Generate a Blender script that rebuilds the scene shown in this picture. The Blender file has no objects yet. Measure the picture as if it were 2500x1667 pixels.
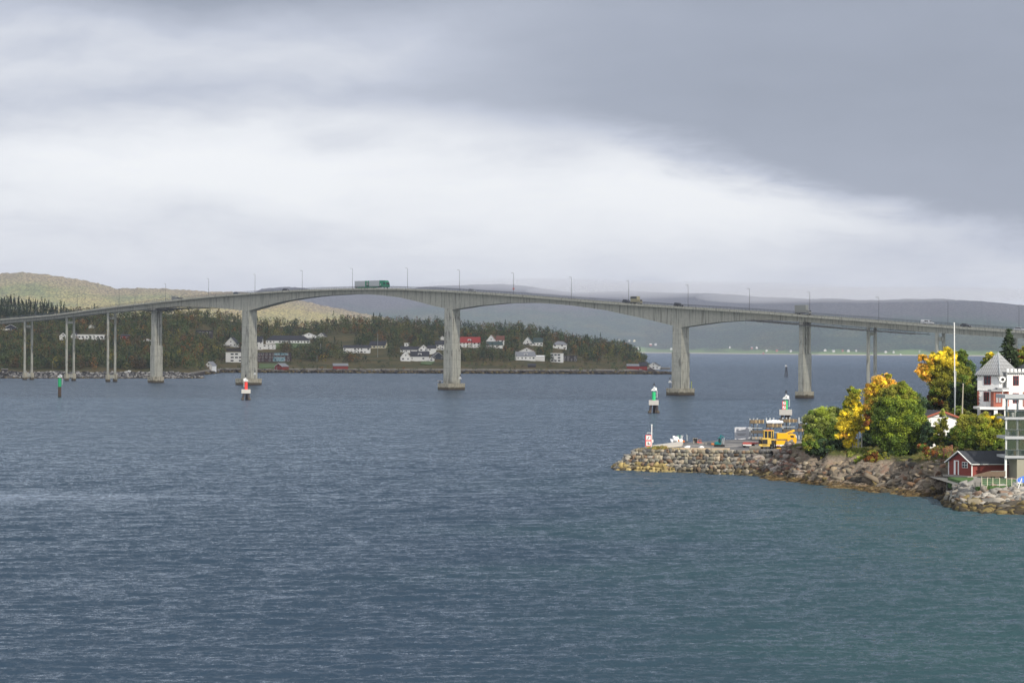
import bpy, math, random
import numpy as np
from mathutils import Vector, Matrix
SC = bpy.context.scene
COL = SC.collection
R = math.radians
rnd = random.Random(7)
rng = np.random.default_rng(11)

# ------------------------------------------------------------------ camera
F = 5000.0; HC = 21.0; HAZE = 5.2e-5
def _n(v):
    return v / np.linalg.norm(v)
_f = _n(np.array([0, 1, 0.0033])); _u = np.array([-.004, -.0033, 1.0]); _r = _n(np.cross(_f, _u)); _u = np.cross(_r, _f)
cam = bpy.data.cameras.new('camera'); camo = bpy.data.objects.new('camera', cam); COL.objects.link(camo)
cam.sensor_width = 36; cam.lens = 36 * F / 2500; cam.clip_start = 1; cam.clip_end = 60000
camo.matrix_world = Matrix(((_r[0], _u[0], -_f[0], 0), (_r[1], _u[1], -_f[1], 0), (_r[2], _u[2], -_f[2], HC), (0, 0, 0, 1)))
SC.camera = camo
SC.view_settings.view_transform = 'Standard'; SC.view_settings.look = 'None'
SC.view_settings.exposure = 0.0; SC.view_settings.gamma = 1; SC.view_settings.use_curve_mapping = False
SC.render.film_transparent = False
SC.cycles.max_bounces = 6; SC.cycles.diffuse_bounces = 2; SC.cycles.glossy_bounces = 2
SC.cycles.transmission_bounces = 3; SC.cycles.volume_bounces = 0; SC.cycles.transparent_max_bounces = 6

# ------------------------------------------------------------------ sky + sun
SUN_EL, SUN_AZ = R(31), math.atan2(-0.82, 0.57)          # sun low, behind the camera on the right
SUN_V = Vector((math.cos(SUN_EL) * math.cos(SUN_AZ), math.cos(SUN_EL) * math.sin(SUN_AZ), math.sin(SUN_EL)))
W = bpy.data.worlds.new('World'); SC.world = W; W.use_nodes = True
nt = W.node_tree; nt.nodes.clear()
class NB:
    """tiny node-expression helper"""
    def __init__(s, nt): s.nt = nt
    def new(s, t, **k):
        n = s.nt.nodes.new(t)
        for a, b in k.items(): setattr(n, a, b)
        return n
    def put(s, sock, v):
        if isinstance(v, (int, float)): sock.default_value = v
        elif isinstance(v, (tuple, list)): sock.default_value = tuple(v) if len(v) == len(sock.default_value) else tuple(v) + (1,)
        else: s.nt.links.new(v, sock)
    def m(s, op, a, b=None, c=None, clamp=False):
        n = s.new('ShaderNodeMath', operation=op); n.use_clamp = clamp
        s.put(n.inputs[0], a)
        if b is not None: s.put(n.inputs[1], b)
        if c is not None: s.put(n.inputs[2], c)
        return n.outputs[0]
    def add(s, a, b): return s.m('ADD', a, b)
    def mul(s, a, b): return s.m('MULTIPLY', a, b)
    def sub(s, a, b): return s.m('SUBTRACT', a, b)
    def sstep(s, x, lo, hi):
        n = s.new('ShaderNodeMapRange', interpolation_type='SMOOTHSTEP'); s.put(n.inputs['Value'], x)
        n.inputs['From Min'].default_value = lo; n.inputs['From Max'].default_value = hi
        return n.outputs[0]
    def xyz(s, v):
        n = s.new('ShaderNodeSeparateXYZ'); s.put(n.inputs[0], v); return n.outputs
    def vec(s, x, y, z):
        n = s.new('ShaderNodeCombineXYZ')
        for i, q in enumerate((x, y, z)): s.put(n.inputs[i], q)
        return n.outputs[0]
    def noise(s, v, scale, detail=4, rough=.5, col=False):
        n = s.new('ShaderNodeTexNoise'); s.put(n.inputs['Vector'], v)
        n.inputs['Scale'].default_value = scale; n.inputs['Detail'].default_value = detail; n.inputs['Roughness'].default_value = rough
        return n.outputs['Color' if col else 'Fac']
    def scalev(s, v, sc):
        n = s.new('ShaderNodeVectorMath', operation='MULTIPLY'); s.put(n.inputs[0], v); n.inputs[1].default_value = sc
        return n.outputs[0]
    def ramp(s, f, stops):
        n = s.new('ShaderNodeValToRGB'); s.put(n.inputs[0], f); e = n.color_ramp.elements
        while len(e) < len(stops): e.new(.5)
        for q, (p, c) in zip(e, stops): q.position = p; q.color = tuple(c) + (1,)
        return n.outputs[0]
    def mix(s, f, a, b, mode='MIX'):
        n = s.new('ShaderNodeMix', data_type='RGBA', blend_type=mode)
        s.put(n.inputs['Factor'], f); s.put(n.inputs['A'] if False else n.inputs[6], a); s.put(n.inputs[7], b)
        return n.outputs[2]
N = NB(nt)
tc = N.new('ShaderNodeTexCoord')
dx, dy, dz = N.xyz(tc.outputs['Generated'])
ya = N.m('MAXIMUM', N.m('ABSOLUTE', dy), .08)
u0 = N.m('DIVIDE', dx, ya); v0 = N.m('MINIMUM', N.m('DIVIDE', N.m('MAXIMUM', dz, 0.0), ya), 3.0)
wn = N.xyz(N.noise(N.vec(u0, N.mul(v0, 2.2), 0.3), 7, 4, .55, True))
u = N.add(u0, N.mul(N.sub(wn[0], .5), .09)); v = N.add(v0, N.mul(N.sub(wn[1], .5), .035))
def blob(uc, vc, su, sv, amp):
    a = N.mul(N.sub(u, uc), 1 / su); b = N.mul(N.sub(v, vc), 1 / sv)
    return N.mul(N.m('EXPONENT', N.mul(N.add(N.mul(a, a), N.mul(b, b)), -1)), amp)
val = N.add(.67, N.mul(N.sub(1.0, N.sstep(v0, .0, .085)), .14))
for b in ((-.145, .092, .085, .020, .34), (-.08, .174, .2, .013, -.24), (-.02, .126, .10, .011, -.16), (-.17, .122, .06, .007, -.12), (-.22, .143, .06, .006, -.08), (-.235, .080, .05, .020, .16), (-.02, .083, .10, .020, .20), (.10, .074, .085, .020, .27), (.05, .055, .10, .02, .10),
          (-.13, .142, .07, .012, .05), (-.19, .165, .09, .014, -.16), (-.08, .125, .08, .008, -.06), (-.09, .105, .028, .006, -.12), (.20, .048, .06, .012, -.10),
          (-.15, .045, .12, .020, .06), (-.25, .118, .05, .012, -.08), (.0, .026, .25, .010, -.09), (-.07, .17, .1, .02, -.05)):
    val = N.add(val, blob(*b))
nz = N.noise(N.vec(N.mul(u0, 5), N.mul(v0, 17), 1.7), 1.6, 5, .55)
nz2 = N.noise(N.vec(N.add(N.mul(u0, 9), N.mul(wn[0], 1.2)), N.add(N.mul(v0, 34), N.mul(wn[1], 1.5)), 5.1), 1.5, 6, .62)
val = N.add(val, N.mul(N.sub(nz, .5), .24)); val = N.add(val, N.mul(N.sub(nz2, .5), .32))
# the dark bank: everything above a line falling to the right
edge = N.add(N.mul(N.sub(nz2, .5), .040), N.mul(N.sub(nz, .5), .050))
d = N.add(N.sub(v0, N.sub(.1045, N.mul(u0, .235))), edge)
dark = N.mul(N.sstep(d, -.008, .024), N.sstep(u, -.11, .05))
top = N.mul(N.sstep(v, .120, .165), .55)
dark = N.m('MAXIMUM', dark, N.mul(top, N.sstep(u, -.30, -.02)))
dval = N.add(.385, N.mul(N.sub(nz, .5), .14)); dval = N.sub(dval, N.mul(N.sstep(u, -.05, .22), .06))
dark = N.mul(dark, N.sub(1.0, N.sstep(v0, .3, .7)))
val = N.add(N.mul(val, N.sub(1.0, dark)), N.mul(dval, dark))
val = N.add(val, N.mul(N.sstep(v0, .22, .8), .06))
skyc = N.ramp(val, [(.22, (.22, .245, .30)), (.36, (.305, .335, .405)), (.55, (.48, .51, .59)), (.70, (.63, .65, .70)), (.85, (.77, .785, .81)), (1.0, (.85, .86, .87))])
sk = N.new('ShaderNodeTexSky', sky_type='NISHITA'); sk.sun_disc = False; sk.sun_elevation = SUN_EL
sk.sun_rotation = math.atan2(SUN_V.x, SUN_V.y)
b1 = N.new('ShaderNodeBackground'); N.put(b1.inputs[0], sk.outputs[0]); b1.inputs[1].default_value = .1
b2 = N.new('ShaderNodeBackground'); N.put(b2.inputs[0], skyc); b2.inputs[1].default_value = 1.22
mx = N.new('ShaderNodeMixShader'); mx.inputs[0].default_value = .94
nt.links.new(b1.outputs[0], mx.inputs[1]); nt.links.new(b2.outputs[0], mx.inputs[2])
wo = N.new('ShaderNodeOutputWorld'); nt.links.new(mx.outputs[0], wo.inputs[0])
sun = bpy.data.lights.new('sun', 'SUN'); sun.energy = 5.0; sun.angle = R(.6); sun.color = (1, .93, .82)
suno = bpy.data.objects.new('sun', sun); COL.objects.link(suno)
suno.rotation_euler = SUN_V.to_track_quat('Z', 'Y').to_euler(); suno.location = (0, 0, 400)

# ------------------------------------------------------------------ projection helpers (photo px -> world point)
def ray(px, py):
    return _f + _r * ((px - 1250) / F) + _u * ((833.5 - py) / F)
def PZ(px, py, z=0.0):
    d = ray(px, py); t = (z - HC) / d[2]; return np.array([d[0] * t, d[1] * t, z])
def AY(px, py, Y):
    d = ray(px, py); t = Y / d[1]; return np.array([d[0] * t, Y, HC + d[2] * t])
def proj(p):
    q = np.asarray(p, float) - np.array([0, 0, HC]); w = q @ _f
    return 1250 + F * (q @ _r) / w, 833.5 - F * (q @ _u) / w
def yh(px): return 850 + .004 * (px - 1250)

# ------------------------------------------------------------------ materials
MATS = {}
def base_mat(name):
    m = bpy.data.materials.new(name); m.use_nodes = True; t = m.node_tree; n = NB(t)
    return m, t, n, t.nodes['Principled BSDF']
def mat(name, col, rough=.7, var=.15, scale=3., bump=0., metal=0., streak=None, stain=None, blotch=0, spec=.4, emit=None):
    """procedural paint / concrete / metal with soft colour variation, optional vertical streaks and a waterline stain"""
    if name in MATS: return MATS[name]
    m, t, n, p = base_mat(name)
    pos = n.new('ShaderNodeNewGeometry').outputs['Position']
    nz = n.noise(pos, scale, 5, .6)
    c = n.mix(nz, tuple(x * (1 - var) for x in col), tuple(min(1, x * (1 + var)) for x in col))
    if streak:
        s = n.noise(n.scalev(pos, (1.6, 1.6, .07)), 1.0, 4, .65)
        f = n.mul(n.sstep(s, .50, .68), streak)
        c = n.mix(f, c, tuple(x * .34 for x in col))
        s2 = n.noise(n.scalev(pos, (.9, .9, .05)), 1.3, 3, .6)
        c = n.mix(n.mul(n.sstep(s2, .62, .75), streak * .5), c, (.30, .20, .11))
    if blotch:
        q = n.noise(n.scalev(pos, (.5, .5, .16)), 1.0, 5, .7); q2 = n.noise(pos, .13, 2, .5)
        c = n.mix(n.mul(n.mul(n.sstep(q, .50, .62), n.sstep(q2, .42, .60)), blotch), c, tuple(x * .38 for x in col))
        c = n.mix(n.mul(n.sstep(n.noise(n.scalev(pos, (3, 3, 1)), 1.0, 3, .7), .60, .72), blotch * .6), c, tuple(min(1, x * 1.35) for x in col))
    if stain:
        z = n.xyz(pos)[2]; w = n.noise(n.scalev(pos, (1, 1, .3)), .9, 4, .7)
        zz = n.add(z, n.mul(n.sub(w, .5), stain * 1.3))
        c = n.mix(n.sub(1.0, n.sstep(zz, stain * .75, stain * 1.15)), c, (.10, .085, .055))
        c = n.mix(n.sub(1.0, n.sstep(z, .1, .7)), c, (.05, .035, .03))
    n.put(p.inputs['Base Color'], c); p.inputs['Roughness'].default_value = rough; p.inputs['Metallic'].default_value = metal
    p.inputs['Specular IOR Level'].default_value = spec
    if bump:
        b = n.new('ShaderNodeBump'); b.inputs['Distance'].default_value = bump; n.put(b.inputs['Height'], nz); t.links.new(b.outputs[0], p.inputs['Normal'])
    MATS[name] = m; return m
def vmat(name, rough=.8, transl=0., var=.25, scale=2., bump=0., spec=.25):
    """material whose base colour is the mesh's own colour attribute times fine noise"""
    if name in MATS: return MATS[name]
    m, t, n, p = base_mat(name)
    at = n.new('ShaderNodeAttribute', attribute_name='Col').outputs['Color']
    pos = n.new('ShaderNodeNewGeometry').outputs['Position']
    nz = n.noise(pos, scale, 4, .6)
    k = n.add(1 - var, n.mul(nz, 2 * var))
    c = n.mix(1.0, at, n.vec(k, k, k), 'MULTIPLY')
    n.put(p.inputs['Base Color'], c); p.inputs['Roughness'].default_value = rough; p.inputs['Specular IOR Level'].default_value = spec
    if bump:
        b = n.new('ShaderNodeBump'); b.inputs['Distance'].default_value = bump; b.inputs['Strength'].default_value = 1; n.put(b.inputs['Height'], nz); t.links.new(b.outputs[0], p.inputs['Normal'])
    if transl:
        tr = n.new('ShaderNodeBsdfTranslucent'); n.put(tr.inputs[0], c)
        mxs = n.new('ShaderNodeMixShader'); mxs.inputs[0].default_value = transl
        t.links.new(p.outputs[0], mxs.inputs[1]); t.links.new(tr.outputs[0], mxs.inputs[2])
        t.links.new(mxs.outputs[0], t.nodes['Material Output'].inputs[0])
    MATS[name] = m; return m

# ------------------------------------------------------------------ object helpers
def tag(o, label=None, cat=None, group=None, kind=None):
    if label: o['label'] = label
    if cat: o['category'] = cat
    if group: o['group'] = group
    if kind: o['kind'] = kind
    return o
def thing(name, label, cat, loc=(0, 0, 0), rz=0, group=None):
    o = bpy.data.objects.new(name, None); COL.objects.link(o); o.empty_display_size = .5
    o.location = tuple(float(x) for x in loc); o.rotation_euler = (0, 0, rz)
    return tag(o, label, cat, group)
def npmesh(name, V, Fc, m=None, parent=None, cols=None, smooth=False):
    V = np.asarray(V, np.float32); Fc = np.asarray(Fc, np.int32); k = Fc.shape[1]; nf = len(Fc)
    me = bpy.data.meshes.new(name); me.vertices.add(len(V)); me.vertices.foreach_set('co', V.ravel())
    me.loops.add(nf * k); me.loops.foreach_set('vertex_index', Fc.ravel())
    me.polygons.add(nf); me.polygons.foreach_set('loop_start', np.arange(0, nf * k, k, dtype=np.int32))
    me.polygons.foreach_set('loop_total', np.full(nf, k, np.int32))
    if smooth: me.polygons.foreach_set('use_smooth', np.ones(nf, bool))
    me.update(calc_edges=True)
    if cols is not None:
        a = me.color_attributes.new('Col', 'FLOAT_COLOR', 'POINT')
        c = np.ones((len(V), 4), np.float32); c[:, :3] = cols; a.data.foreach_set('color', c.ravel())
    if m: me.materials.append(m)
    o = bpy.data.objects.new(name, me); COL.objects.link(o)
    if parent: o.parent = parent
    return o
class MB:
    """collects boxes, tubes and prisms; build() links them as one mesh object"""
    def __init__(s): s.v = []; s.f = []
    def add(s, V, Fc):
        k = len(s.v); s.v += [tuple(map(float, p)) for p in V]; s.f += [tuple(i + k for i in f) for f in Fc]; return s
    def box(s, x0, x1, y0, y1, z0, z1, rz=0, tilt=0, c=None):
        V = [(x, y, z) for z in (z0, z1) for x, y in ((x0, y0), (x1, y0), (x1, y1), (x0, y1))]
        if rz or tilt:
            cx, cy, cz = c if c else ((x0 + x1) / 2, (y0 + y1) / 2, (z0 + z1) / 2)
            Mx = Matrix.Rotation(rz, 3, 'Z') @ Matrix.Rotation(tilt, 3, 'Y')
            V = [tuple(Mx @ Vector((a - cx, b - cy, e - cz)) + Vector((cx, cy, cz))) for a, b, e in V]
        return s.add(V, [(3, 2, 1, 0), (4, 5, 6, 7), (0, 1, 5, 4), (1, 2, 6, 5), (2, 3, 7, 6), (3, 0, 4, 7)])
    def tube(s, p, q, r, r2=None, n=8):
        p = Vector(p); q = Vector(q); d = (q - p); r2 = r if r2 is None else r2
        a = d.normalized(); b = a.orthogonal().normalized(); c = a.cross(b)
        V = []
        for P, rr in ((p, r), (q, r2)):
            for i in range(n):
                t = 2 * math.pi * i / n; V.append(P + (b * math.cos(t) + c * math.sin(t)) * rr)
        return s.add(V, [(i, (i + 1) % n, n + (i + 1) % n, n + i) for i in range(n)] + [tuple(range(n - 1, -1, -1)), tuple(range(n, 2 * n))])
    def prism(s, poly, y0, y1):
        """poly in xz, extruded along y"""
        n = len(poly); V = [(x, y0, z) for x, z in poly] + [(x, y1, z) for x, z in poly]
        return s.add(V, [(i, (i + 1) % n, n + (i + 1) % n, n + i) for i in range(n)] + [tuple(range(n - 1, -1, -1)), tuple(range(n, 2 * n))])
    def vprism(s, poly, z0, z1, k=1.0):
        """poly in xy, extruded up; k scales the top"""
        n = len(poly); cx = sum(p[0] for p in poly) / n; cy = sum(p[1] for p in poly) / n
        V = [(x, y, z0) for x, y in poly] + [(cx + (x - cx) * k, cy + (y - cy) * k, z1) for x, y in poly]
        return s.add(V, [(i, (i + 1) % n, n + (i + 1) % n, n + i) for i in range(n)] + [tuple(range(n - 1, -1, -1)), tuple(range(n, 2 * n))])
    def quad(s, *P): return s.add(P, [tuple(range(len(P)))])
    def build(s, name, m, parent=None, bevel=0, smooth=False):
        me = bpy.data.meshes.new(name); me.from_pydata(s.v, [], s.f); me.update()
        import bmesh
        bm = bmesh.new(); bm.from_mesh(me); bmesh.ops.recalc_face_normals(bm, faces=bm.faces); bm.to_mesh(me); bm.free()
        if smooth:
            for p in me.polygons: p.use_smooth = True
        if isinstance(m, str): m = MATS[m]
        me.materials.append(m); o = bpy.data.objects.new(name, me); COL.objects.link(o)
        if parent: o.parent = parent
        if bevel:
            b = o.modifiers.new('bevel', 'BEVEL'); b.width = bevel; b.segments = 2; b.limit_method = 'ANGLE'
        return o
def copy_tree(o, parent=None):
    c = o.copy(); COL.objects.link(c); c.parent = parent
    for ch in list(o.children): copy_tree(ch, c)
    return c
def lerp(xs, pts):
    P = np.array(pts, float); return np.interp(xs, P[:, 0], P[:, 1])
def vnoise(x, y, seed=0):
    """smooth value noise on arrays, 0..1"""
    xi = np.floor(x).astype(np.int64); yi = np.floor(y).astype(np.int64); fx = x - xi; fy = y - yi
    fx = fx * fx * (3 - 2 * fx); fy = fy * fy * (3 - 2 * fy)
    def h(a, b):
        n = (a * 374761393 + b * 668265263 + seed * 1274126177) & 0xffffffff
        n = ((n ^ (n >> 13)) * 1274126177) & 0xffffffff
        return ((n ^ (n >> 16)) & 0xffff) / 65535.0
    return (h(xi, yi) * (1 - fx) + h(xi + 1, yi) * fx) * (1 - fy) + (h(xi, yi + 1) * (1 - fx) + h(xi + 1, yi + 1) * fx) * fy
def fbm(x, y, seed=0, o=4):
    s = 0; a = .5; t = 0
    for i in range(o):
        s = s + a * vnoise(x, y, seed + i); t += a; a *= .5; x = x * 2.03; y = y * 2.03
    return s / t
def grid_faces(nr, nc):
    a = (np.arange(nr - 1)[:, None] * nc + np.arange(nc - 1)[None, :]).ravel()
    return np.stack([a, a + 1, a + nc + 1, a + nc], 1)

# shared materials
mat('concrete', (.47, .455, .375), .85, .22, .8, streak=.85)
mat('pier_concrete', (.46, .45, .38), .85, .30, .5, streak=.85, blotch=.85)
mat('footing_concrete', (.46, .42, .32), .9, .35, 1.2, streak=.6, stain=1.5, blotch=.8)
mat('joint_concrete', (.24, .235, .20), .9, .25, 1)
mat('dark_concrete', (.16, .16, .15), .85, .2, 1)
mat('asphalt', (.085, .085, .085), .9, .35, .35)
mat('galvanised', (.42, .45, .47), .5, .12, 3, metal=.3)
mat('steel_dark', (.07, .08, .09), .6, .2, 4)
mat('white_paint', (.78, .78, .76), .6, .05, 1.5)
mat('white_wood', (.84, .84, .82), .7, .07, .8)
mat('cream_wood', (.62, .58, .42), .7, .07, .8)
mat('red_paint', (.70, .04, .03), .5, .12, 2)
mat('green_paint', (.015, .42, .15), .5, .12, 2)
mat('glass_dark', (.03, .035, .045), .12, .2, 1, spec=.6)
mat('black', (.015, .015, .017), .6, .2, 4)
mat('rubber', (.02, .02, .02), .85, .2, 6)
mat('roof_dark', (.035, .037, .045), .8, .25, 1.2)
mat('roof_grey', (.22, .23, .25), .75, .2, 1)
mat('roof_red', (.30, .035, .03), .75, .2, 1.2)
mat('roof_brown', (.16, .065, .045), .8, .2, 1.2)
mat('red_wood', (.25, .035, .025), .75, .2, 2)
mat('dark_wood', (.05, .045, .045), .75, .25, 1)
mat('grey_wood', (.25, .24, .22), .85, .25, 3)
mat('timber', (.50, .36, .19), .8, .2, 3)
# ------------------------------------------------------------------ water
def build_water():
    pys = np.concatenate([np.linspace(2150, 1700, 110), np.linspace(1698, 985, 760), np.linspace(984, 945, 30)])
    Ys = F * HC / (pys - 850.0)
    ang = np.linspace(-.34, .34, 980)
    Y = Ys[:, None] * np.ones_like(ang)[None, :]; X = Y * ang[None, :]
    dY = np.gradient(-Ys)[:, None] * -1; dY = np.abs(dY); dX = Ys[:, None] * (ang[1] - ang[0])
    Z = np.zeros_like(X); r = np.random.default_rng(3)
    amp_t = 0
    for i in range(120):
        lam = float(np.exp(r.uniform(math.log(.6), math.log(6.5))))
        th = r.normal(R(96), R(15)); k = 2 * math.pi / lam
        kx, ky = k * math.cos(th), k * math.sin(th)
        a = .0062 * lam ** 0.62
        lamy = 2 * math.pi / max(abs(ky), 1e-3); lamx = 2 * math.pi / max(abs(kx), 1e-3)
        att = np.clip(lamy / (dY * 3.0) - .6, 0, 1) * np.clip(lamx / (dX * 3.0) - .6, 0, 1)
        ph = kx * X + ky * Y + r.uniform(0, 6.28) + 1.3 * np.sin(X * .021 * r.uniform(.5, 2) + Y * .017 * r.uniform(.5, 2) + i)
        s = np.sin(ph); Z += att * a * (s + .25 * np.cos(2 * ph))
    gust = .55 + .9 * fbm(X / 60, Y / 45, 5, 3)
    Z *= gust * np.clip((950 - Y) / 350, 0, 1)
    V = np.stack([X, Y, Z], -1).reshape(-1, 3)
    m, t, n, p = base_mat('sea_water')
    pos = n.new('ShaderNodeNewGeometry').outputs['Position']
    x, y, z = n.xyz(pos)
    big = n.noise(n.scalev(pos, (.012, .02, 0)), 1.0, 3, .5)
    shal = n.mul(n.sstep(n.add(x, n.mul(n.sub(big, .5), 90)), -15, 55), n.sub(1.0, n.sstep(n.add(y, n.mul(n.sub(big, .5), 120)), 230, 420)))
    c = n.mix(shal, (.024, .043, .069), (.027, .062, .069))
    rot = n.new('ShaderNodeMapping'); n.put(rot.inputs[0], pos); rot.inputs['Rotation'].default_value = (0, 0, R(-7)); rv = rot.outputs[0]
    gustn = n.add(.62, n.mul(n.noise(n.scalev(pos, (.010, .022, 0)), 1, 5, .6), .8))
    def slopes(sx, sy, sc, amp, det=2):
        q = n.xyz(n.noise(n.scalev(rv, (sx, sy, 1)), sc, det, .55, True)); return n.mul(n.sub(q[0], .5), amp * .55), n.mul(n.sub(q[1], .5), amp)
    tot = [0, 0]
    for sx, sy, sc, amp in ((.5, 1, .35, .40), (.62, 1, 1.2, .80), (.65, 1, 3.4, 1.0), (.8, 1, 11.0, 1.0)):
        q = slopes(sx, sy, sc, amp * WATER_SLOPE); tot = [n.add(q[0], tot[0]), n.add(q[1], tot[1])]
    nv = n.new('ShaderNodeNewGeometry').outputs['Normal']
    # wind lanes: long calmer and rougher bands, and one pale slick on the left
    lane = n.noise(n.scalev(rv, (.006, .030, 0)), 1.0, 4, .6)
    ex = n.mul(n.add(x, 82), 1 / 34.0); ey = n.mul(n.add(n.add(y, -284), n.mul(n.sub(lane, .5), 10)), 1 / 9.0)
    slk = n.m('EXPONENT', n.mul(n.add(n.mul(ex, ex), n.mul(ey, ey)), -1))
    bias = n.sub(n.add(.16, n.mul(lane, .14)), n.mul(slk, .30)); gustn = n.mul(gustn, n.sub(1.0, n.mul(slk, .7)))
    va = n.new('ShaderNodeVectorMath', operation='ADD'); n.put(va.inputs[0], nv); n.put(va.inputs[1], n.vec(n.mul(tot[0], gustn), n.sub(n.mul(tot[1], gustn), bias), 0.0))
    vn = n.new('ShaderNodeVectorMath', operation='NORMALIZE'); n.put(vn.inputs[0], va.outputs[0]); t.nodes.remove(p)
    df = n.new('ShaderNodeBsdfDiffuse'); n.put(df.inputs['Color'], c); gl = n.new('ShaderNodeBsdfGlossy'); gl.inputs['Color'].default_value = (.78, .87, .95, 1); gl.inputs['Roughness'].default_value = .14
    fr = n.new('ShaderNodeFresnel'); fr.inputs['IOR'].default_value = 1.333; mw = n.new('ShaderNodeMixShader')
    for nd in (df, gl, fr): t.links.new(vn.outputs[0], nd.inputs['Normal'])
    t.links.new(fr.outputs[0], mw.inputs[0]); t.links.new(df.outputs[0], mw.inputs[1]); t.links.new(gl.outputs[0], mw.inputs[2]); t.links.new(mw.outputs[0], t.nodes['Material Output'].inputs[0])
    o = npmesh('sea', V, grid_faces(*X.shape), m, smooth=True); tag(o, kind='structure')
    Yi = float(Ys[-1]); a = .34
    # the rest of the sea: out to the far shores, and around the detailed wedge, a little below its troughs
    V = [(-a * Yi, Yi, 0), (a * Yi, Yi, 0), (9000, 9000 * 2.4, 0), (-9000, 9000 * 2.4, 0)]
    o2 = npmesh('water', V, [(0, 1, 2, 3)], m); tag(o2, kind='structure')
    V = [(-9000, -800, -.62), (9000, -800, -.62), (9000, 22000, -.62), (-9000, 22000, -.62)]
    o3 = npmesh('deep_water', V, [(0, 1, 2, 3)], m); tag(o3, kind='structure')
WATER_SLOPE = 1.45
build_water()

# ------------------------------------------------------------------ far hills
def hill_mat(name, stops, top, hy, sc=1.0):
    m, t, n, p = base_mat(name)
    pos = n.new('ShaderNodeNewGeometry').outputs['Position']
    at = n.new('ShaderNodeAttribute', attribute_name='Col').outputs['Color']; tt = n.xyz(at)[0]
    big = n.noise(n.scalev(pos, (.0016, .0010, .004)), 1.0, 5, .6); fine = n.noise(n.scalev(pos, (.11, .05, .2)), sc, 4, .8)
    mid = n.noise(n.scalev(pos, (.006, .002, .03)), 1.0, 5, .65)
    c = n.ramp(n.add(n.mul(big, .45), n.mul(mid, .55)), stops)
    c = n.mix(n.mul(n.sstep(n.add(tt, n.mul(n.sub(mid, .5), .5)), hy, hy + .25), .8), c, top)
    k = n.add(.12, n.mul(n.sstep(fine, .36, .66), 1.7)); c = n.mix(1.0, c, n.vec(k, k, k), 'MULTIPLY')
    n.put(p.inputs['Base Color'], c); p.inputs['Roughness'].default_value = 1; p.inputs['Specular IOR Level'].default_value = 0
    return m, n, p, tt, c, mid
def hill(name, sil, base, Yb, Yr, m, jag=1.5, px0=-400, px1=2900, seed=1):
    px = np.arange(px0, px1 + 1, 5.0); t = np.linspace(0, 1.18, 60)
    s = lerp(px, sil); b = lerp(px, base); yb = lerp(px, Yb); yr = lerp(px, Yr)
    s = s - jag * (vnoise(px / 6, px * 0, seed) + .6 * vnoise(px / 2.3, px * 0, seed + 4) - .8) * 2 * 1.0 + 3 * (fbm(px / 60, px * 0, seed + 9) - .5)
    T, PX = np.meshgrid(t, px, indexing='ij')
    TT = np.minimum(T, 1); e = TT ** .85
    PY = b + (s - b) * e + (fbm(PX / 90, T * 4, seed + 20) - .5) * 26 * TT * (1 - TT) * 2
    Y = yb + (yr - yb) * T
    d = _f[None, None, :] + _r * ((PX[..., None] - 1250) / F) + _u * ((833.5 - PY[..., None]) / F)
    V = d * (Y / d[..., 1])[..., None]; V[..., 2] += HC
    V[T > 1.001, 2] -= ((T - 1) * (yr - yb) * .35)[T > 1.001]
    cols = np.zeros(V.shape, np.float32); cols[..., 0] = TT; cols[..., 1] = np.clip((PX - 0) / 2500, 0, 1)
    o = npmesh(name, V.reshape(-1, 3), grid_faces(*T.shape), m, cols=cols.reshape(-1, 3), smooth=True)
    return tag(o, kind='structure')
SIL_FAR = [(-400, 720), (600, 722), (640, 705), (690, 701), (720, 701), (800, 712), (950, 708), (1040, 700), (1125, 696), (1168, 694), (1222, 693), (1300, 700), (1400, 714), (1480, 712), (1540, 710), (1650, 715), (1750, 717), (1860, 724), (1960, 729), (2030, 729), (2100, 733), (2200, 731), (2300, 730), (2400, 736), (2500, 745), (2900, 760)]
m, n, p, tt, c, mid = hill_mat('far_hill_cover', [(.32, (.02, .045, .04)), (.48, (.035, .065, .045)), (.60, (.07, .085, .05)), (.72, (.12, .09, .07))], (.07, .065, .08), .50, .9)
# pasture strips and a pale beach low down by the water
grn = n.mul(n.sub(1.0, n.sstep(n.add(tt, n.mul(n.sub(mid, .5), .18)), .02, .07)), .8)
c2 = n.mix(grn, c, (.17, .26, .09)); c2 = n.mix(n.sub(1.0, n.sstep(tt, .004, .012)), c2, (.42, .38, .32)); n.put(p.inputs['Base Color'], c2)
FAR_Y = [(-400, 10500), (1400, 10500), (1575, 9600), (2000, 8300), (2400, 7300), (2900, 6600)]
FAR_B = [(-400, 861), (1400, 861), (1575, 861.6), (1700, 863), (2000, 866.5), (2400, 869.2), (2900, 871)]
# ground contact follows from the shore pixel: Y = F*HC/(py-yh)
FAR_Y = [(x, F * HC / (y - yh(x))) for x, y in FAR_B]
hill('far_hills', SIL_FAR, FAR_B, FAR_Y, [(x, y + 2600) for x, y in FAR_Y], m, .7, px0=300, seed=3)
m, n, p, tt, c, mid = hill_mat('near_hill_cover', [(.30, (.08, .115, .06)), (.44, (.16, .18, .07)), (.54, (.29, .25, .10)), (.70, (.30, .22, .11))], (.22, .18, .12), .72, 1.3)
SIL_L = [(-400, 700), (-100, 672), (0, 668), (60, 664), (100, 668), (180, 680), (240, 692), (285, 705), (350, 703), (430, 706), (530, 712), (600, 714), (660, 722), (725, 733), (800, 748), (899, 768), (1000, 788), (1100, 805), (1250, 835), (1400, 862)]
hill('hills', SIL_L, [(-400, 866), (1400, 866)], [(-400, 5600), (1400, 5600)], [(-400, 7200), (1400, 7200)], m, 1.3, px1=1400, seed=8)

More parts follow.
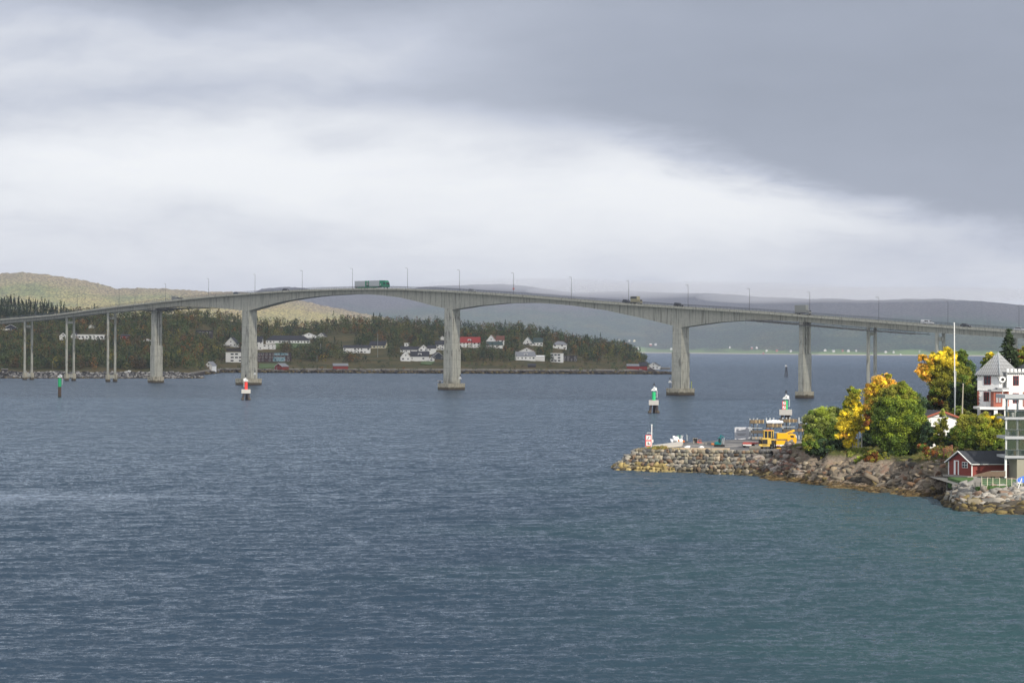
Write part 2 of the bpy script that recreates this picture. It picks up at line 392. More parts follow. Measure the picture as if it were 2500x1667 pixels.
# ------------------------------------------------------------------ peninsula ground
SHORE = [(-400, 908), (480, 908), (520, 910.5), (900, 911), (1250, 912.5), (1500, 911.5), (1600, 909.5), (1640, 908.5)]
YS = [(-400, 1420), (460, 1420), (540, 1680), (1700, 1690)]
SILG = [(-400, 760), (0, 752), (120, 765), (200, 772), (300, 775), (400, 768), (508, 774), (588, 788), (638, 797), (721, 796), (757, 801), (823, 790), (899, 790), (952, 787), (1017, 798), (1060, 793), (1147, 804), (1277, 805), (1308, 812), (1373, 827), (1417, 835), (1471, 843), (1525, 851), (1555, 862), (1579, 884), (1592, 898), (1605, 903), (1640, 908)]
DEP = 480.0
def pen_point(px, py):
    """world point of the peninsula's ground seen at photo pixel (px, py)"""
    s = float(lerp(px, SILG)); sh = float(lerp(px, SHORE)); t = (sh - py) / max(sh - s, .5)
    return AY(px, py, float(lerp(px, YS)) + DEP * min(max(t, 0), 1)), t
def build_peninsula():
    px = np.arange(-420, 1646, 5.0); t = np.concatenate([[-.06], np.linspace(0, .12, 14), np.linspace(.14, 1, 44), [1.1, 1.3]])
    T, PX = np.meshgrid(t, px, indexing='ij')
    s = lerp(px, SILG); sh = lerp(px, SHORE); ys = lerp(px, YS)
    TT = np.clip(T, 0, 1); PY = sh + (s - sh) * TT
    Y = ys + DEP * T
    d = _f[None, None, :] + _r * ((PX[..., None] - 1250) / F) + _u * ((833.5 - PY[..., None]) / F)
    V = d * (Y / d[..., 1])[..., None]; V[..., 2] += HC
    # waterline: the shore edge goes down to the sea
    V[T <= .001, 2] -= 3.0; V[..., 2] += (fbm(V[..., 0] / 14, V[..., 1] / 14, 3) - .5) * 1.6 * np.clip(T * 12, 0, 1)
    V[..., 2] = np.where(T > 1.001, V[..., 2] - (T - 1) * 60, V[..., 2])
    m, tr, n, p = base_mat('peninsula_ground')
    pos = n.new('ShaderNodeNewGeometry').outputs['Position']; z = n.xyz(pos)[2]
    a = n.noise(pos, .03, 5, .65); b = n.noise(pos, .25, 4, .7)
    c = n.ramp(n.add(n.mul(a, .6), n.mul(b, .4)), [(.36, (.035, .042, .02)), (.47, (.07, .068, .028)), (.55, (.11, .09, .038)), (.66, (.10, .06, .03))])
    zz = n.add(z, n.mul(n.sub(b, .5), 1.4))
    c = n.mix(n.sub(1.0, n.sstep(zz, 3.0, 3.5)), c, (.25, .23, .20)); c = n.mix(n.sub(1.0, n.sstep(zz, 2.2, 2.8)), c, (.045, .035, .03))
    k = n.add(.5, n.mul(n.noise(pos, .9, 3, .7), 1.0)); c = n.mix(1.0, c, n.vec(k, k, k), 'MULTIPLY')
    n.put(p.inputs['Base Color'], c); p.inputs['Roughness'].default_value = .95; p.inputs['Specular IOR Level'].default_value = .1
    o = npmesh('peninsula', V.reshape(-1, 3), grid_faces(*T.shape), m, smooth=True); tag(o, kind='structure')
build_peninsula()

# ------------------------------------------------------------------ rocks: faceted stones, merged per heap
_ico = {}
def ico(k):
    if k not in _ico:
        import bmesh
        bm = bmesh.new(); bmesh.ops.create_icosphere(bm, subdivisions=k, radius=1)
        V = np.array([v.co[:] for v in bm.verts]); Fc = np.array([[v.index for v in f.verts] for f in bm.faces]); bm.free()
        _ico[k] = (V, Fc)
    return _ico[k]
def rocks(name, C, S, cols, m, seed=0, parent=None, flat=.5, yaw=None, rough=.33, hi=False):
    """C centres (N,3), S radii (N,3), cols (N,3)"""
    r = np.random.default_rng(seed); V0, F0 = ico(2 if hi else 1); n = len(C); k = len(V0)
    L = np.sign(V0) * np.abs(V0) ** flat                      # squarer than a ball
    P = np.repeat(L[None], n, 0) * (1 + r.uniform(-rough, rough, (n, k, 1)) * (.35 if hi else 1))
    if hi:                                                     # chisel each stone with random cutting planes
        for q in range(9):
            nn_ = r.normal(0, 1, (n, 3)); nn_ /= np.linalg.norm(nn_, axis=1)[:, None]; dd = r.uniform(.50, .85, (n, 1)) if flat > .4 else r.uniform(.8, 1.1, (n, 1))
            over = np.maximum(0, np.einsum('nkj,nj->nk', P, nn_) - dd); P = P - over[..., None] * nn_[:, None, :]
        P = P * (1.25 if flat > .4 else 1.0)
    P = P * np.asarray(S)[:, None, :]
    ya = r.uniform(0, 6.28, n) if yaw is None else yaw + r.normal(0, .15, n); ti = r.normal(0, .25, n)
    ct, st = np.cos(ti)[:, None], np.sin(ti)[:, None]
    x, y, z = P[..., 0], P[..., 1], P[..., 2]; x, z = x * ct - z * st, x * st + z * ct
    cy, sy = np.cos(ya)[:, None], np.sin(ya)[:, None]; x, y = x * cy - y * sy, x * sy + y * cy
    P = np.stack([x, y, z], -1) + np.asarray(C)[:, None, :]
    Fc = (F0[None] + (np.arange(n) * k)[:, None, None]).reshape(-1, 3)
    cc = np.repeat(np.asarray(cols)[:, None, :], k, 1) * r.uniform(.9, 1.1, (n, k, 1))
    return npmesh(name, P.reshape(-1, 3), Fc, m, parent, cc.reshape(-1, 3))
def rock_cols(Z, r, wet=1.2, pal=None):
    pal = np.array(pal or [(.24, .205, .15), (.17, .145, .11), (.34, .27, .18), (.22, .13, .08), (.09, .08, .065), (.44, .38, .29)])
    c = pal[r.integers(0, len(pal), len(Z))] * r.uniform(.75, 1.2, (len(Z), 1))
    w = np.clip((wet - Z + r.normal(0, .25, len(Z))) / .5, 0, 1)[:, None]
    tid = np.array([(.06, .05, .035), (.22, .17, .07), (.10, .08, .045)])[r.integers(0, 3, len(Z))]
    return (c * (1 - w) + tid * w) * .85
ROCK = vmat('rock', .85, 0, .35, 2.2, .08)
# breakwater on the left
def breakwater():
    r = np.random.default_rng(5); n = 2400
    px = r.uniform(-150, 492, n); h = r.uniform(0, 1, n) ** .9
    end = np.clip((492 - px) / 60, 0, 1)
    zt = (1 + 3.2 * end)
    C = np.array([PZ(a, 923.5 if a < 430 else 923.5, 0) for a in px]); C[:, 1] += h * 8 + 1; C[:, 2] = h * zt * r.uniform(.8, 1.12, n) - .4
    S = r.uniform(.5, 1.35, (n, 3)) * (1.0, .9, .7)
    col = rock_cols(C[:, 2], r, .35, [(.16, .16, .16), (.05, .05, .05), (.24, .23, .22), (.48, .46, .43), (.08, .08, .08)])
    o = rocks('breakwater', C, S, col, ROCK, 2); tag(o, 'low breakwater of dark grey boulders along the left shore under the bridge', 'breakwater')
    b = MB(); V = [PZ(-160, 923.5, 0), PZ(470, 923.5, 0)]
    x0, y0 = V[0][:2]; x1, y1 = V[1][:2]
    b.add([(x0, y0 + 4, -2), (x1 - 3, y1 + 4, -2), (x1 - 5, y1 + 13, 2.6), (x0, y0 + 13, 2.6), (x0, y0 + 90, 2.8), (x1 - 2, y1 + 60, 2.8)], [(0, 1, 2, 3), (3, 2, 5, 4)])
    b.build('core', 'dark_concrete', o)
breakwater()
def shore_rocks():
    r = np.random.default_rng(15); n = 1300
    px = r.uniform(500, 1645, n); C = []
    for a in px:
        p = AY(a, float(lerp(a, SHORE)), float(lerp(a, YS))); p[1] += abs(r.normal(0, 7)); p[2] = r.uniform(-.2, 1.5) * (1 if r.random() < .7 else 1.7); C.append(p)
    C = np.array(C); S = r.uniform(.3, 1.5, (n, 3)) * (1.5, 1, .7)
    o = rocks('shore_stones', C, S, rock_cols(C[:, 2], r, 1.9, [(.16, .15, .14), (.10, .09, .085), (.25, .24, .23)]), ROCK, 3); tag(o, 'dark seaweed-covered stones scattered along the waterline of the wooded peninsula', 'stones', kind='stuff')
shore_rocks()

# ------------------------------------------------------------------ foliage
LEAF = vmat('leaves', .7, .25, .3, 3.0)
FARLEAF = vmat('distant_leaves', .9, .0, .35, .6, spec=.08)
def leafmesh(name, C, size, cols, m, parent=None, seed=0, up=.35, elong=1.0, tri=False):
    r = np.random.default_rng(seed); n = len(C)
    nr = r.normal(0, 1, (n, 3)); nr[:, 2] = np.abs(nr[:, 2]) + up; nr[:, 1] -= .25; nr /= np.linalg.norm(nr, axis=1)[:, None]
    a = np.cross(nr, r.normal(0, 1, (n, 3))); a /= np.linalg.norm(a, axis=1)[:, None]; b = np.cross(nr, a)
    s = (np.asarray(size) * r.uniform(.6, 1.3, n))[:, None]; a = a * s * elong; b = b * s * .62
    if tri:
        V = np.stack([C - a, C + a * .6 - b, C + a * .6 + b], 1); k = 3
    else:
        V = np.stack([C - a, C - b, C + a, C + b], 1); k = 4
    Fc = np.arange(n * k).reshape(n, k); cc = np.repeat(np.asarray(cols)[:, None, :], k, 1)
    return npmesh(name, V.reshape(-1, 3), Fc, m, parent, cc.reshape(-1, 3))

CLEAR = []      # photo-px boxes kept free of forest (x0,x1,y0,y1 of ground contact), filled with houses
GR = {'green': (.072, .10, .04), 'dark': (.034, .055, .033), 'olive': (.112, .115, .042), 'rust': (.19, .095, .032), 'yellow': (.22, .19, .045), 'brown': (.095, .073, .04)}
def forest():
    r = np.random.default_rng(21); Cs = []; Cc = []; Sz = []; done = []
    want = 5200; tries = 0; cnt = 0
    while cnt < want and tries < 30000:
        tries += 1
        px = r.uniform(-330, 1592); s = float(lerp(px, SILG)); sh = float(lerp(px, SHORE))
        t = r.uniform(0.03, 1.03); py = sh + (s - sh) * t
        if px > 530:
            # open grass above the shore, with loose shrubs
            g = 884 if px < 1500 else 893
            if px < 640: g = 890
            if py > g and r.random() > .22: continue
            if 868 < py < g and 790 < px < 1520 and vnoise(np.array([px / 60.]), np.array([py / 14.]), 4)[0] > .6 and r.random() > .3: continue
        else:
            if py > 903: continue
        if any(a < px < b and c < py < d for a, b, c, d in CLEAR): continue
        p, _ = pen_point(px, py)
        small = px > 530 and py > 884
        con = (px < 165 and t > .75) or r.random() < .03
        kind = r.random(); hot = vnoise(np.array([px / 45.]), np.array([py / 22.]), 9)[0]
        if con: col = GR['dark']; h = r.uniform(9, 14); w = r.uniform(1.6, 2.4)
        else:
            col = GR['green'] if kind < .34 else GR['dark'] if kind < .55 else GR['olive'] if kind < .78 else GR['brown'] if kind < .93 else GR['rust'] if kind < .975 else GR['yellow']
            if hot > .62 and px < 900 and kind > .4: col = GR['olive'] if kind < .75 else GR['brown'] if kind < .9 else GR['rust'] if kind < .97 else GR['yellow']
            h = r.uniform(5.5, 10); w = r.uniform(2.2, 3.8)
        if small: h *= .35; w *= .6
        if px > 1540: h *= .75
        n = 75 if not con else 80
        if small: n = 30
        if con:
            q = r.random(n) ** .8; a = r.uniform(0, 6.28, n); rr = w * (1.05 - q) * (.5 + .5 * r.random(n)) * (1 + .2 * np.sin(q * 40))
            c = np.stack([np.cos(a) * rr, np.sin(a) * rr, q * h], 1)
        else:
            dv = r.normal(0, 1, (n, 3)); dv /= np.linalg.norm(dv, axis=1)[:, None]; dv *= r.uniform(.6, 1.05, (n, 1))
            lob = 1 + .25 * np.sin(dv[:, 0] * 5 + kind * 9) * np.cos(dv[:, 2] * 4 + kind * 5)
            c = dv * lob[:, None] * (w, w, h * .5) + (0, 0, h * .52)
        Cs.append(c + p); Sz.append(np.full(n, .62 if not con else .55) * (1 if not small else .7))
        cc = np.array(col)[None] * r.uniform(.8, 1.25) * r.uniform(.7, 1.35, (n, 1)); Cc.append(cc); cnt += 1
    o = leafmesh('forest', np.concatenate(Cs), np.concatenate(Sz), np.concatenate(Cc), FARLEAF, seed=4, elong=1.0)
    tag(o, 'dense mixed autumn wood covering the peninsula behind the bridge', 'forest', kind='stuff')
# ------------------------------------------------------------------ bridge frame: s along the deck (to the right), o towards the camera, z up
_a = PZ(607, 940.3)[:2]; _b = PZ(1965, 972.8)[:2]
BT = (_b - _a) / np.linalg.norm(_b - _a); BN = np.array([BT[1], -BT[0]])
if BN[1] > 0: BN = -BN
B0 = _a - BN * 5.2
HEAD = math.atan2(BT[1], BT[0])
def bplane(px, py, o):
    """photo px -> (s, z) on the vertical plane at offset o from the bridge axis"""
    d = ray(px, py); q = B0 + BN * o
    k = (q @ BN) / (d[:2] @ BN); p = d[:2] * k
    return float((p - B0) @ BT), float(HC + d[2] * k)
def bw(s, o, z):
    p = B0 + BT * s + BN * o; return (float(p[0]), float(p[1]), float(z))
_rail = [(-60, 780), (0, 775), (130, 763.6), (260, 746), (403, 733), (508, 720.2), (617, 711.5), (725, 704.8), (855, 701.3), (952, 700.7), (1060, 704.4), (1168, 710), (1299, 718.5), (1417, 727.5), (1525, 735.2), (1634, 742.4), (1730, 750), (1860, 758.5), (1968, 766.5), (2098, 775.2), (2260, 787.6), (2390, 796.5), (2500, 804), (2700, 818)]
_slab = [(-60, 788), (0, 782), (130, 771.5), (260, 753.5), (403, 737.5), (508, 726.5), (617, 718.3), (725, 711.5), (855, 708), (952, 707.2), (1060, 711.5), (1168, 718), (1299, 727), (1417, 737), (1525, 745), (1634, 751.9), (1730, 757.6), (1860, 766), (1968, 774.8), (2098, 784.2), (2260, 797.4), (2390, 806), (2500, 813.8), (2700, 828)]
_botL = [(-60, 796), (0, 790), (130, 778.6), (260, 763.4), (370, 754), (440, 747.5), (508, 749.5), (560, 754.5), (591, 758)]
_bot2 = [(608, 758.3), (640, 749), (690, 735.6), (740, 727.5), (790, 721.6), (855, 718), (887, 718), (930, 720.6), (973, 725.6), (1017, 735.4), (1060, 747), (1086, 752.5)]
_bot3 = [(1105, 755.4), (1168, 746), (1233, 740), (1299, 739), (1345, 741.5), (1395, 745.6), (1482, 758), (1568, 776.6), (1642, 794.5)]
_bot4 = [(1663, 798.8), (1710, 792), (1752, 786.5), (1817, 782.2), (1882, 781.2), (1951, 784.8), (1979, 787), (2099, 796.6), (2260, 810.4), (2390, 819.4), (2500, 826.5), (2700, 842)]
OD, OW = 5.2, 2.9
def curve(pts, o):
    a = np.array([bplane(x, y, o) for x, y in pts]); return a
RC, SCV = curve(_rail, OD), curve(_slab, OD)
BC = [curve(p, OW) for p in (_botL, _bot2, _bot3, _bot4)]
def smooth_interp(s, c):
    # piecewise-linear, then box smoothing for a fair curve
    w = np.linspace(-14, 14, 9); return np.mean([np.interp(s + q, c[:, 0], c[:, 1]) for q in w], axis=0)
S0, S1 = SCV[0, 0], SCV[-1, 0]
SS = np.arange(S0, S1, 4.0)
ZS = smooth_interp(SS, SCV)                       # underside of the deck slab
ZD = ZS + .62                                      # road level
def deck_z(s): return float(np.interp(s, SS, ZD))
def bot_z(s):
    for c in BC:
        if s <= c[-1, 0] + 2: return float(np.interp(s, c[:, 0], c[:, 1]))
    return float(np.interp(s, BC[-1][:, 0], BC[-1][:, 1]))
bridge = thing('bridge', 'long arched concrete box-girder road bridge on tall piers across the sound', 'bridge', (0, 0, 0))
def strip(prof, m, name, parent=bridge, ss=SS):
    """sweep a cross-section prof(s)->[(o,z)...] along the bridge"""
    V = []; k = None
    for s in ss:
        pr = prof(s); k = len(pr); V += [bw(s, o, z) for o, z in pr]
    Fq = [(i * k + j, i * k + (j + 1) % k, (i + 1) * k + (j + 1) % k, (i + 1) * k + j) for i in range(len(ss) - 1) for j in range(k)]
    b = MB(); b.add(V, Fq + [tuple(range(k)), tuple(reversed(range((len(ss) - 1) * k, len(ss) * k)))]); return b.build(name, m, parent)
strip(lambda s: [(-5.2, deck_z(s) - .35), (-2.9, deck_z(s) - .8), (2.9, deck_z(s) - .8), (5.2, deck_z(s) - .35), (5.2, deck_z(s)), (-5.2, deck_z(s))], 'concrete', 'deck')
strip(lambda s: [(4.9, deck_z(s) + .004), (5.32, deck_z(s) - .62), (5.32, deck_z(s) + .30), (4.9, deck_z(s) + .30)], 'concrete', 'edge_beam')
strip(lambda s: [(-4.9, deck_z(s) + .004), (-5.32, deck_z(s) - .62), (-5.32, deck_z(s) + .30), (-4.9, deck_z(s) + .30)], 'concrete', 'edge_beam')
strip(lambda s: [(-4.7, deck_z(s) + .006), (4.7, deck_z(s) + .006), (4.7, deck_z(s) + .07), (-4.7, deck_z(s) + .07)], 'asphalt', 'roadway')
gs = sorted(set(list(SS)) | {float(c[i, 0]) for c in BC for i in (0, -1)} | set(np.concatenate([c[:, 0] for c in BC])))
gs = [s for s in gs if S0 <= s <= S1]
strip(lambda s: [(-2.9, bot_z(s)), (2.9, bot_z(s)), (2.9, deck_z(s) - .78), (-2.9, deck_z(s) - .78)], 'concrete', 'girder', ss=np.array(gs))
def railing(o):
    b = MB()
    sr = np.arange(S0, S1, 8.0)
    for i in range(len(sr) - 1):
        for hh, rr in ((1.28, .07), (.98, .045), (.68, .045)):
            b.tube(bw(sr[i], o, deck_z(sr[i]) + hh), bw(sr[i + 1], o, deck_z(sr[i + 1]) + hh), rr, n=4)
    for s in np.arange(S0, S1, 2.0):
        z = deck_z(s); b.tube(bw(s, o, z + .28), bw(s, o, z + 1.28), .055, n=4)
    b.build('railing', 'galvanised_dull', bridge)
mat('galvanised_dull', (.14, .15, .165), .7, .12, 3)
railing(5.1); railing(-5.1)
def solve_o(s, px, py=870):
    lo, hi = -12.0, 6.0
    for _ in range(40):
        mid = (lo + hi) / 2; x = proj(bw(s, mid, 20))[0]
        if x > px: lo = mid
        else: hi = mid
    return (lo + hi) / 2
def pier(xl, xc, xr, xl2, xr2, ystep, fx0, fx1, ftop, fbot, fluted=False):
    s0 = bplane(xl, 800, OW)[0]; s1 = bplane(xc, 800, OW)[0]; o1 = OW; o0 = max(solve_o(s1, xr), -3.6)
    sm = (s0 + s1) / 2; zt = bot_z(sm) + .5; sc = F / bw(sm, 0, 0)[1]
    zstep = bplane((xl + xr) / 2, ystep, 0)[1]; zf = bplane((xl + xr) / 2, ftop, OW)[1]
    e = ((xr2 - xl2) - (xr - xl)) / sc / 1.41 / 2
    def rect(a, b, c, d): return [bw(a, c, 0)[:2], bw(b, c, 0)[:2], bw(b, d, 0)[:2], bw(a, d, 0)[:2]]
    b = MB()
    if not fluted:
        b.vprism(rect(s0, s1, o0 + .003, o1 - .003), zstep, zt)
    else:
        m1 = (s0 + s1) / 2; w = .9
        b.vprism(rect(s0, s1, o1 - 1.3, o1 - .003), zstep, zt); b.vprism(rect(s0, s1, o0 + .003, o0 + 1.3), zstep, zt)
        b.vprism(rect(s0 + .9, s1 - .7, o0 + 1.3, o1 - 1.3), zstep, zt)
        b.vprism(rect(s1 - .7, s1 - .25, -.55, .55), zstep, zt)
    sh = b.build('pier', 'pier_concrete', bridge)
    b = MB(); b.vprism(rect(s0 - e, s1 + e, o0 - e, o1 + e), zf - .3, zstep + .05); 
    b.build('lower_shaft', 'pier_concrete', sh)
    for q in np.arange(zf + 3.5, zt, 4.2):      # horizontal casting joints, slightly proud
        ee = (e if q < zstep else 0) + .015
        b = MB(); b.vprism(rect(s0 - ee, s1 + ee, o0 - ee, o1 + ee), q, q + .09); b.build('casting_joint', 'joint_concrete', sh)
    hw = (fx1 - fx0) / sc / 1.41 / 2; c = hw * .35; oc = (o0 + o1) / 2; sm = bplane((fx0 + fx1) / 2, fbot, 0)[0]
    oc_ = 0
    pts = [(-hw + c, -hw), (hw - c, -hw), (hw, -hw + c), (hw, hw - c), (hw - c, hw), (-hw + c, hw), (-hw, hw - c), (-hw, -hw + c)]
    poly = [bw(sm + a, oc_ + b_, 0)[:2] for a, b_ in pts]
    b = MB(); b.vprism(poly, -3, zf); b.build('footing', 'footing_concrete', sh)
    b = MB(); cxy = np.mean(poly, axis=0); poly2 = [tuple(cxy + (np.array(p) - cxy) * 1.02) for p in poly]
    b.vprism(poly2, zf - .35, zf + .02); b.build('footing_rim', 'footing_concrete', sh)
    return sm, zf
P0 = pier(369, 378, 395.5, 366, 396, 843.4, 357, 404, 919.7, 934.6, True)
P1 = pier(590.4, 607.7, 627, 588, 628, 845, 569, 645, 924.5, 940.3)
P2 = pier(1085, 1104, 1123, 1082, 1124, 852.5, 1062, 1142, 936, 951.6)
P3 = pier(1642, 1663, 1682, 1639.5, 1683, 860, 1620, 1702, 948.3, 965)
P4 = pier(1951, 1961, 1979.5, 1949, 1981, 864, 1937, 1991, 956, 972.8, True)
def col_pair(xl, xr, beam, low=True, topbeam=False):
    sm = (bplane(xl, 850, 2.8)[0] + bplane(xr, 850, -2.8)[0]) / 2; zt = bot_z(sm) + .3
    first = None
    for o in (2.6, -2.6):
        b = MB(); b.tube(bw(sm, o, 3), bw(sm, o, zt), .72, n=12); c = b.build('column', 'pier_concrete', bridge, smooth=False)
        if first is None: first = c
        if low:
            x, y, _ = bw(sm, o, 0); b = MB()
            b.vprism([bw(sm - 1.05, o - 1.0, 0)[:2], bw(sm + 1.05, o - 1.0, 0)[:2], bw(sm + 1.05, o + 1.0, 0)[:2], bw(sm - 1.05, o + 1.0, 0)[:2]], -3, 4.4, .95); b.build('column_base', 'footing_concrete', c)
    def beam_(z0, z1, w=.5):
        b = MB(); b.vprism([bw(sm - w, -1.7, 0)[:2], bw(sm + w, -1.7, 0)[:2], bw(sm + w, 1.7, 0)[:2], bw(sm - w, 1.7, 0)[:2]], z0, z1); b.build('crossbeam', 'pier_concrete', bridge)
    zb = bplane(xl, beam, 0)[1]; beam_(zb - .8, zb + .8)
    if low: beam_(2.0, 4.0, .7)
col_pair(-62, -46, 805); col_pair(60.3, 78, 797); col_pair(162.6, 180.4, 787); col_pair(263.4, 281.4, 776.5)
col_pair(2119.5, 2137, 815); col_pair(2286, 2305, 827.5); col_pair(2462, 2481, 845)

def hanging_scaffold(name, label, lo, up, px0, px1, step=2.4):
    c0, c1 = curve(lo, 5.6), curve(up, 5.6); s0 = bplane(px0, 790, 5.6)[0]; s1 = bplane(px1, 800, 5.6)[0]
    root = thing(name, label, 'scaffold', (0, 0, 0)); fr = MB(); pl = MB(); ss = np.arange(s0, s1, step)
    zl = lambda s: float(np.interp(s, c0[:, 0], c0[:, 1])); zu = lambda s: float(np.interp(s, c1[:, 0], c1[:, 1]))
    for i in range(len(ss) - 1):
        a, b = ss[i], ss[i + 1]
        for o in (5.6, -5.6):
            fr.tube(bw(a, o, zl(a)), bw(b, o, zl(b)), .09, n=4); fr.tube(bw(a, o, zu(a)), bw(b, o, zu(b)), .09, n=4)
            if i % 2 == 0: fr.tube(bw(a, o, zl(a) - (1.0 if i % 4 == 0 else .1)), bw(a, o, zu(a) + .4), .045, n=4)
            else: fr.tube(bw(a, o, zl(a)), bw(b, o, zu(b)), .035, n=4)
            if i % 3 == 0: fr.tube(bw(a, o, zu(a)), bw(a, o * .94, deck_z(a) + .2), .03, n=4)
        if i % 2 == 0: fr.tube(bw(a, -5.6, zl(a)), bw(a, 5.6, zl(a)), .08, n=4)
        V = [bw(a, -5.5, zl(a) + .12), bw(b, -5.5, zl(b) + .12), bw(b, 5.5, zl(b) + .12), bw(a, 5.5, zl(a) + .12)]
        pl.add(V + [(x, y, z + .1) for x, y, z in V], [(0, 1, 2, 3), (7, 6, 5, 4), (0, 4, 5, 1), (1, 5, 6, 2), (2, 6, 7, 3), (3, 7, 4, 0)])
    fr.build('frame', 'steel_dark', root); pl.build('platform', 'grey_wood', root)
hanging_scaffold('hanging_scaffold', 'suspended grey work scaffold under the girder, left of the lorry', [(345, 760), (372, 757.5), (420, 753), (500, 752)], [(345, 755.5), (372, 752.5), (420, 749.5), (500, 749)], 351, 499)
hanging_scaffold('hanging_scaffold', 'long suspended work scaffold under the girder at the pier near the right end', [(1815, 783), (1900, 789.5), (1960, 794.5), (2000, 798.5), (2100, 807), (2250, 817.5)], [(1815, 779.5), (1900, 785.5), (1960, 789), (2000, 792.5), (2100, 801), (2250, 811.5)], 1820, 2244)

# lamp posts
lamps = [(87.4, 727.8), (189, 717), (291, 706), (404.6, 693), (509.5, 680.5), (622.7, 670), (738, 661), (860.8, 656), (995, 655), (1122, 659.5), (1253.8, 667), (1395, 677), (1535, 686), (1680, 696), (1829.8, 705), (1977, 714), (2145.7, 726), (2314.4, 737), (2487.9, 748)]
ordn = ['first', 'second', 'third', 'fourth', 'fifth', 'sixth', 'seventh', 'eighth', 'ninth', 'tenth', 'eleventh', 'twelfth', 'thirteenth', 'fourteenth', 'fifteenth', 'sixteenth', 'seventeenth', 'eighteenth', 'nineteenth']
for i, (px, py) in enumerate(lamps):
    s, zt = bplane(px, py, -4.7); z0 = deck_z(s); h = zt - z0
    lab = 'thin bridge lamp post, %s counted from the left end of the bridge' % ordn[i]
    if i == 7: lab = 'thin bridge lamp post standing just left of the green and grey lorry'
    if i == 8: lab = 'thin bridge lamp post, first one to the right of the green and grey lorry'
    if i == 10: lab = 'thin bridge lamp post carrying a small red-rimmed round sign'
    L = thing('street_lamp', lab, 'lamp post', bw(s, -4.7, z0), HEAD, 'lamp posts along the bridge')
    b = MB(); b.tube((0, 0, 0), (0, 0, h), .11, .07, 6); b.build('pole', 'galvanised_dull', L)
    b = MB(); b.tube((0, 0, h - .05), (-.9, .0, h + .12), .07, n=5); b.build('arm', 'galvanised_dull', L)
    b = MB(); b.box(-1.55, -.75, -.16, .16, h + .02, h + .22); b.build('lamp_head', 'galvanised', L)
    if i == 10:
        b = MB(); b.tube((0, .16, 2.9), (0, .24, 2.9), .45, n=16); b2 = MB(); 
        b.tube((0, -.16, 2.9), (0, -.24, 2.9), .48, n=16); b.build('sign', 'red_paint', L); b2.tube((0, -.24, 2.9), (0, -.25, 2.9), .28, n=14); b2.build('sign_face', 'white_paint', L)

# ------------------------------------------------------------------ vehicles (local x forward)
def wheels(root, xs, w, r, wd=.24, name='wheel'):
    for x in xs:
        for sgn in (-1, 1):
            b = MB(); b.tube((x, sgn * w, r), (x, sgn * (w - wd), r), r, n=16); t = b.build(name, 'rubber', root)
            b = MB(); b.tube((x, sgn * (w + .01), r), (x, sgn * (w - .05), r), r * .55, n=12); b.build('rim', 'galvanised', t)
def car(label, px, o, col, kind='hatch', back=False, group='cars driving over the bridge', cat='car', name='car'):
    m = mat('paint_%s' % col, {'dark': (.03, .035, .045), 'black': (.012, .012, .014), 'white': (.78, .78, .78), 'silver': (.35, .36, .38), 'blue': (.03, .05, .11)}[col], .25, .05, 1, spec=.6)
    s = bplane(px, 745, o)[0]; z = deck_z(s) + .075
    sl = math.atan((deck_z(s + 6) - deck_z(s - 6)) / 12)
    r = thing(name, label, cat, bw(s, o, z), HEAD + (math.pi if back else 0), group)
    r.rotation_euler = (0, (-sl if not back else sl), HEAD + (math.pi if back else 0))
    if kind == 'hatch':
        prof = [(-2.15, .35), (2.1, .35), (2.18, .62), (2.05, .82), (1.15, .98), (-2.05, 1.0), (-2.2, .75)]; W_ = .9
        cab = [(-1.95, .98), (1.1, .96), (.35, 1.45), (-1.35, 1.47)]; roof = [(-1.42, 1.44), (.42, 1.42), (.28, 1.52), (-1.3, 1.53)]; wx = (-1.3, 1.35)
    elif kind == 'suv':
        prof = [(-2.25, .42), (2.2, .42), (2.3, .75), (2.2, 1.0), (1.2, 1.15), (-2.2, 1.18), (-2.32, .8)]; W_ = .95
        cab = [(-2.15, 1.15), (1.15, 1.12), (.5, 1.7), (-2.0, 1.74)]; roof = [(-2.05, 1.7), (.55, 1.66), (.4, 1.78), (-1.9, 1.82)]; wx = (-1.4, 1.4)
    else:   # panel van
        prof = [(-2.7, .45), (2.6, .45), (2.7, .75), (2.62, 1.05), (1.75, 1.25), (-2.72, 1.25)]; W_ = .98
        cab = [(-2.7, 1.25), (1.72, 1.25), (.95, 1.95), (-2.68, 1.98)]; roof = None; wx = (-1.6, 1.65)
    b = MB(); b.prism(prof, -W_, W_); bod = b.build('body', m, r, bevel=.06)
    b = MB(); b.prism(cab, -W_ * .88, W_ * .88)
    if kind == 'van':
        b.build('cabin', m, r, bevel=.06)
        for sg in (-1, 1):
            for x0, x1 in ((-.9, -.15), (-.02, .72)):
                b = MB(); y = sg * W_ * .885; b.quad((x0, y, 1.32), (x1, y, 1.32), (x1 - (.0 if x1 < .5 else .1), y, 1.8), (x0, y, 1.8)); b.build('window', 'glass_dark', r)
        b = MB(); b.quad((1.70, -.8, 1.29), (1.70, .8, 1.29), (1.0, .76, 1.92), (1.0, -.76, 1.92)); b.build('windscreen', 'glass_dark', r)
    else:
        b.build('cabin_window', 'glass_dark', r, bevel=.05); b = MB(); b.prism(roof, -W_ * .84, W_ * .84); b.build('roof', m, r, bevel=.04)
    wheels(r, wx, W_ - .02, .33)
    for sg in (-1, 1):
        b = MB(); b.box(prof[2][0] - .12, prof[2][0] + .015, sg * .62 - .16, sg * .62 + .16, prof[2][1] - .02, prof[2][1] + .14); b.build('headlight', 'white_paint', r)
        b = MB(); b.box(prof[-1][0] - .02, prof[-1][0] + .12, sg * .68 - .12, sg * .68 + .12, .78, .95); b.build('tail_light', 'red_paint', r)
    return r
car('dark hatchback on the bridge directly right of the small grey box van', 444, -2, 'dark')
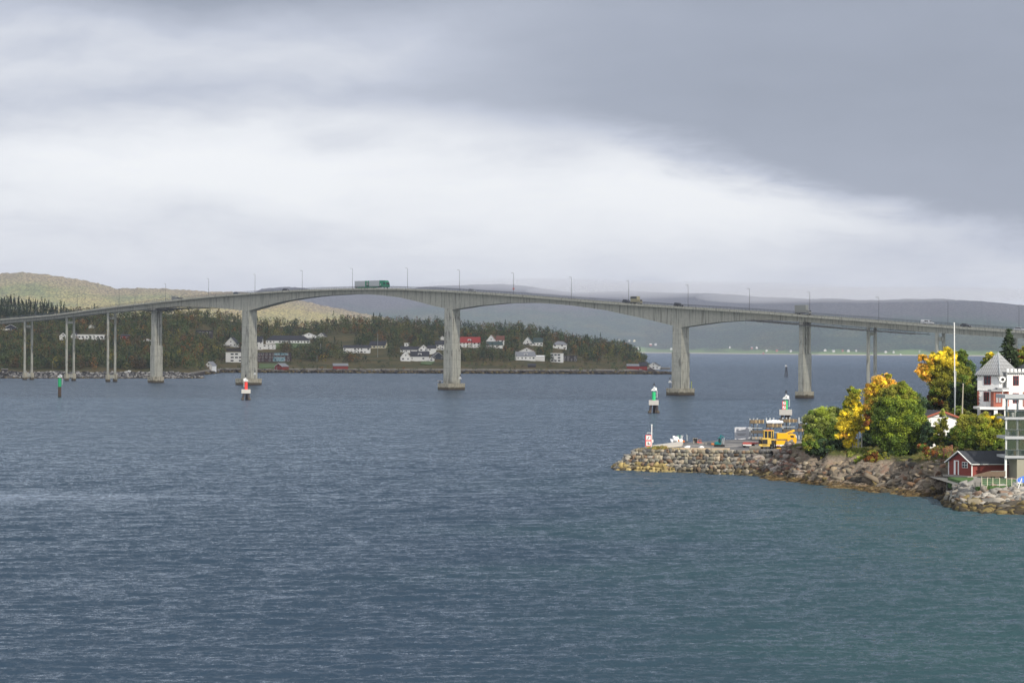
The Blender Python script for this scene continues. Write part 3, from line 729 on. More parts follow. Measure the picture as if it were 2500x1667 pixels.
car('dark car between the left scaffold and the first big pier', 578, 2, 'blue')
car('black car alone on the deck just right of the first big pier', 698, 2, 'black')
car('silver car on the deck just right of the middle pier', 1152, -2, 'silver')
car('dark estate car driving directly beside the beige box van', 1531, 2, 'dark', 'suv')
car('black off-road car above the big pier right of centre', 1657, 2, 'black', 'suv')
car('white panel van with dark side windows near the right end of the bridge', 2264, 2, 'white', 'van', cat='van', name='panel_van')
car('dark saloon right of the white panel van and the flagpole tip', 2358, 2, 'black')
car('white car half hidden behind the spruce at the right edge', 2490, 2, 'white')
def box_van(label, px, o, w, h, mcol, dark_top=False, scale=1.0):
    s = bplane(px, 745, o)[0]; z = deck_z(s) + .075
    r = thing('box_truck', label, 'truck', bw(s, o, z), HEAD)
    L = w; b = MB(); b.box(-L / 2, L / 2 - 1.7, -1.1, 1.1, .9, h); b.build('cargo_box', mcol, r, bevel=.03)
    if dark_top: b = MB(); b.box(-L / 2 + .15, L / 2 - 1.9, -1.14, -1.1, h - 1.0, h - .12); b.build('side_panel', 'steel_dark', r)
    b = MB(); b.prism([(L / 2 - 1.65, .5), (L / 2, .5), (L / 2 + .02, 1.3), (L / 2 - .35, 2.1), (L / 2 - 1.65, 2.15)], -1.0, 1.0); b.build('cab', mcol, r, bevel=.05)
    b = MB(); b.quad((L / 2 + .04, -.85, 1.35), (L / 2 + .04, .85, 1.35), (L / 2 - .27, .8, 2.0), (L / 2 - .27, -.8, 2.0)); b.build('windscreen', 'glass_dark', r)
    b = MB(); b.box(-L / 2, L / 2 - 1.5, -.8, .8, .55, .88); b.build('chassis', 'black', r); wheels(r, (-L / 2 + 1.1, L / 2 - .85), 1.0, .42)
mat('beige', (.36, .33, .22), .7, .1, 2); mat('van_grey', (.30, .31, .29), .7, .1, 2)
box_van('small grey box van beside the dark hatchback near the left scaffold', 429, -2, 5.2, 2.9, 'van_grey')
box_van('beige box truck with a dark upper side behind the dark estate car', 1554, 2, 5.6, 3.6, 'beige', True)
box_van('tall grey box truck standing above the fluted right-hand pier', 1961, -2, 7.5, 4.3, 'van_grey')
def lorry():
    o = 2.2; s0 = bplane(870, 700, o)[0]; s1 = bplane(948, 700, o)[0]; L = s1 - s0; sm = (s0 + s1) / 2; z = deck_z(sm) + .08
    r = thing('lorry', 'long green and grey lorry with trailer on the crown of the bridge', 'lorry', bw(sm, o, z), HEAD)
    mat('tarp_grey', (.47, .49, .49), .6, .08, 1.5); mat('lorry_green', (.015, .23, .12), .35, .08, 2)
    f = lambda px: -L / 2 + (px - 870) / 78 * L
    H = 4.15
    b = MB(); b.box(f(870), f(896), -1.25, 1.25, 1.05, H); b.build('trailer_box', 'tarp_grey', r, bevel=.04)
    b = MB(); b.box(f(896) + .02, f(898), -1.24, 1.24, 1.05, H - .02); b.build('trailer_front', 'lorry_green', r)
    b = MB(); b.box(f(898.2), f(904), -1.1, 1.1, 1.6, 3.6); b.build('connecting_box', 'van_grey', r)
    b = MB(); b.box(f(904) + .02, f(905.5), -1.24, 1.24, 1.0, H); b.build('box_rear', 'lorry_green', r)
    b = MB(); b.box(f(905.5) + .02, f(930.5), -1.25, 1.25, 1.05, H); b.build('cargo_box', 'tarp_grey', r, bevel=.04)
    b = MB(); b.box(f(930.5) + .02, f(936), -1.25, 1.25, 1.0, H - .02); b.prism([(f(936), .5), (f(947), .5), (f(947.8), 1.6), (f(946), 3.2), (f(943.5), H - .1), (f(936), H - .06)], -1.24, 1.24); cab = b.build('cab', 'lorry_green', r, bevel=.06)
    for sg in (-1, 1):
        b = MB(); y = sg * 1.25; b.quad((f(940), y, 2.1), (f(945), y, 2.1), (f(944.6), y, 2.9), (f(940), y, 2.9)); b.build('window', 'glass_dark', cab)
        b = MB(); y = sg * 1.262; b.box(f(932.3), f(934.6), min(y, y - .01 * sg), max(y, y + .01 * sg), 1.6, 2.4); b.build('fairing_mark', 'white_paint', cab)
    b = MB(); b.quad((f(947.9), -1.1, 1.75), (f(947.9), 1.1, 1.75), (f(946.2), 1.05, 3.1), (f(946.2), -1.05, 3.1)); b.build('windscreen', 'glass_dark', cab)
    b = MB(); b.box(f(870), f(940), -1.0, 1.0, .65, 1.03); b.build('chassis', 'black', r)
    b = MB(); b.box(f(877), f(928), -1.24, -1.18, .45, .95); b.box(f(877), f(928), 1.18, 1.24, .45, .95); b.build('side_skirt', 'lorry_green', r)
    wheels(r, (f(872.5), f(876.5), f(893), f(909), f(913), f(942)), 1.2, .5, .3)
lorry()

# ------------------------------------------------------------------ sea marks
def number_board(parent, z0, z1, w, flip=1, y=-1.0, m='white_paint'):
    b = MB(); h = z1 - z0
    b.prism([(-w * .5 * flip, z0), (w * .5 * flip, z0), (w * .5 * flip, z1 - h * .25), (w * .12 * flip, z1), (-.05 * flip, z1 - h * .12)], y, y + .12); o = b.build('number_board', m, parent)
    return o
def sea_mark(label, px, pyb, col, legs=True, plat=3.6, ch=2.9, cr=.62, flip=1, signs=False, pilez=4.0, platz=(2.6, 4.2)):
    p = PZ(px, pyb); r = thing('sea_mark', label, 'sea mark', (p[0], p[1], 0), math.atan2(p[0], p[1]) * -1, 'navigation marks standing in the sound')
    if legs:
        for x, y, x1 in ((-1.4, -1.0, -.9), (1.35, -1.0, .95), (.25, 1.2, .15)):
            b = MB(); b.tube((x, y, -2), (x1, y * .7, platz[0] + .05), .48, .42, 12); l = b.build('leg', 'pile_dark', r, smooth=False)
            b = MB(); b.tube((x * 1.01, y, -.6), (x * 1.0 - (x - x1) * .14, y * .96, .75), .62, .56, 10); b.build('collar', 'footing_concrete', l)
        h = plat / 2; b = MB(); b.box(-h, h, -h, h, platz[0], platz[1]); b.build('platform', 'concrete_pale', r, bevel=.05); z0 = platz[1]
    else:
        b = MB(); b.tube((0, 0, -2), (0, 0, pilez), .72, .68, 14); b.build('pile', 'rust_pile', r); z0 = pilez
    b = MB(); b.tube((0, 0, z0), (0, 0, z0 + ch), cr, n=18); b.build('cylinder', col, r)
    zt = z0 + ch; b = MB(); b.tube((0, 0, zt), (0, 0, zt + .5), .1, n=6); b.tube((.1 * flip, 0, zt + .4), (.1 * flip, 0, zt + 2.6), .09, n=6); b.build('mast', 'galvanised', r)
    number_board(r, zt + .45, zt + 1.65, 2.0, flip)
    b = MB()
    for k in (-.3, .15): b.box(k, k + .22, -1.03, -1.005, zt + .75, zt + 1.2)
    b.build('number', 'galvanised_dull', r)
    b = MB(); b.tube((.1 * flip, 0, zt + 2.1), (.1 * flip, 0, zt + 2.9), .22, n=10); b.box(-.6, .5, -.1, .1, zt + 2.1, zt + 2.2); b.build('lantern', 'black', r)
    b = MB(); xx = .95 * flip
    for q in (0, .2): b.box(xx + q, xx + q + .05, -.2, -.1, z0 + .9, zt + .5)
    for q in range(6): b.box(xx, xx + .25, -.2, -.1, z0 + 1 + q * .4, z0 + 1.05 + q * .4)
    b.tube((0, -.15, z0 + 1.0), (xx, -.15, z0 + 1.0), .04, n=4)
    b.build('ladder', 'white_paint', r)
    if signs:
        for q in range(2):
            zc = z0 + .65 + q * 1.25; b = MB(); b.box(-1.0, .1, -.8, -.74, zc - .55, zc + .55); s_ = b.build('sign', 'red_paint', r)
            b = MB(); b.box(-.84, -.06, -.82, -.805, zc - .4, zc + .4); b.build('sign_face', 'white_paint', s_)
            b = MB(); b.box(-.55, -.38, -.84, -.825, zc - .33, zc + .33, tilt=R(30)); b.build('pictogram', 'black', s_)
    return r
mat('pile_dark', (.045, .035, .035), .8, .3, 2); mat('rust_pile', (.10, .065, .045), .85, .4, 1.5, stain=1.0); mat('concrete_pale', (.42, .40, .37), .85, .15, 2)
sea_mark('green cylinder mark on a single rusty pile, far left', 145.5, 968.5, 'green_paint', False, ch=3.5, cr=.7, pilez=4.2)
sea_mark('red cylinder mark on a concrete block in front of the first big pier', 600.5, 976, 'red_paint', True, 3.6, 2.9, flip=-1)
sea_mark('green cylinder mark on three dark legs beside the pier right of centre', 1596, 1008, 'green_paint', True, 3.2, 2.7, .6, 1)
sea_mark('green cylinder mark with two red-edged signs, behind the storage racks of the quay', 1918, 1027, 'green_paint', True, 3.7, 2.7, .6, 1, True, platz=(1.7, 3.3))
# tripod beacon
p = PZ(1919.5, 920.7); r = thing('tripod_beacon', 'slender dark tripod beacon with a small white board, far out near the right pier', 'beacon', (p[0], p[1], 0))
for x, y in ((-1.5, -1), (1.4, -1), (.2, 1.4)):
    b = MB(); b.tube((x, y, -2), (x * .2, y * .2, 7.8), .26, .2, 8); b.build('leg', 'pile_dark', r)
b = MB(); b.tube((0, 0, 7.5), (0, 0, 10.6), .14, n=6); b.build('mast', 'steel_dark', r); number_board(r, 8.0, 9.3, 2.0, -1, -.5)
def pier_light(label, px, pyb, pyt, board, o, post=None):
    s, zt = bplane(px, pyt, o); _, z0 = bplane(px, pyb, o)
    r = thing('pier_light', label, 'lantern', bw(s, o, z0), 0)
    h = zt - z0; b = MB(); b.tube((0, 0, 0), (0, 0, h), .16, n=6); b.tube((0, 0, h - .7), (0, 0, h), .3, n=8); b.build('post', 'steel_dark', r)
    b = MB(); w = 1.7; b.prism([(-w / 2, board), (w / 2, board), (.15, board + 1.1), (-.15, board + 1.1)], -.4, -.28); b.build('board', 'white_paint', r)
pier_light('white triangular board with lantern at the foot of the first big pier', 622.5, 925, 904, 2.4, 3.8)
pier_light('white triangular board with lantern on the right of the middle pier', 1123.5, 936, 914, 2.3, 3.8)
pier_light('white triangular board with lantern on the left of the pier beside the green mark', 1635.5, 948, 921.5, 2.6, 4.6)
s, z0 = bplane(1688, 948, 3); r = thing('post', 'pale yellow-green post on the footing of the pier right of centre', 'post', bw(s, 3, z0))
b = MB(); b.tube((0, 0, 0), (0, 0, 3.0), .22, n=8); b.build('shaft', mat('yellow_post', (.35, .40, .12), .7), r); b = MB(); b.tube((0, 0, 3.0), (0, 0, 3.2), .26, n=8); b.build('cap', 'yellow_post', r)
s, z0 = bplane(1074, 936, 4.5); r = thing('service_platform', 'small pale service platform on the footing left of the middle pier', 'platform', bw(s, 4.5, z0))
b = MB(); b.box(-.5, .5, -.4, .4, 0, 1.2); b.build('stand', 'steel_dark', r); b = MB(); b.box(-1.4, 1.3, -.8, .8, 1.2, 1.45); b.build('table', 'concrete_pale', r)
# ------------------------------------------------------------------ houses on the peninsula
mat('house_blue', (.035, .045, .06), .8, .15, 1); mat('brick_brown', (.17, .10, .07), .85, .2, 1)
def house(label, x0, x1, yb, yw, yr, typ='side', wall='white_wood', roof='roof_dark', yaw=0., dep=8.0, win=True, deck=None, chimney=False, hip=False, grp='houses on the wooded peninsula', name='house', cat='house', trim=None, dormer=False, bigwin=False, point=None):
    cx = (x0 + x1) / 2
    p = pen_point(cx, yb)[0] if point is None else point
    k = p[1] / F; w = (x1 - x0) * k; hw = (yb - yw) * k; hr = max((yw - yr) * k, .0)
    if point is None: CLEAR.append((x0 - 3, x1 + 3, yw + 1, yb + 14))
    r = thing(name, label, cat, (p[0], p[1] + dep / 2, p[2] - .3), yaw, grp)
    W2, D2 = w / 2, dep / 2; hw += .3
    b = MB(); b.box(-W2, W2, -D2, D2, -2.5, hw)
    ov = .35
    if typ == 'front' or (typ == 'side' and not hip):
        if typ == 'front': b.add([(-W2, -D2, hw), (W2, -D2, hw), (0, -D2, hw + hr), (-W2, D2, hw), (W2, D2, hw), (0, D2, hw + hr)], [(0, 1, 2), (5, 4, 3)])
        else: b.add([(-W2, -D2, hw), (-W2, D2, hw), (-W2, 0, hw + hr), (W2, -D2, hw), (W2, D2, hw), (W2, 0, hw + hr)], [(0, 2, 1), (3, 4, 5)])
    b.build('wall', wall, r)
    b = MB(); th = .22
    if typ == 'flat': b.box(-W2 - .25, W2 + .25, -D2 - .25, D2 + .25, hw + .003, hw + .35); rf = b.build('roof', roof, r)
    else:
        if typ == 'front':
            sl = hr / W2
            for sg in (-1, 1):
                xe = sg * (W2 + ov); ze = hw - ov * sl
                V = [(xe, -D2 - ov, ze), (0, -D2 - ov, hw + hr), (0, D2 + ov, hw + hr), (xe, D2 + ov, ze)]
                b.add(V + [(x, y, z + th) for x, y, z in V], [(0, 1, 2, 3), (7, 6, 5, 4), (0, 4, 5, 1), (1, 5, 6, 2), (2, 6, 7, 3), (3, 7, 4, 0)])
        else:
            sl = hr / D2; ins = min(W2 * .6, D2 * 1.1) if hip else -ov
            for sg in (-1, 1):
                ye = sg * (D2 + ov); ze = hw - ov * sl
                V = [(-W2 - ov, ye, ze), (W2 + ov, ye, ze), (W2 - ins, 0, hw + hr), (-W2 + ins, 0, hw + hr)]
                b.add(V + [(x, y, z + th) for x, y, z in V], [(0, 1, 2, 3), (7, 6, 5, 4), (0, 4, 5, 1), (1, 5, 6, 2), (2, 6, 7, 3), (3, 7, 4, 0)])
            if hip:
                for sg in (-1, 1): b.add([(sg * (W2 + ov), -D2 - ov, hw - ov * sl + th), (sg * (W2 + ov), D2 + ov, hw - ov * sl + th), (sg * (W2 - ins), 0, hw + hr + th)], [(0, 1, 2)])
        rf = b.build('roof', roof, r)
    if typ == 'front' and (trim or wall == 'white_wood'):
        b = MB(); 
        for sg in (-1, 1): b.tube((sg * (W2 + ov), -D2 - ov - .03, hw - ov * hr / W2 + .02), (0, -D2 - ov - .03, hw + hr + .05), .16, n=4)
        b.build('barge_board', trim or 'white_wood', rf)
    if chimney: b = MB(); b.box(w * .12, w * .12 + .8, -.4, .4, hw + hr * .5, hw + hr + 1.0); b.build('chimney', 'brick_brown', rf)
    if dormer:
        b = MB(); b.box(-1.6, 1.6, -D2 * .75, 0, hw + .2, hw + hr * .62); dm = b.build('dormer', wall, rf)
        b = MB(); b.box(-1.0, 1.0, -D2 * .75 - .03, -D2 * .75 - .003, hw + .45, hw + hr * .5); b.build('window', 'glass_dark', dm)
    if win:
        nfl = max(1, int(round((hw - .3) / 2.9))); n = max(1, int(w / 3.0)); rr = random.Random(int(x0 * 7 + yb))
        for fl in range(nfl):
            zc = (hw - .3) * (fl + .55) / nfl + .3
            for i in range(n):
                if rr.random() < .18: continue
                xc = -W2 + w * (i + .5) / n + rr.uniform(-.25, .25); ww = rr.choice((.8, 1.1, 1.7)) if not bigwin else 2.6; ww = min(ww, w / n * .7); hh = min(.62, (hw - .3) / nfl * .26)
                b = MB(); b.box(xc - ww / 2, xc + ww / 2, -D2 - .05, -D2 - .004, zc - hh, zc + hh); fo = b.build('window', 'glass_dark', r)
                if wall not in ('white_wood',):
                    b = MB(); b.box(xc - ww / 2 - .12, xc + ww / 2 + .12, -D2 - .035, -D2 - .003, zc - hh - .12, zc + hh + .12); b.build('frame', 'white_wood', fo)
        if typ == 'front' and hr > 1.6:
            b = MB(); b.box(-.5, .5, -D2 - .05, -D2 - .004, hw + hr * .18, hw + hr * .18 + min(1.1, hr * .4)); b.build('window', 'glass_dark', r)
    if deck:
        a0, a1, dz = deck; xa = (a0 - cx) * k; xb = (a1 - cx) * k
        b = MB(); b.box(xa, xb, -D2 - 2.6, -D2 - .02, dz - .25, dz); b.box(xa, xb, -D2 - 2.6, -D2 - 2.5, dz, dz + .95)
        for x in np.arange(xa, xb, 3): b.box(x, x + .2, -D2 - 2.55, -D2 - 2.35, -1.5, dz - .25)
        b.build('balcony', 'white_wood', r)
    return r
HS = [
 ('dark gabled house with white trim at the left edge above the trees', 8, 40, 808, 801, 792, 'front', 'house_blue', 'roof_dark', .15, dict(trim='white_wood', deck=(-6, 22, 1.2))),
 ('small white gable house left of the second column pair', 143, 160, 829, 820, 812.5, 'front', 'white_wood', 'roof_dark', .2, {}),
 ('lone white gable peeking out of the trees high on the left slope', 214, 231, 801, 798, 793, 'front', 'white_wood', 'roof_dark', 0, dict(win=False)),
 ('white gable house seen between the second column pair', 173, 188, 827, 820, 812.5, 'front', 'white_wood', 'roof_dark', 0, {}),
 ('long low white modern house with flat roof left of the third column pair', 188, 260, 829, 817.5, 817, 'flat', 'white_wood', 'white_wood', .1, dict(dep=10)),
 ('dark red low house between the third column pair and the fluted pier', 291, 316, 829, 820, 817, 'side', 'red_wood', 'roof_dark', 0, {}),
 ('small white house with a pale red roof just left of the fluted left pier', 348, 370, 834, 831, 827, 'front', 'white_wood', 'roof_brown', 0, {}),
 ('long dark timber house hidden in the wood left of the first big pier', 459, 517, 818, 807, 806.5, 'flat', 'dark_wood', 'roof_dark', 0, {}),
 ('white gable house with balcony left of the first big pier', 552, 580, 847, 838, 824, 'front', 'white_wood', 'roof_dark', -.25, dict(deck=(543, 567, 2.0))),
 ('two-storey white house with steep dark roof touching the first big pier on its right', 624, 640, 853.5, 834, 821, 'side', 'white_wood', 'roof_dark', 0, {}),
 ('white flat-roofed garage right of the first big pier', 641, 671, 853, 841.5, 841, 'flat', 'white_wood', 'white_wood', 0, {}),
 ('very long white bungalow with hipped dark roof above a green lawn', 649, 755, 838.5, 830.5, 819.5, 'side', 'white_wood', 'roof_dark', 0, dict(hip=True, dep=11)),
 ('white house with broad front gable above the long bungalow', 735, 773, 827, 820, 812.5, 'front', 'white_wood', 'roof_dark', 0, dict(deck=(738, 773, 1.4))),
 ('small white gable house at the right end above the long bungalow', 776, 796, 824.5, 820.5, 813, 'front', 'white_wood', 'roof_dark', -.2, {}),
 ('cubic white modern house with wide dark window left of the first big pier', 551, 592, 884.5, 861, 860, 'flat', 'white_wood', 'white_wood', 0, dict(bigwin=True)),
 ('low dark building left above the cubic white house', 552, 590, 858, 852, 851, 'flat', 'dark_wood', 'roof_dark', 0, dict(win=False)),
 ('long dark brick building painted with graffiti right of the first big pier', 628, 708, 883, 861.5, 861, 'flat', 'brick_dark', 'roof_dark', 0, dict(dep=12)),
 ('white house half hidden by trees close to the shore on the left', 504, 522, 901, 892, 883, 'front', 'white_wood', 'roof_grey', -.3, {}),
 ('bright red boathouse with pale grey roof right of the first big pier', 674, 699, 903, 894.5, 887, 'front', 'red_wood', 'roof_grey', -.6, dict(dep=8, trim='white_wood')),
 ('old red barn with weathered grey left end on the shore slope', 812, 848, 900.5, 893, 887.5, 'side', 'red_wood', 'roof_grey', .15, dict(win=False)),
 ('wide white two-storey house with dark roof and garage door at the centre left', 838, 903, 863, 849, 843, 'side', 'white_wood', 'roof_dark', 0, {}),
 ('cream yellow house with dark roof up a gravel drive', 903, 944, 851, 843, 833, 'side', 'cream_wood', 'roof_dark', -.25, {}),
 ('tiny white box house uphill left of the middle pier', 987, 998, 846, 838, 837.5, 'flat', 'white_wood', 'white_wood', 0, {}),
 ('white side-gabled house in the second row left of the middle pier', 977, 1024, 861, 853.5, 846, 'side', 'white_wood', 'roof_dark', .12, {}),
 ('white house with steep front gable, lowest of the cluster left of the middle pier', 977, 1001, 882, 871, 857, 'front', 'white_wood', 'roof_dark', .12, dict(dep=9)),
 ('white house with dark roof and dormer joined to the steep front gable', 1002, 1047, 881.5, 869.5, 858, 'side', 'white_wood', 'roof_dark', 0, dict(dormer=True)),
 ('small white front-gabled annexe at the right end of the lowest white cluster', 1047, 1060, 881.5, 876, 871, 'front', 'white_wood', 'roof_dark', 0, {}),
 ('tall white house with front gable and long dark roof in the upper cluster', 1022, 1044, 865, 851, 842, 'front', 'white_wood', 'roof_dark', .1, {}),
 ('white wing with dark roof and windows right of the tall front gable', 1044, 1064, 865, 850, 843, 'side', 'white_wood', 'roof_dark', 0, {}),
 ('dark blue house with white trim just left of the middle pier', 1053, 1081, 877, 870, 860, 'front', 'house_blue', 'roof_dark', .3, dict(trim='white_wood')),
 ('white house with dark roof and two floors touching the middle pier on its left', 1063, 1086, 854, 841, 832, 'side', 'white_wood', 'roof_dark', 0, {}),
 ('white gable peeping out high up left of the middle pier', 1073, 1087, 829, 826, 820.5, 'front', 'white_wood', 'roof_dark', 0, dict(win=False)),
 ('long house with bright red roof right of the middle pier', 1120, 1172, 848, 836, 823, 'side', 'white_wood', 'roof_red', 0, dict(dormer=True)),
 ('white house with brick-red roof and tall front gable', 1189, 1212, 846, 832, 818, 'front', 'white_wood', 'roof_brown', -.15, {}),
 ('white wing with brick-red roof behind the tall front gable', 1212, 1231, 844, 830, 820, 'side', 'white_wood', 'roof_brown', 0, {}),
 ('low white house with grey-green roof in front of the brick-red roofs', 1188, 1226, 850, 842, 834, 'side', 'white_wood', 'roof_green', .2, {}),
 ('white house with steep gable and dark green roof on the slope', 1278, 1302, 843, 838, 823, 'front', 'white_wood', 'roof_green', -.2, {}),
 ('white side wing with dark green roof right of the steep gable', 1302, 1325, 845, 835, 825, 'side', 'white_wood', 'roof_green', 0, {}),
 ('square white villa with hipped grey roof and chimney', 1350, 1385, 852, 841, 833.5, 'side', 'white_wood', 'roof_grey', 0, dict(hip=True, chimney=True)),
 ('white house with brown roof behind the dark-roofed one on the right slope', 1268, 1306, 869, 858, 849, 'front', 'white_wood', 'roof_brown', -.1, {}),
 ('white house with slate grey roof and small gables on the right slope', 1258, 1306, 880, 869, 859, 'side', 'white_wood', 'roof_grey', .2, dict(dormer=True)),
 ('plain white garage next to the slate-roofed house', 1308, 1330, 881, 871, 868, 'side', 'white_wood', 'white_wood', 0, dict(win=False)),
 ('tall white modern house with lean-to roof near the headland', 1347, 1373, 884, 863, 862, 'flat', 'white_wood', 'white_wood', -.35, dict(bigwin=True)),
 ('flat dark timber house beside the tall white modern house', 1374, 1409, 882, 869, 868, 'flat', 'dark_wood', 'roof_dark', 0, {}),
 ('small dark shed just above the shore on the right slope', 1289, 1308, 897, 892, 888, 'side', 'dark_wood', 'roof_dark', 0, {}),
 ('dark red boathouse with grey roof near the headland tip', 1531, 1560, 901, 893.5, 889, 'side', 'red_wood', 'roof_grey', 0, dict(win=False)),
 ('taller dark red boathouse at the headland tip', 1561, 1580, 902, 893.5, 884.5, 'side', 'red_wood', 'roof_dark', 0, dict(win=False)),
 ('small white house with a jetty at the very tip of the headland', 1584, 1612, 902, 893, 885, 'front', 'white_wood', 'roof_dark', -.3, {}),
]
mat('roof_green', (.04, .07, .065), .75, .2, 1)
mg, tg, ng, pg = base_mat('brick_dark')
_pos = ng.new('ShaderNodeNewGeometry').outputs['Position']; _z = ng.xyz(_pos)
_c = ng.ramp(ng.noise(ng.scalev(_pos, (.5, .5, .8)), 1, 4, .6), [(.4, (.035, .03, .035)), (.55, (.07, .045, .045)), (.65, (.12, .06, .05))])
ng.put(pg.inputs['Base Color'], _c); pg.inputs['Roughness'].default_value = .8; MATS['brick_dark'] = mg
mg, tg, ng, pg = base_mat('spray_paint')
_pos = ng.new('ShaderNodeNewGeometry').outputs['Position']
_c = ng.ramp(ng.noise(ng.scalev(_pos, (.55, .55, 1.1)), 1, 3, .7), [(.38, (.03, .04, .06)), (.46, (.08, .30, .38)), (.53, (.45, .55, .58)), (.60, (.10, .20, .26)), (.68, (.35, .15, .25))])
ng.put(pg.inputs['Base Color'], _c); MATS['spray_paint'] = mg
for t_ in HS:
    lab, x0, x1, yb, yw, yr, typ, wall, roof, yaw, ex = t_
    ex = dict(ex)
    if 'boathouse' in lab or 'barn' in lab: ex.update(name='boathouse', cat='boathouse', grp='houses on the wooded peninsula')
    if 'garage' in lab: ex.update(name='garage', cat='garage')
    if 'shed' in lab: ex.update(name='shed', cat='shed')
    h = house(lab, x0, x1, yb, yw, yr, typ, wall, roof, yaw, **ex)
    if 'graffiti' in lab:
        b = MB(); k = h.location[1] / F; b.box(-1 * k, 28 * k, -6.06, -6.01, .6, 4.4); b.build('graffiti', 'spray_paint', h)
        b = MB(); b.box(2 * k, 34 * k, -6.05, -6.01, 6.0, 8.3); b.build('graffiti', 'spray_paint', h)
# lawns kept open
CLEAR += [(672, 760, 836, 850), (795, 870, 816, 850), (900, 950, 850, 885), (1000, 1085, 882, 900), (1300, 1345, 880, 890)]
b = MB()
def lawn(label, pts):
    b = MB(); V = [];
    for px, py in pts:
        q = pen_point(px, py)[0]; V.append((q[0], q[1], q[2] + .9))
    V2 = [(x, y, z - 1.4) for x, y, z in V]; n = len(V)
    b.add(V + V2, [tuple(range(n))] + [(i, (i + 1) % n, n + (i + 1) % n, n + i) for i in range(n)])
    o = b.build('lawn', mat('lawn', (.075, .12, .035), .9, .25, .3), None); return tag(o, kind='structure')
lawn('', [(672, 839.5), (768, 839.5), (772, 844), (715, 851), (668, 851)])
lawn('', [(632, 890), (676, 890), (676, 899), (632, 901)])
lawn('', [(1030, 884), (1062, 884), (1052, 892), (1026, 890)])
forest()
# a few trees one can tell apart
def far_tree(name, label, px, py, h, w, col, con=False, grp=None, n=260, sz=.45):
    p = pen_point(px, py)[0] if not isinstance(py, tuple) else np.array(py)
    r_ = np.random.default_rng(int(abs(px))); r = thing(name, label, 'tree', p, 0, grp)
    if con:
        q = r_.random(n) ** .75; a = r_.uniform(0, 6.28, n); rr = w * (1.03 - q) * (.35 + .65 * r_.random(n)) * (1 + .25 * np.sin(q * 34)); c = np.stack([np.cos(a) * rr, np.sin(a) * rr, q * h + .5], 1)
    else:
        dv = r_.normal(0, 1, (n, 3)); dv /= np.linalg.norm(dv, axis=1)[:, None]; dv *= r_.uniform(.5, 1.08, (n, 1)); c = dv * (1 + .25 * np.sin(dv[:, :1] * 6) * np.cos(dv[:, 2:] * 5)) * (w, w, h * .45) + (0, 0, h * .58)
    leafmesh('crown', c, np.full(n, sz), np.array(col)[None] * r_.uniform(.65, 1.4, (n, 1)), FARLEAF, r, seed=int(abs(px)))
    b = MB(); b.tube((0, 0, -.5), (0, 0, h * (.9 if con else .5)), .2, .08, 6); b.build('trunk', mat('bark', (.06, .05, .04), .9), r)
for i, (px, yt) in enumerate([(-6, 727), (3, 731), (11, 730), (20, 734), (27, 729), (36, 733), (45, 736), (55, 738), (64, 737), (75, 738), (86, 742), (98, 741), (108, 744), (118, 743), (127, 745), (136, 752)]):
    p, _ = pen_point(px, float(lerp(px, SILG)) + 2); top = AY(px, yt - 4, p[1]); h = top[2] - p[2]
    far_tree('spruce', 'dark pointed spruce on the left skyline, %s from the left edge' % ordn[i], px, float(lerp(px, SILG)) + 2, h, 2.6, (.014, .024, .016), True, 'spruces on the left skyline')
far_tree('tree', 'rust-orange tree standing out of the wood between the second and third column pairs', 202, 803, 8.5, 2.2, (.38, .14, .05))
far_tree('tree', 'yellow-green tree between the white houses on the right slope', 1338, 885, 11, 3.4, (.10, .12, .03))
far_tree('tree', 'round dark green tree among the white houses of the right slope', 1345, 888, 9, 3.8, (.035, .055, .025))
# houses scattered on the far shore
mat('far_red', (.30, .10, .08), .8); mat('far_white', (.50, .50, .49), .8)
FH = [(1512, 831, 7, 'white_wood', 'roof_grey'), (1536, 833, 6, 'white_wood', 'roof_grey'), (1548, 833, 7, 'cream_wood', 'roof_dark'), (1588, 843, 9, 'far_red', 'white_wood'), (1555.6, 851, 10, 'white_wood', 'roof_grey'), (1638, 853, 8, 'white_wood', 'white_wood'), (1600, 842, 8, 'white_wood', 'roof_grey'),
      (1780.6, 849, 5, 'white_wood', 'roof_grey'), (1846, 850, 7, 'white_wood', 'white_wood'), (1834, 850.5, 6, 'far_red', 'roof_grey'), (1870, 857, 8, 'white_wood', 'roof_grey'), (1895, 857, 8, 'far_red', 'roof_brown'), (1929, 858, 8, 'white_wood', 'roof_grey'), (1862, 863.5, 6, 'far_red', 'white_wood'),
      (2012, 856, 9, 'white_wood', 'roof_grey'), (2033, 858, 9, 'white_wood', 'roof_grey'), (2055, 857, 6, 'far_red', 'roof_brown'), (2069, 857.5, 9, 'white_wood', 'white_wood'), (2088, 856.5, 6, 'white_wood', 'roof_dark'), (2160, 860, 9, 'white_wood', 'roof_grey'), (2179, 860.5, 6, 'white_wood', 'roof_grey'), (2196, 868, 5, 'white_wood', 'white_wood'), (2242, 859, 4, 'white_wood', 'roof_grey')]
where = {1512: 'highest white farmhouse on the far shore, left of the pier beside the green mark', 1588: 'pinkish red farmhouse on the far shore left of the same pier as the green mark', 1638: 'bright white house on the far shore touching the pier right of centre', 1780.6: 'lone white speck of a house halfway between the two right piers', 1895: 'pinkish red house on the far shore just left of the fluted right pier', 2196: 'tiny white boathouse at the far waterline'}
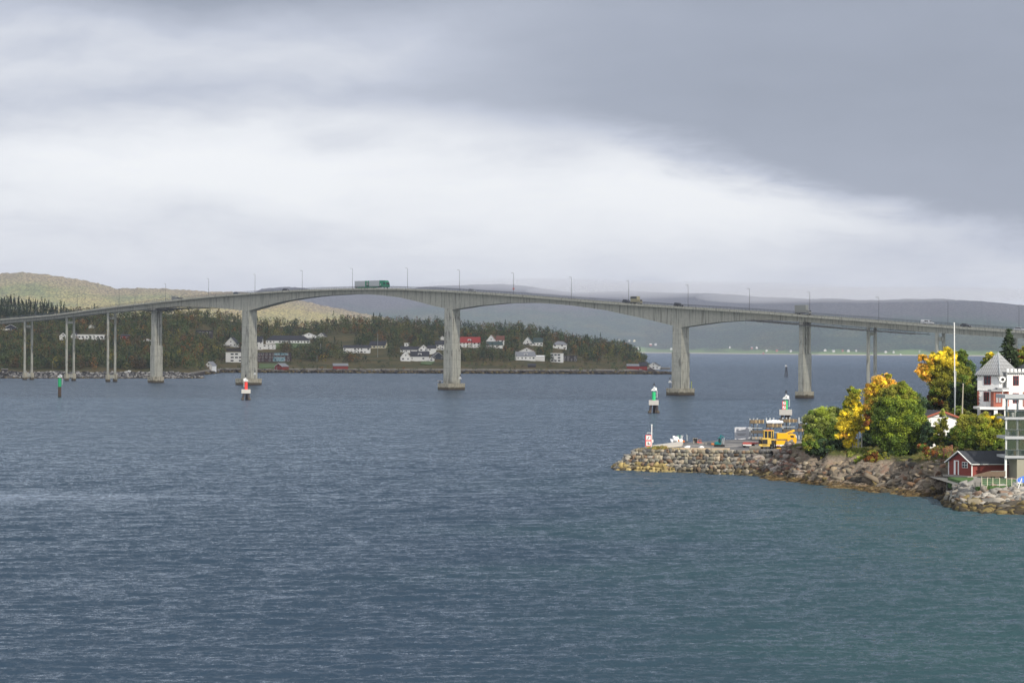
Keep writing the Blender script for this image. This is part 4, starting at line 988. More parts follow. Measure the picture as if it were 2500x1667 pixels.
for i, (px, py, w, wl, rf) in enumerate(FH):
    w *= .68
    fy = float(lerp(px, FAR_B)); sil = float(lerp(px, SIL_FAR)); t = ((fy - py) / (fy - sil)) ** (1 / .85) if py < fy else 0
    Y = float(lerp(px, FAR_Y)) + 2600 * t; q = AY(px, py, Y); q[1] -= 25
    c = {'white_wood': 'white', 'cream_wood': 'cream', 'far_red': 'reddish'}[wl]
    lab = where.get(px, 'tiny %s house on the far shore, %s from the left of those specks' % (c, ordn[i] if i < 19 else ['twentieth', 'twenty-first', 'twenty-second', 'twenty-third'][i - 19]))
    house(lab, px - w / 2, px + w / 2, py, py - 2.3, py - 4.2, 'front' if i % 3 else 'side', 'far_white' if wl == 'white_wood' else wl, 'far_white' if rf == 'white_wood' else rf, 0, dep=12, win=False, point=q, grp='houses on the far shore')
# poles and small things on the peninsula shore
def pole(label, px, pyb, pyt, m='grey_wood', r0=.14, Y=None, name='pole', cat='pole', arm=False, grp=None, ang=0):
    p = pen_point(px, pyb)[0] if Y is None else AY(px, pyb, Y); h = (pyb - pyt) * p[1] / F
    r = thing(name, label, cat, p, 0, grp); b = MB(); b.tube((0, 0, -.5), (ang * h, 0, h), r0, r0 * .8, 8); b.build('shaft', m, r)
    b = MB()
    if arm: b.box(-.7 + ang * h, .1 + ang * h, -.1, .1, h - .12, h + .05); b.build('lamp_head', 'galvanised', r)
    else: b.tube((ang * h, 0, h), (ang * h, 0, h + r0 * 1.2), r0 * 1.25, r0 * .6, 8); b.build('cap', m, r)
    return r
pole('tall thin pale mast on the slope beside the cream yellow house', 922, 872, 815, 'galvanised')
pole('pale mast near the lawn above the graffiti building', 783, 862, 840, 'galvanised')
pole('second thin mast on the slope right of the graffiti building', 774, 886, 868, 'galvanised')
pole('thin pole on the breakwater between the left column pair and the green mark', 128.5, 902, 883, 'grey_wood', .12)
pole('thin pole on the shore inside the third column pair', 271.5, 907, 884, 'steel_dark', .12)
p = pen_point(326, 907)[0]; r = thing('small_boat', 'little white boat drawn up on the shore left of the fluted pier', 'boat', (p[0], p[1] - 25, 3.2), .2)
b = MB(); b.add([(-3.2, 0, .7), (-2.6, -.9, .7), (2.6, -.9, .8), (3.0, 0, 1.5), (2.6, .9, .8), (-2.6, .9, .7), (-2.4, 0, -.1), (2.0, 0, -.1)], [(0, 1, 6), (1, 2, 7, 6), (2, 3, 7), (3, 4, 7), (4, 5, 6, 7), (5, 0, 6), (0, 5, 4, 3, 2, 1)]); b.build('hull', 'white_paint', r)
b = MB(); b.box(.9, 2.3, -.6, .6, .75, 1.7); b.build('cabin', 'white_paint', r)
p = pen_point(20, 907)[0]; r = thing('shed', 'small dark hut with pale flat roof on the left shore', 'hut', (p[0], p[1] - 10, 2.8))
b = MB(); b.box(-1.8, 1.8, -1.5, 1.5, 0, 2.3); b.build('wall', 'dark_wood', r); b = MB(); b.box(-2, 2, -1.7, 1.7, 2.3, 2.6); b.build('roof', 'concrete_pale', r)
p = pen_point(1622, 906)[0]; r = thing('jetty', 'low pale stone jetty at the tip of the headland', 'jetty', (p[0], p[1] - 6, 0))
b = MB(); b.box(-4, 5, -3, 3, -1, 1.7); b.build('base', 'dark_concrete', r); b = MB(); b.box(-4.2, 5.2, -3.2, 3.2, 1.7, 2.1); b.build('top', 'concrete_pale', r)
# ------------------------------------------------------------------ near land on the right
def W2(px, py, Y):
    q = AY(px, py, Y); return (q[0], q[1], q[2])
CT = []
for px, py in ((1760, 1152), (1830, 1163), (1900, 1170), (1960, 1177), (2045, 1188), (2100, 1196), (2150, 1201), (2200, 1207), (2250, 1211), (2300, 1213), (2340, 1213)):
    q = PZ(px, py, 0); CT.append((q[0], q[1] + .3, -.35 if px > 1850 else -2.5)); q = PZ(px, py + 9, 0); CT.append((q[0], q[1], -2.6)); q = PZ(px, py + 22, 0); CT.append((q[0], q[1], -3.4))
for px, py, Y in ((1880, 1102, 352), (1875, 1130, 346), (1930, 1140, 334), (1940, 1098, 345), (1960, 1080, 340), (1990, 1130, 328), (2000, 1078, 340), (2040, 1135, 322), (2040, 1097, 328), (2095, 1100, 326), (2100, 1137, 319.5), (2140, 1138, 317), (2145, 1108, 324), (2180, 1142, 314), (2190, 1115, 319), (2230, 1120, 313), (2250, 1108, 313), (2290, 1125, 306), (2300, 1092, 312), (2330, 1135, 299), (2240, 1075, 335), (2300, 1060, 335),
                   (2350, 1120, 303), (2400, 1050, 325), (2450, 1030, 328), (2500, 1022, 331), (2560, 1020, 331), (2400, 1100, 304), (2480, 1105, 303), (2620, 1020, 331), (2700, 1030, 330), (2350, 1000, 352), (2420, 1003, 350), (2520, 1005, 352)):
    CT.append(W2(px, py, Y))
for px, Y, z in ((2352, 290, .4), (2366, 287, .2), (2342, 294, .8), (2372, 292, 1.4), (2358, 284, -.6), (2376, 281, .0), (2400, 288, 2.2), (2450, 288, 2.2), (2500, 288, 2.2)):
    q = AY(px, 1100, Y); CT.append((q[0], q[1], z))
for x, y, z in ((36, 372, 3.0), (42, 385, 3.0), (50, 400, 2.9), (60, 412, 1.0), (45, 420, -3), (60, 430, -3.5), (75, 425, -3), (88, 412, -2), (100, 405, 0), (52, 372, 3.2), (60, 362, 4.2), (66, 356, 5.5), (74, 362, 5.5), (70, 380, 3), (62, 392, 2.9), (84, 380, 5), (95, 372, 7), (110, 372, 8), (120, 400, 3), (112, 345, 10), (125, 330, 10)):
    CT.append((x, y, z))
CT = np.array(CT)
def gh(x, y):
    x = np.asarray(x, float); y = np.asarray(y, float); num = 0; den = 0
    for a, b, c in CT:
        w = 1 / ((x - a) ** 2 + (y - b) ** 2 + .6) ** 1.9; num = num + w * c; den = den + w
    return num / den
xs = np.arange(33, 128, .38); ys = np.arange(276, 436, .42)
XX, YY = np.meshgrid(xs, ys); ZZ = gh(XX, YY)
shoreM = np.clip((6.0 - ZZ) / 2.5, 0, 1) * np.clip((345 - YY) / 12, 0, 1) * np.clip((XX - 36) / 6, 0, 1)
st = np.abs(fbm(XX / 5 + ZZ * .25, YY / 2.2 - XX / 6, 31, 4) - .5) * 2; st2 = fbm(XX / 1.7, YY / 1.2, 35, 3)
ZZ = ZZ + shoreM * ((.42 - st) * 2.4 + (st2 - .5) * 1.0) + (fbm(XX / 3, YY / 3, 40, 3) - .5) * .5
ZZ = np.where(shoreM > .3, np.floor(ZZ / .45 + .35 * fbm(XX / 2, YY / 2, 3, 2)) * .45 * .65 + ZZ * .35, ZZ)
msk = ~((YY > 348) & (XX < 45.5))
V = np.stack([XX, YY, ZZ], -1).reshape(-1, 3); Fg = grid_faces(*XX.shape)
# a terrain cell behind the quay front is not needed under the quay slab
keep = (XX.ravel()[Fg].min(1) > 44.5) | (YY.ravel()[Fg].max(1) < 349); Fg = Fg[keep]
mg, tg, n, p = base_mat('shore_ground')
pos = n.new('ShaderNodeNewGeometry').outputs['Position']; z = n.xyz(pos)[2]; nrm = n.xyz(n.new('ShaderNodeNewGeometry').outputs['Normal'])[2]
a = n.noise(pos, .35, 5, .65); bq = n.noise(n.scalev(pos, (1.2, 1.2, 4)), 1.0, 5, .7)
rock = n.ramp(n.add(n.mul(a, .45), n.mul(bq, .55)), [(.34, (.05, .042, .034)), (.44, (.17, .135, .10)), (.52, (.29, .245, .19)), (.60, (.22, .13, .09)), (.68, (.42, .37, .32))])
grass = n.ramp(n.add(n.mul(a, .6), n.mul(bq, .4)), [(.38, (.03, .038, .012)), (.47, (.07, .085, .02)), (.55, (.13, .12, .035)), (.64, (.17, .09, .03))])
zz = n.add(z, n.mul(n.sub(bq, .5), 2.0))
c = n.mix(n.mul(n.sstep(zz, 3.7, 4.6), n.sstep(nrm, .5, .8)), rock, grass)
weed = n.ramp(bq, [(.4, (.035, .028, .018)), (.5, (.11, .07, .025)), (.6, (.20, .15, .07))])
c = n.mix(n.sub(1.0, n.sstep(zz, .45, .95)), c, weed)
n.put(p.inputs['Base Color'], c); p.inputs['Roughness'].default_value = .9; p.inputs['Specular IOR Level'].default_value = .2
bb = n.new('ShaderNodeBump'); bb.inputs['Distance'].default_value = .35; n.put(bb.inputs['Height'], bq); tg.links.new(bb.outputs[0], p.inputs['Normal'])
o = npmesh('headland', V, Fg[:, ::-1] if False else Fg, mg); tag(o, kind='structure')

def near_rocks(name, label, n_, fx, cat='rocks', kind='stuff', seed=1, pal=None, smin=.2, smax=.65, wet=1.1):
    r = np.random.default_rng(seed); C = []; S = []
    for i in range(n_):
        c, s = fx(r); C.append(c); S.append(np.array([r.uniform(.7, 1.8), r.uniform(.6, 1.2), r.uniform(.35, .85)]) * (s if s else math.exp(r.uniform(math.log(smin), math.log(smax)))))
    C = np.array(C); o = rocks(name, C, np.array(S), rock_cols(C[:, 2], r, wet, pal), ROCK, seed, hi=True)
    if kind: tag(o, label, cat, kind=kind)
    else: tag(o, label, cat)
    return o
def fx1(r):
    px = r.uniform(1815, 2350); u = r.random() ** 1.3; q = PZ(px, float(lerp(px, [(1740, 1152), (1830, 1163), (1960, 1177), (2045, 1188), (2150, 1201), (2350, 1213)])))
    hi = 1.0 if px < 1960 else .55; y = q[1] + u * 14 * hi; x = q[0] + u * 1.5; z = float(gh(x, y)); return (x, y, z + .15), None
near_rocks('shore_boulders', 'tumbled brown and grey boulders along the near shore below the birches', 900, fx1, 'boulders', seed=51, smax=.75)
def fx1b(r):
    px = r.uniform(1820, 1965); u = r.random(); q = PZ(px, float(lerp(px, [(1740, 1152), (1830, 1163), (1960, 1177)])))
    y = q[1] + 2 + u * 15; x = q[0]; return (x, y, float(gh(x, y)) + .1), None
near_rocks('rubble_slope', 'steep slope of broken reddish stones between the quay wall and the birches', 900, fx1b, 'rubble', seed=52, pal=[(.25, .14, .10), (.20, .17, .15), (.30, .26, .22), (.16, .10, .08), (.38, .34, .30)], smin=.2, smax=.7)
def fx3(r):
    px = r.uniform(2050, 2340); u = r.random(); q = PZ(px, float(lerp(px, [(2045, 1186), (2150, 1199), (2350, 1211)])))
    y = q[1] + 1 + u * 9; x = q[0] + u; return (x, y, float(gh(x, y)) - .25), math.exp(r.uniform(math.log(.5), math.log(1.15)))
def slabs():
    r = np.random.default_rng(61); C = []; S = []
    for i in range(200):
        c, s_ = fx3(r); C.append(c); S.append((s_ * r.uniform(1.1, 2.0), s_ * .8, s_ * r.uniform(.35, .55)))
    C = np.array(C); o = rocks('rock_slabs', C, np.array(S), rock_cols(C[:, 2], r, .9, [(.22, .18, .13), (.34, .29, .22), (.16, .125, .09), (.24, .15, .09), (.42, .37, .30), (.09, .08, .065)]), ROCK, 62, flat=.45, yaw=-.25, rough=.3, hi=True)
    tag(o, 'layered grey and tan rock slabs of the low cliff between the birches and the boathouse', 'rock slabs', kind='stuff')
slabs()
# breakwater at the right edge
RF = [(2322, 1236), (2345, 1247), (2400, 1252), (2500, 1257), (2600, 1262), (2800, 1270)]
def fx2(r):
    px = r.uniform(2325, 2760); q = PZ(px, float(lerp(px, RF))); u = r.random(); e = min(1, (px - 2318) / 45)
    y = q[1] + u * 12; return (q[0] + u * 1.2, y, -.3 + u * 3.0 * e), None
near_rocks('stone_breakwater', 'rough breakwater of grey and ochre boulders at the right edge below the white-posted fence', 1500, fx2, 'breakwater', None, seed=53, smin=.3, smax=.8, wet=1.2, pal=[(.36, .35, .32), (.28, .27, .25), (.42, .38, .32), (.27, .19, .14), (.20, .19, .17), (.46, .43, .38)])
a0 = PZ(2335, 1243); a1 = PZ(2800, 1270)
b = MB(); b.add([(a0[0], a0[1], -1), (a1[0], a1[1], -1), (a1[0], a1[1] + 12, 2.6), (a0[0] + 2, a0[1] + 12, 2.6), (a0[0] + 2, a0[1] + 30, 2.6), (a1[0], a1[1] + 30, 2.6)], [(0, 1, 2, 3), (3, 2, 5, 4)])
o = b.build('rock_bed', 'dark_concrete'); tag(o, kind='structure')
a2 = W2(2376, 1184, 275); 
b = MB(); b.box(a2[0], 100, 272.5, 291, 1.5, 2.95); o = b.build('shore_lawn', mat('shore_lawn', (.06, .13, .03), .9, .35, .4)); tag(o, kind='structure')

# ------------------------------------------------------------------ quay
QZ = 3.2
qf = [(PZ(1500, 1147)[0], PZ(1500, 1147)[1] + 1.0), (PZ(1700, 1153)[0], PZ(1700, 1153)[1] + .6), (PZ(1850, 1160)[0], PZ(1850, 1160)[1] + .6)]
tf0 = PZ(1552, 1099.5, QZ); tf1 = PZ(1990, 1104, QZ); tb0 = PZ(1664, 1081, QZ); tb1 = PZ(1780, 1073, QZ); tb2 = PZ(2060, 1068, QZ); tl = PZ(1575, 1094, QZ)
b = MB(); poly = [tuple(tf0[:2]), tuple(tf1[:2]), tuple(tb2[:2]), tuple(tb1[:2]), tuple(tb0[:2]), tuple(tl[:2])]
b.vprism(poly, -2, QZ)
mg, tg, n, p = base_mat('quay_surface')
pos = n.new('ShaderNodeNewGeometry').outputs['Position']; a = n.noise(pos, .18, 4, .6); f = n.noise(pos, 2.2, 4, .7); px_ = n.xyz(pos)[0]
c = n.ramp(n.add(n.mul(a, .7), n.mul(f, .3)), [(.40, (.07, .07, .075)), (.52, (.14, .14, .14)), (.60, (.30, .28, .26))])
c = n.mix(n.sub(1.0, n.sstep(n.add(px_, n.mul(n.sub(a, .5), 14)), 24, 31)), c, (.30, .27, .20))
n.put(p.inputs['Base Color'], c); p.inputs['Roughness'].default_value = .9
o = b.build('quay', mg); tag(o, kind='structure')
# dry-stone front of the quay
def stone_wall():
    r = np.random.default_rng(77); C = []; S = []; cols = []
    p0 = np.array(PZ(1500, 1147)); p1 = np.array(PZ(1880, 1164)); L = np.linalg.norm((p1 - p0)[:2]); d = (p1 - p0) / L
    t0 = np.array(tf0); t1 = np.array(PZ(1880, 1103, QZ)); nrow = 7; z0 = -.35
    for k in range(nrow):
        u = (k + .5) / nrow; s = -.4 + r.uniform(0, .6)
        while s < L:
            w = r.uniform(.35, 1.0) * (1.4 if r.random() < .15 else 1)
            f_ = s / L; bot = p0 + (p1 - p0) * f_; top = t0 + (t1 - t0) * f_
            slant = np.clip(1 - s / 1.0, 0, 1)
            q = bot + (top - bot) * u; q[2] = z0 + u * (QZ + .25 - z0)
            if s < 0: q = bot + (top - bot) * u * .6
            q[1] -= .1 - r.uniform(0, .2); q[2] += r.uniform(-.09, .09)
            C.append(q + np.array([w / 2, 0, 0])); S.append((w * .60, .5, .33 * r.uniform(.75, 1.45))); s += w * .98
    C = np.array(C); S = np.array(S)
    pal = [(.24, .23, .18), (.17, .165, .15), (.34, .30, .22), (.28, .24, .17), (.44, .37, .27), (.22, .15, .10), (.09, .09, .09), (.36, .33, .28)]
    col = rock_cols(C[:, 2], r, .55, pal)
    lowleft = (C[:, 2] < 1.0) & (C[:, 0] < PZ(1640, 1150)[0]) & (r.random(len(C)) < .8); col[lowleft] = np.array((.36, .28, .12)) * r.uniform(.7, 1.2, (lowleft.sum(), 1))
    o = rocks('quay_wall', C, S, col, ROCK, 5, flat=.28, yaw=math.atan2(d[1], d[0]), rough=.3, hi=True)
    # the rounded left end
    tag(o, 'dry stone retaining wall of large grey and tan blocks facing the water under the quay', 'stone wall')
    b = MB(); q0 = p0 + np.array([.2, 1.0, 0]); q1 = p1 + np.array([0, 1.0, 0])
    b.add([(q0[0], q0[1], -1.5), (q1[0], q1[1], -1.5), (t1[0], t1[1] + .5, QZ - .1), (t0[0], t0[1] + .5, QZ - .1)], [(0, 1, 2, 3)]); b.build('backing', 'black', o)
stone_wall()
def fxe(r):
    u = r.random(); v_ = r.random(); a = np.array(PZ(1500 + r.uniform(-4, 4), 1147)); 
    top = np.array(tf0) + (np.array(tl) - np.array(tf0)) * v_; bot = a + np.array([0, v_ * 8, 0]); q = bot + (top - bot) * u; q[2] = -.3 + u * (QZ + .1); return q, .55
near_rocks('rubble_end', 'big pale blocks rounding the left corner of the stone wall', 110, fxe, 'boulders', None, seed=54, pal=[(.36, .34, .28), (.28, .27, .25), (.40, .36, .28)], wet=.6)

def Q(px, py):      # a point on the quay surface
    return PZ(px, py, QZ)
def qthing(name, label, cat, px, py, rz=0, group=None):
    q = Q(px, py); return thing(name, label, cat, (q[0], q[1], QZ), rz, group)
# warning signs + pole
r = qthing('warning_sign', 'two stacked square red-edged signs, the lower one showing a struck-out anchor', 'sign', 1583, 1098)
for x in (-.42, .42): b = MB(); b.tube((x, 0, 0), (x, 0, .6), .05, n=6); b.build('post', 'galvanised', r)
for k, zc in enumerate((1.15, 2.15)):
    b = MB(); b.box(-.52, .52, -.05, .0, zc - .49, zc + .49); s_ = b.build('sign_board', 'red_paint', r)
    b = MB(); b.box(-.40, .40, -.065, -.052, zc - .38, zc + .38); b.build('sign_face', 'white_paint', s_)
    if k == 1:
        b = MB(); b.box(-.07, .06, -.085, -.067, zc - .30, zc + .28, tilt=R(32)); b.build('pictogram', 'black', s_)
    else:
        b = MB(); b.box(-.035, .035, -.085, -.067, zc - .22, zc + .25); b.box(-.14, .14, -.088, -.067, zc + .12, zc + .17)
        for sg in (-1, 1): b.box(min(0, sg * .24), max(0, sg * .24), -.09, -.067, zc - .22, zc - .15, tilt=sg * -R(28), c=(0, -.08, zc - .2))
        b.box(-.34, .34, -.095, -.068, zc - .03, zc + .03, tilt=R(42)); b.build('pictogram', 'black', s_)
r = qthing('mooring_light', 'white pole with a short side arm beside the warning signs', 'pole', 1591, 1097)
b = MB(); b.tube((0, 0, 0), (0, 0, 4.25), .085, n=8); b.build('pole', 'white_paint', r); b = MB(); b.tube((0, 0, 4.25), (0, 0, 4.45), .12, n=8); b.build('lamp', 'white_paint', r)
b = MB(); b.tube((0, 0, 2.95), (-.75, 0, 2.98), .04, n=6); b.tube((-.75, 0, 2.98), (-.85, 0, 2.8), .04, n=6); b.build('arm', 'white_paint', r)
b = MB(); b.box(.05, .28, -.1, .1, 1.25, 1.75); b.build('box', 'white_paint', r)
# container with lettering rows
r = qthing('container', 'grey-white shipping container with dark lettering on the back edge of the quay', 'container', 1815, 1071.5, R(-12))
q = r.location; k = q[1] / F; cw, cd, chh = 3.15, 2.4, 2.3
mat('container_grey', (.66, .67, .70), .6, .1, 2)
b = MB(); b.box(-cw / 2 , cw / 2, -cd / 2, cd / 2, .12, chh); bod = b.build('body', 'container_grey', r)
b = MB()
for x in np.arange(-cw / 2 + .1, cw / 2 - .1, .2): b.box(x, x + .09, -cd / 2 - .035, -cd / 2 - .002, .25, chh - .15)
for y in np.arange(-cd / 2 + .3, cd / 2, .55): b.box(cw / 2 + .002, cw / 2 + .04, y, y + .05, .2, chh - .1)
for x in (-cw / 2 - .03, cw / 2 - .05): b.box(x, x + .08, -cd / 2 - .05, -cd / 2 + .03, 0, chh + .03)
b.box(-cw / 2, cw / 2, -cd / 2 - .05, -cd / 2 + .02, chh - .12, chh + .04); b.box(-cw / 2, cw / 2, -cd / 2 - .05, -cd / 2 + .02, 0, .16); b.build('frame_rib', 'white_paint' if False else 'container_grey', r)
for row, (z_, x0, x1) in enumerate(((1.72, -1.2, .55), (1.12, -1.3, .6), (.85, -1.05, .35))):
    b = MB(); rr = random.Random(row); x = x0
    while x < x1:
        w = rr.choice((.07, .09, .11)); b.box(x, x + w, -cd / 2 - .055, -cd / 2 - .04, z_ - .06, z_ + .06)
        if rr.random() < .35: b.box(x, x + w + .05, -cd / 2 - .057, -cd / 2 - .042, z_ + .01, z_ + .06)
        x += w + .09
    b.box(x0, x1, -cd / 2 - .05, -cd / 2 - .038, z_ - .012, z_ + .012); b.build('lettering', 'steel_dark', r)
# cantilever racks with timber bundles
mat('bundle', (.16, .12, .075), .85, .3, 3); mat('bundle_dark', (.10, .085, .07), .85, .3, 3)
def rack(label, px, posts, top, levels, loads, pyb=1072):
    q = AY(px, pyb, 402); r = thing('storage_rack', label, 'rack', q, 0, 'galvanised storage racks at the back of the quay')
    kx = q[1] / F
    Z = lambda py: (pyb - py) * kx
    for x in posts:
        dpt = (x - posts[0]) / 9.0 * .9
        b = MB(); X = (x - px) * kx; b.box(X - .12, X + .12, dpt - .12, dpt + .12, 0, Z(top)); b.build('post', 'galvanised', r)
    for py, x0, x1 in levels:
        b = MB(); b.box((x0 - px) * kx, (x1 - px) * kx, -.05, .9, Z(py) - .07, Z(py) + .07); b.build('arm', 'galvanised', r)
    return r, kx, Z
def bundle(label, x0, x1, y0, y1, m='bundle', pyb=1072, Y=401.3, bands=(), tarp=False, grp='bundles lying on the storage racks'):
    q = AY((x0 + x1) / 2, y1, Y); k = q[1] / F; w = (x1 - x0) * k; h = (y1 - y0) * k
    r = thing('timber_bundle', label, 'bundle', q, 0, grp)
    if tarp:
        V = []; n_ = 16
        for j in range(5):
            y = -.7 + j * .35
            for i in range(n_): V.append((-w / 2 + w * i / (n_ - 1), y, h * (.45 + .55 * math.sin(math.pi * min(1, max(0, (i + 1) / (n_ + 1)))) ** .4) * (1 - .18 * abs(j - 2)) + .05 * math.sin(i * 2.1 + j)))
        Fq = [(j * n_ + i, j * n_ + i + 1, (j + 1) * n_ + i + 1, (j + 1) * n_ + i) for j in range(4) for i in range(n_ - 1)]
        k0 = len(V); V += [(-w / 2 + w * i / (n_ - 1), -.72, 0.0) for i in range(n_)]; Fq += [(k0 + i, k0 + i + 1, i + 1, i) for i in range(n_ - 1)]
        b = MB(); b.add(V, Fq); b.build('tarpaulin', 'tarp_white', r); return r
    b = MB(); b.box(-w / 2, w / 2, -.5, .6, 0, h); b.build('load', m, r)
    for x in bands:
        b = MB(); X = (x - (x0 + x1) / 2) * k; b.box(X - .07, X + .07, -.53, .63, -.02, h + .03); b.build('band', 'timber', r)
    return r
mat('tarp_white', (.85, .85, .85), .6, .05, 2)
rack('left rack with a strapped brown bundle on its upper arm, just behind the container', 1830.6, (1830.6, 1841, 1852), 1021.5, [(1033, 1830, 1864), (1044.5, 1834, 1866), (1057, 1834, 1868), (1069, 1834, 1868)], 0)
rack('second rack, carrying the white tarpaulin, behind the wheel loader', 1871, (1871, 1881.5, 1892), 1020, [(1031, 1871, 1908), (1042.5, 1871, 1908), (1055, 1871, 1908)], 0)
rack('third rack in front of the green sea mark', 1911, (1911, 1921.5, 1931.5), 1019, [(1030, 1911, 1946), (1041.5, 1911, 1946), (1053, 1911, 1946)], 0)
rack('right rack partly hidden by the willow', 1950.5, (1950.5, 1960.5, 1970.5), 1018.5, [(1030, 1950, 1975), (1041, 1950, 1975), (1053, 1950, 1975)], 0)
bundle('brown bundle with pale straps on the upper left rack arm', 1831.5, 1864, 1024.8, 1032.6, bands=(1845, 1853.5, 1863.5))
bundle('white tarpaulin heaped on the second rack', 1870.5, 1911, 1024.8, 1031.8, tarp=True)
bundle('brown strapped bundle under the white tarpaulin', 1872, 1907, 1034.5, 1042, bands=(1886.5, 1896.5, 1907))
bundle('brown bundle on the upper arm of the third rack', 1912, 1946, 1023, 1030, bands=(1927, 1936.5))
bundle('small dark bundle on the upper arm of the right rack', 1950, 1963, 1034, 1040.5, 'bundle_dark', bands=(1963,))
bundle('long grey bundle low on the left rack', 1834.5, 1866, 1050.3, 1056.8, 'bundle_dark')
bundle('dark bundle on the lower arm of the third rack behind the crane truck', 1911, 1947, 1047, 1053.5, 'bundle_dark')
bundle('lower brown bundle on the right rack beside the willow', 1947.5, 1972, 1046, 1052.5, bands=(1958, 1967))
bundle('grey beams stacked on the ground at the foot of the left rack', 1835, 1868, 1066, 1071.5, 'grey_wood', bands=(1845, 1855))
# wheel loader, seen from behind
mat('machine_yellow', (.62, .42, .08), .5, .08, 2); mat('crane_yellow', (.75, .42, .01), .4, .08, 2)
def loader():
    q = Q(1870, 1095); k = q[1] / F; r = thing('wheel_loader', 'yellow wheel loader seen from behind, left of the crane truck', 'wheel loader', (q[0], q[1], QZ), 0)
    X = lambda c: (1740 + c / 9.046 - 1870) * k
    Z = lambda c: (1095 - (1000 + c / 9.046)) * k + .1
    b = MB(); b.prism([(X(1085), Z(640)), (X(1285), Z(640)), (X(1290), Z(770)), (X(1090), Z(770))], -.3, 2.2); b.build('engine_hood', 'machine_yellow', r, bevel=.06)
    b = MB(); b.box(X(1090), X(1205), -.36, -.302, Z(768), Z(668)); b.build('grille', 'black', r)
    b = MB(); b.box(X(1015), X(1258), -.45, .5, Z(830), Z(772)); b.build('counterweight', 'machine_yellow', r, bevel=.08)
    b = MB(); b.box(X(1090), X(1190), -.47, -.452, Z(800), Z(788)); b.build('number_plate', 'black', r)
    b = MB()
    for x in (1150, 1230, 1310, 1352): b.box(X(x) - .06, X(x) + .06, .9, 1.02, Z(640), Z(480))
    for x in (1150, 1352): b.box(X(x) - .06, X(x) + .06, 2.2, 2.3, Z(640), Z(480))
    b.build('cab_frame', 'machine_yellow', r)
    b = MB(); b.box(X(1152), X(1350), .95, 2.25, Z(650), Z(490)); b.build('cab_glass', 'glass_dark', r)
    b = MB(); b.box(X(1138), X(1368), .8, 2.4, Z(490), Z(470)); b.build('roof', 'machine_yellow', r, bevel=.04)
    b = MB(); b.box(X(1180), X(1330), .85, 1.0, Z(472), Z(462)); b.build('beacon', 'red_paint', r)
    b = MB(); b.box(X(1260), X(1375), .2, 2.0, Z(690), Z(655)); b.build('fender', 'machine_yellow', r, bevel=.05)
    for x, y in ((1318, .3), (1080, .3), (1330, 2.3), (1100, 2.3)):
        b = MB(); b.tube((X(x) - .3, y + .4, .78), (X(x) + .3, y + .4, .78), .78, n=20); w = b.build('wheel', 'rubber', r)
        b = MB(); b.tube((X(x) + .29, y + .4, .78), (X(x) + .34, y + .4, .78), .4, n=14); b.build('rim', 'machine_yellow', w)
    b = MB(); b.box(X(1095), X(1290), 2.9, 4.0, .2, 1.0); b.build('bucket', 'steel_dark', r)
loader()
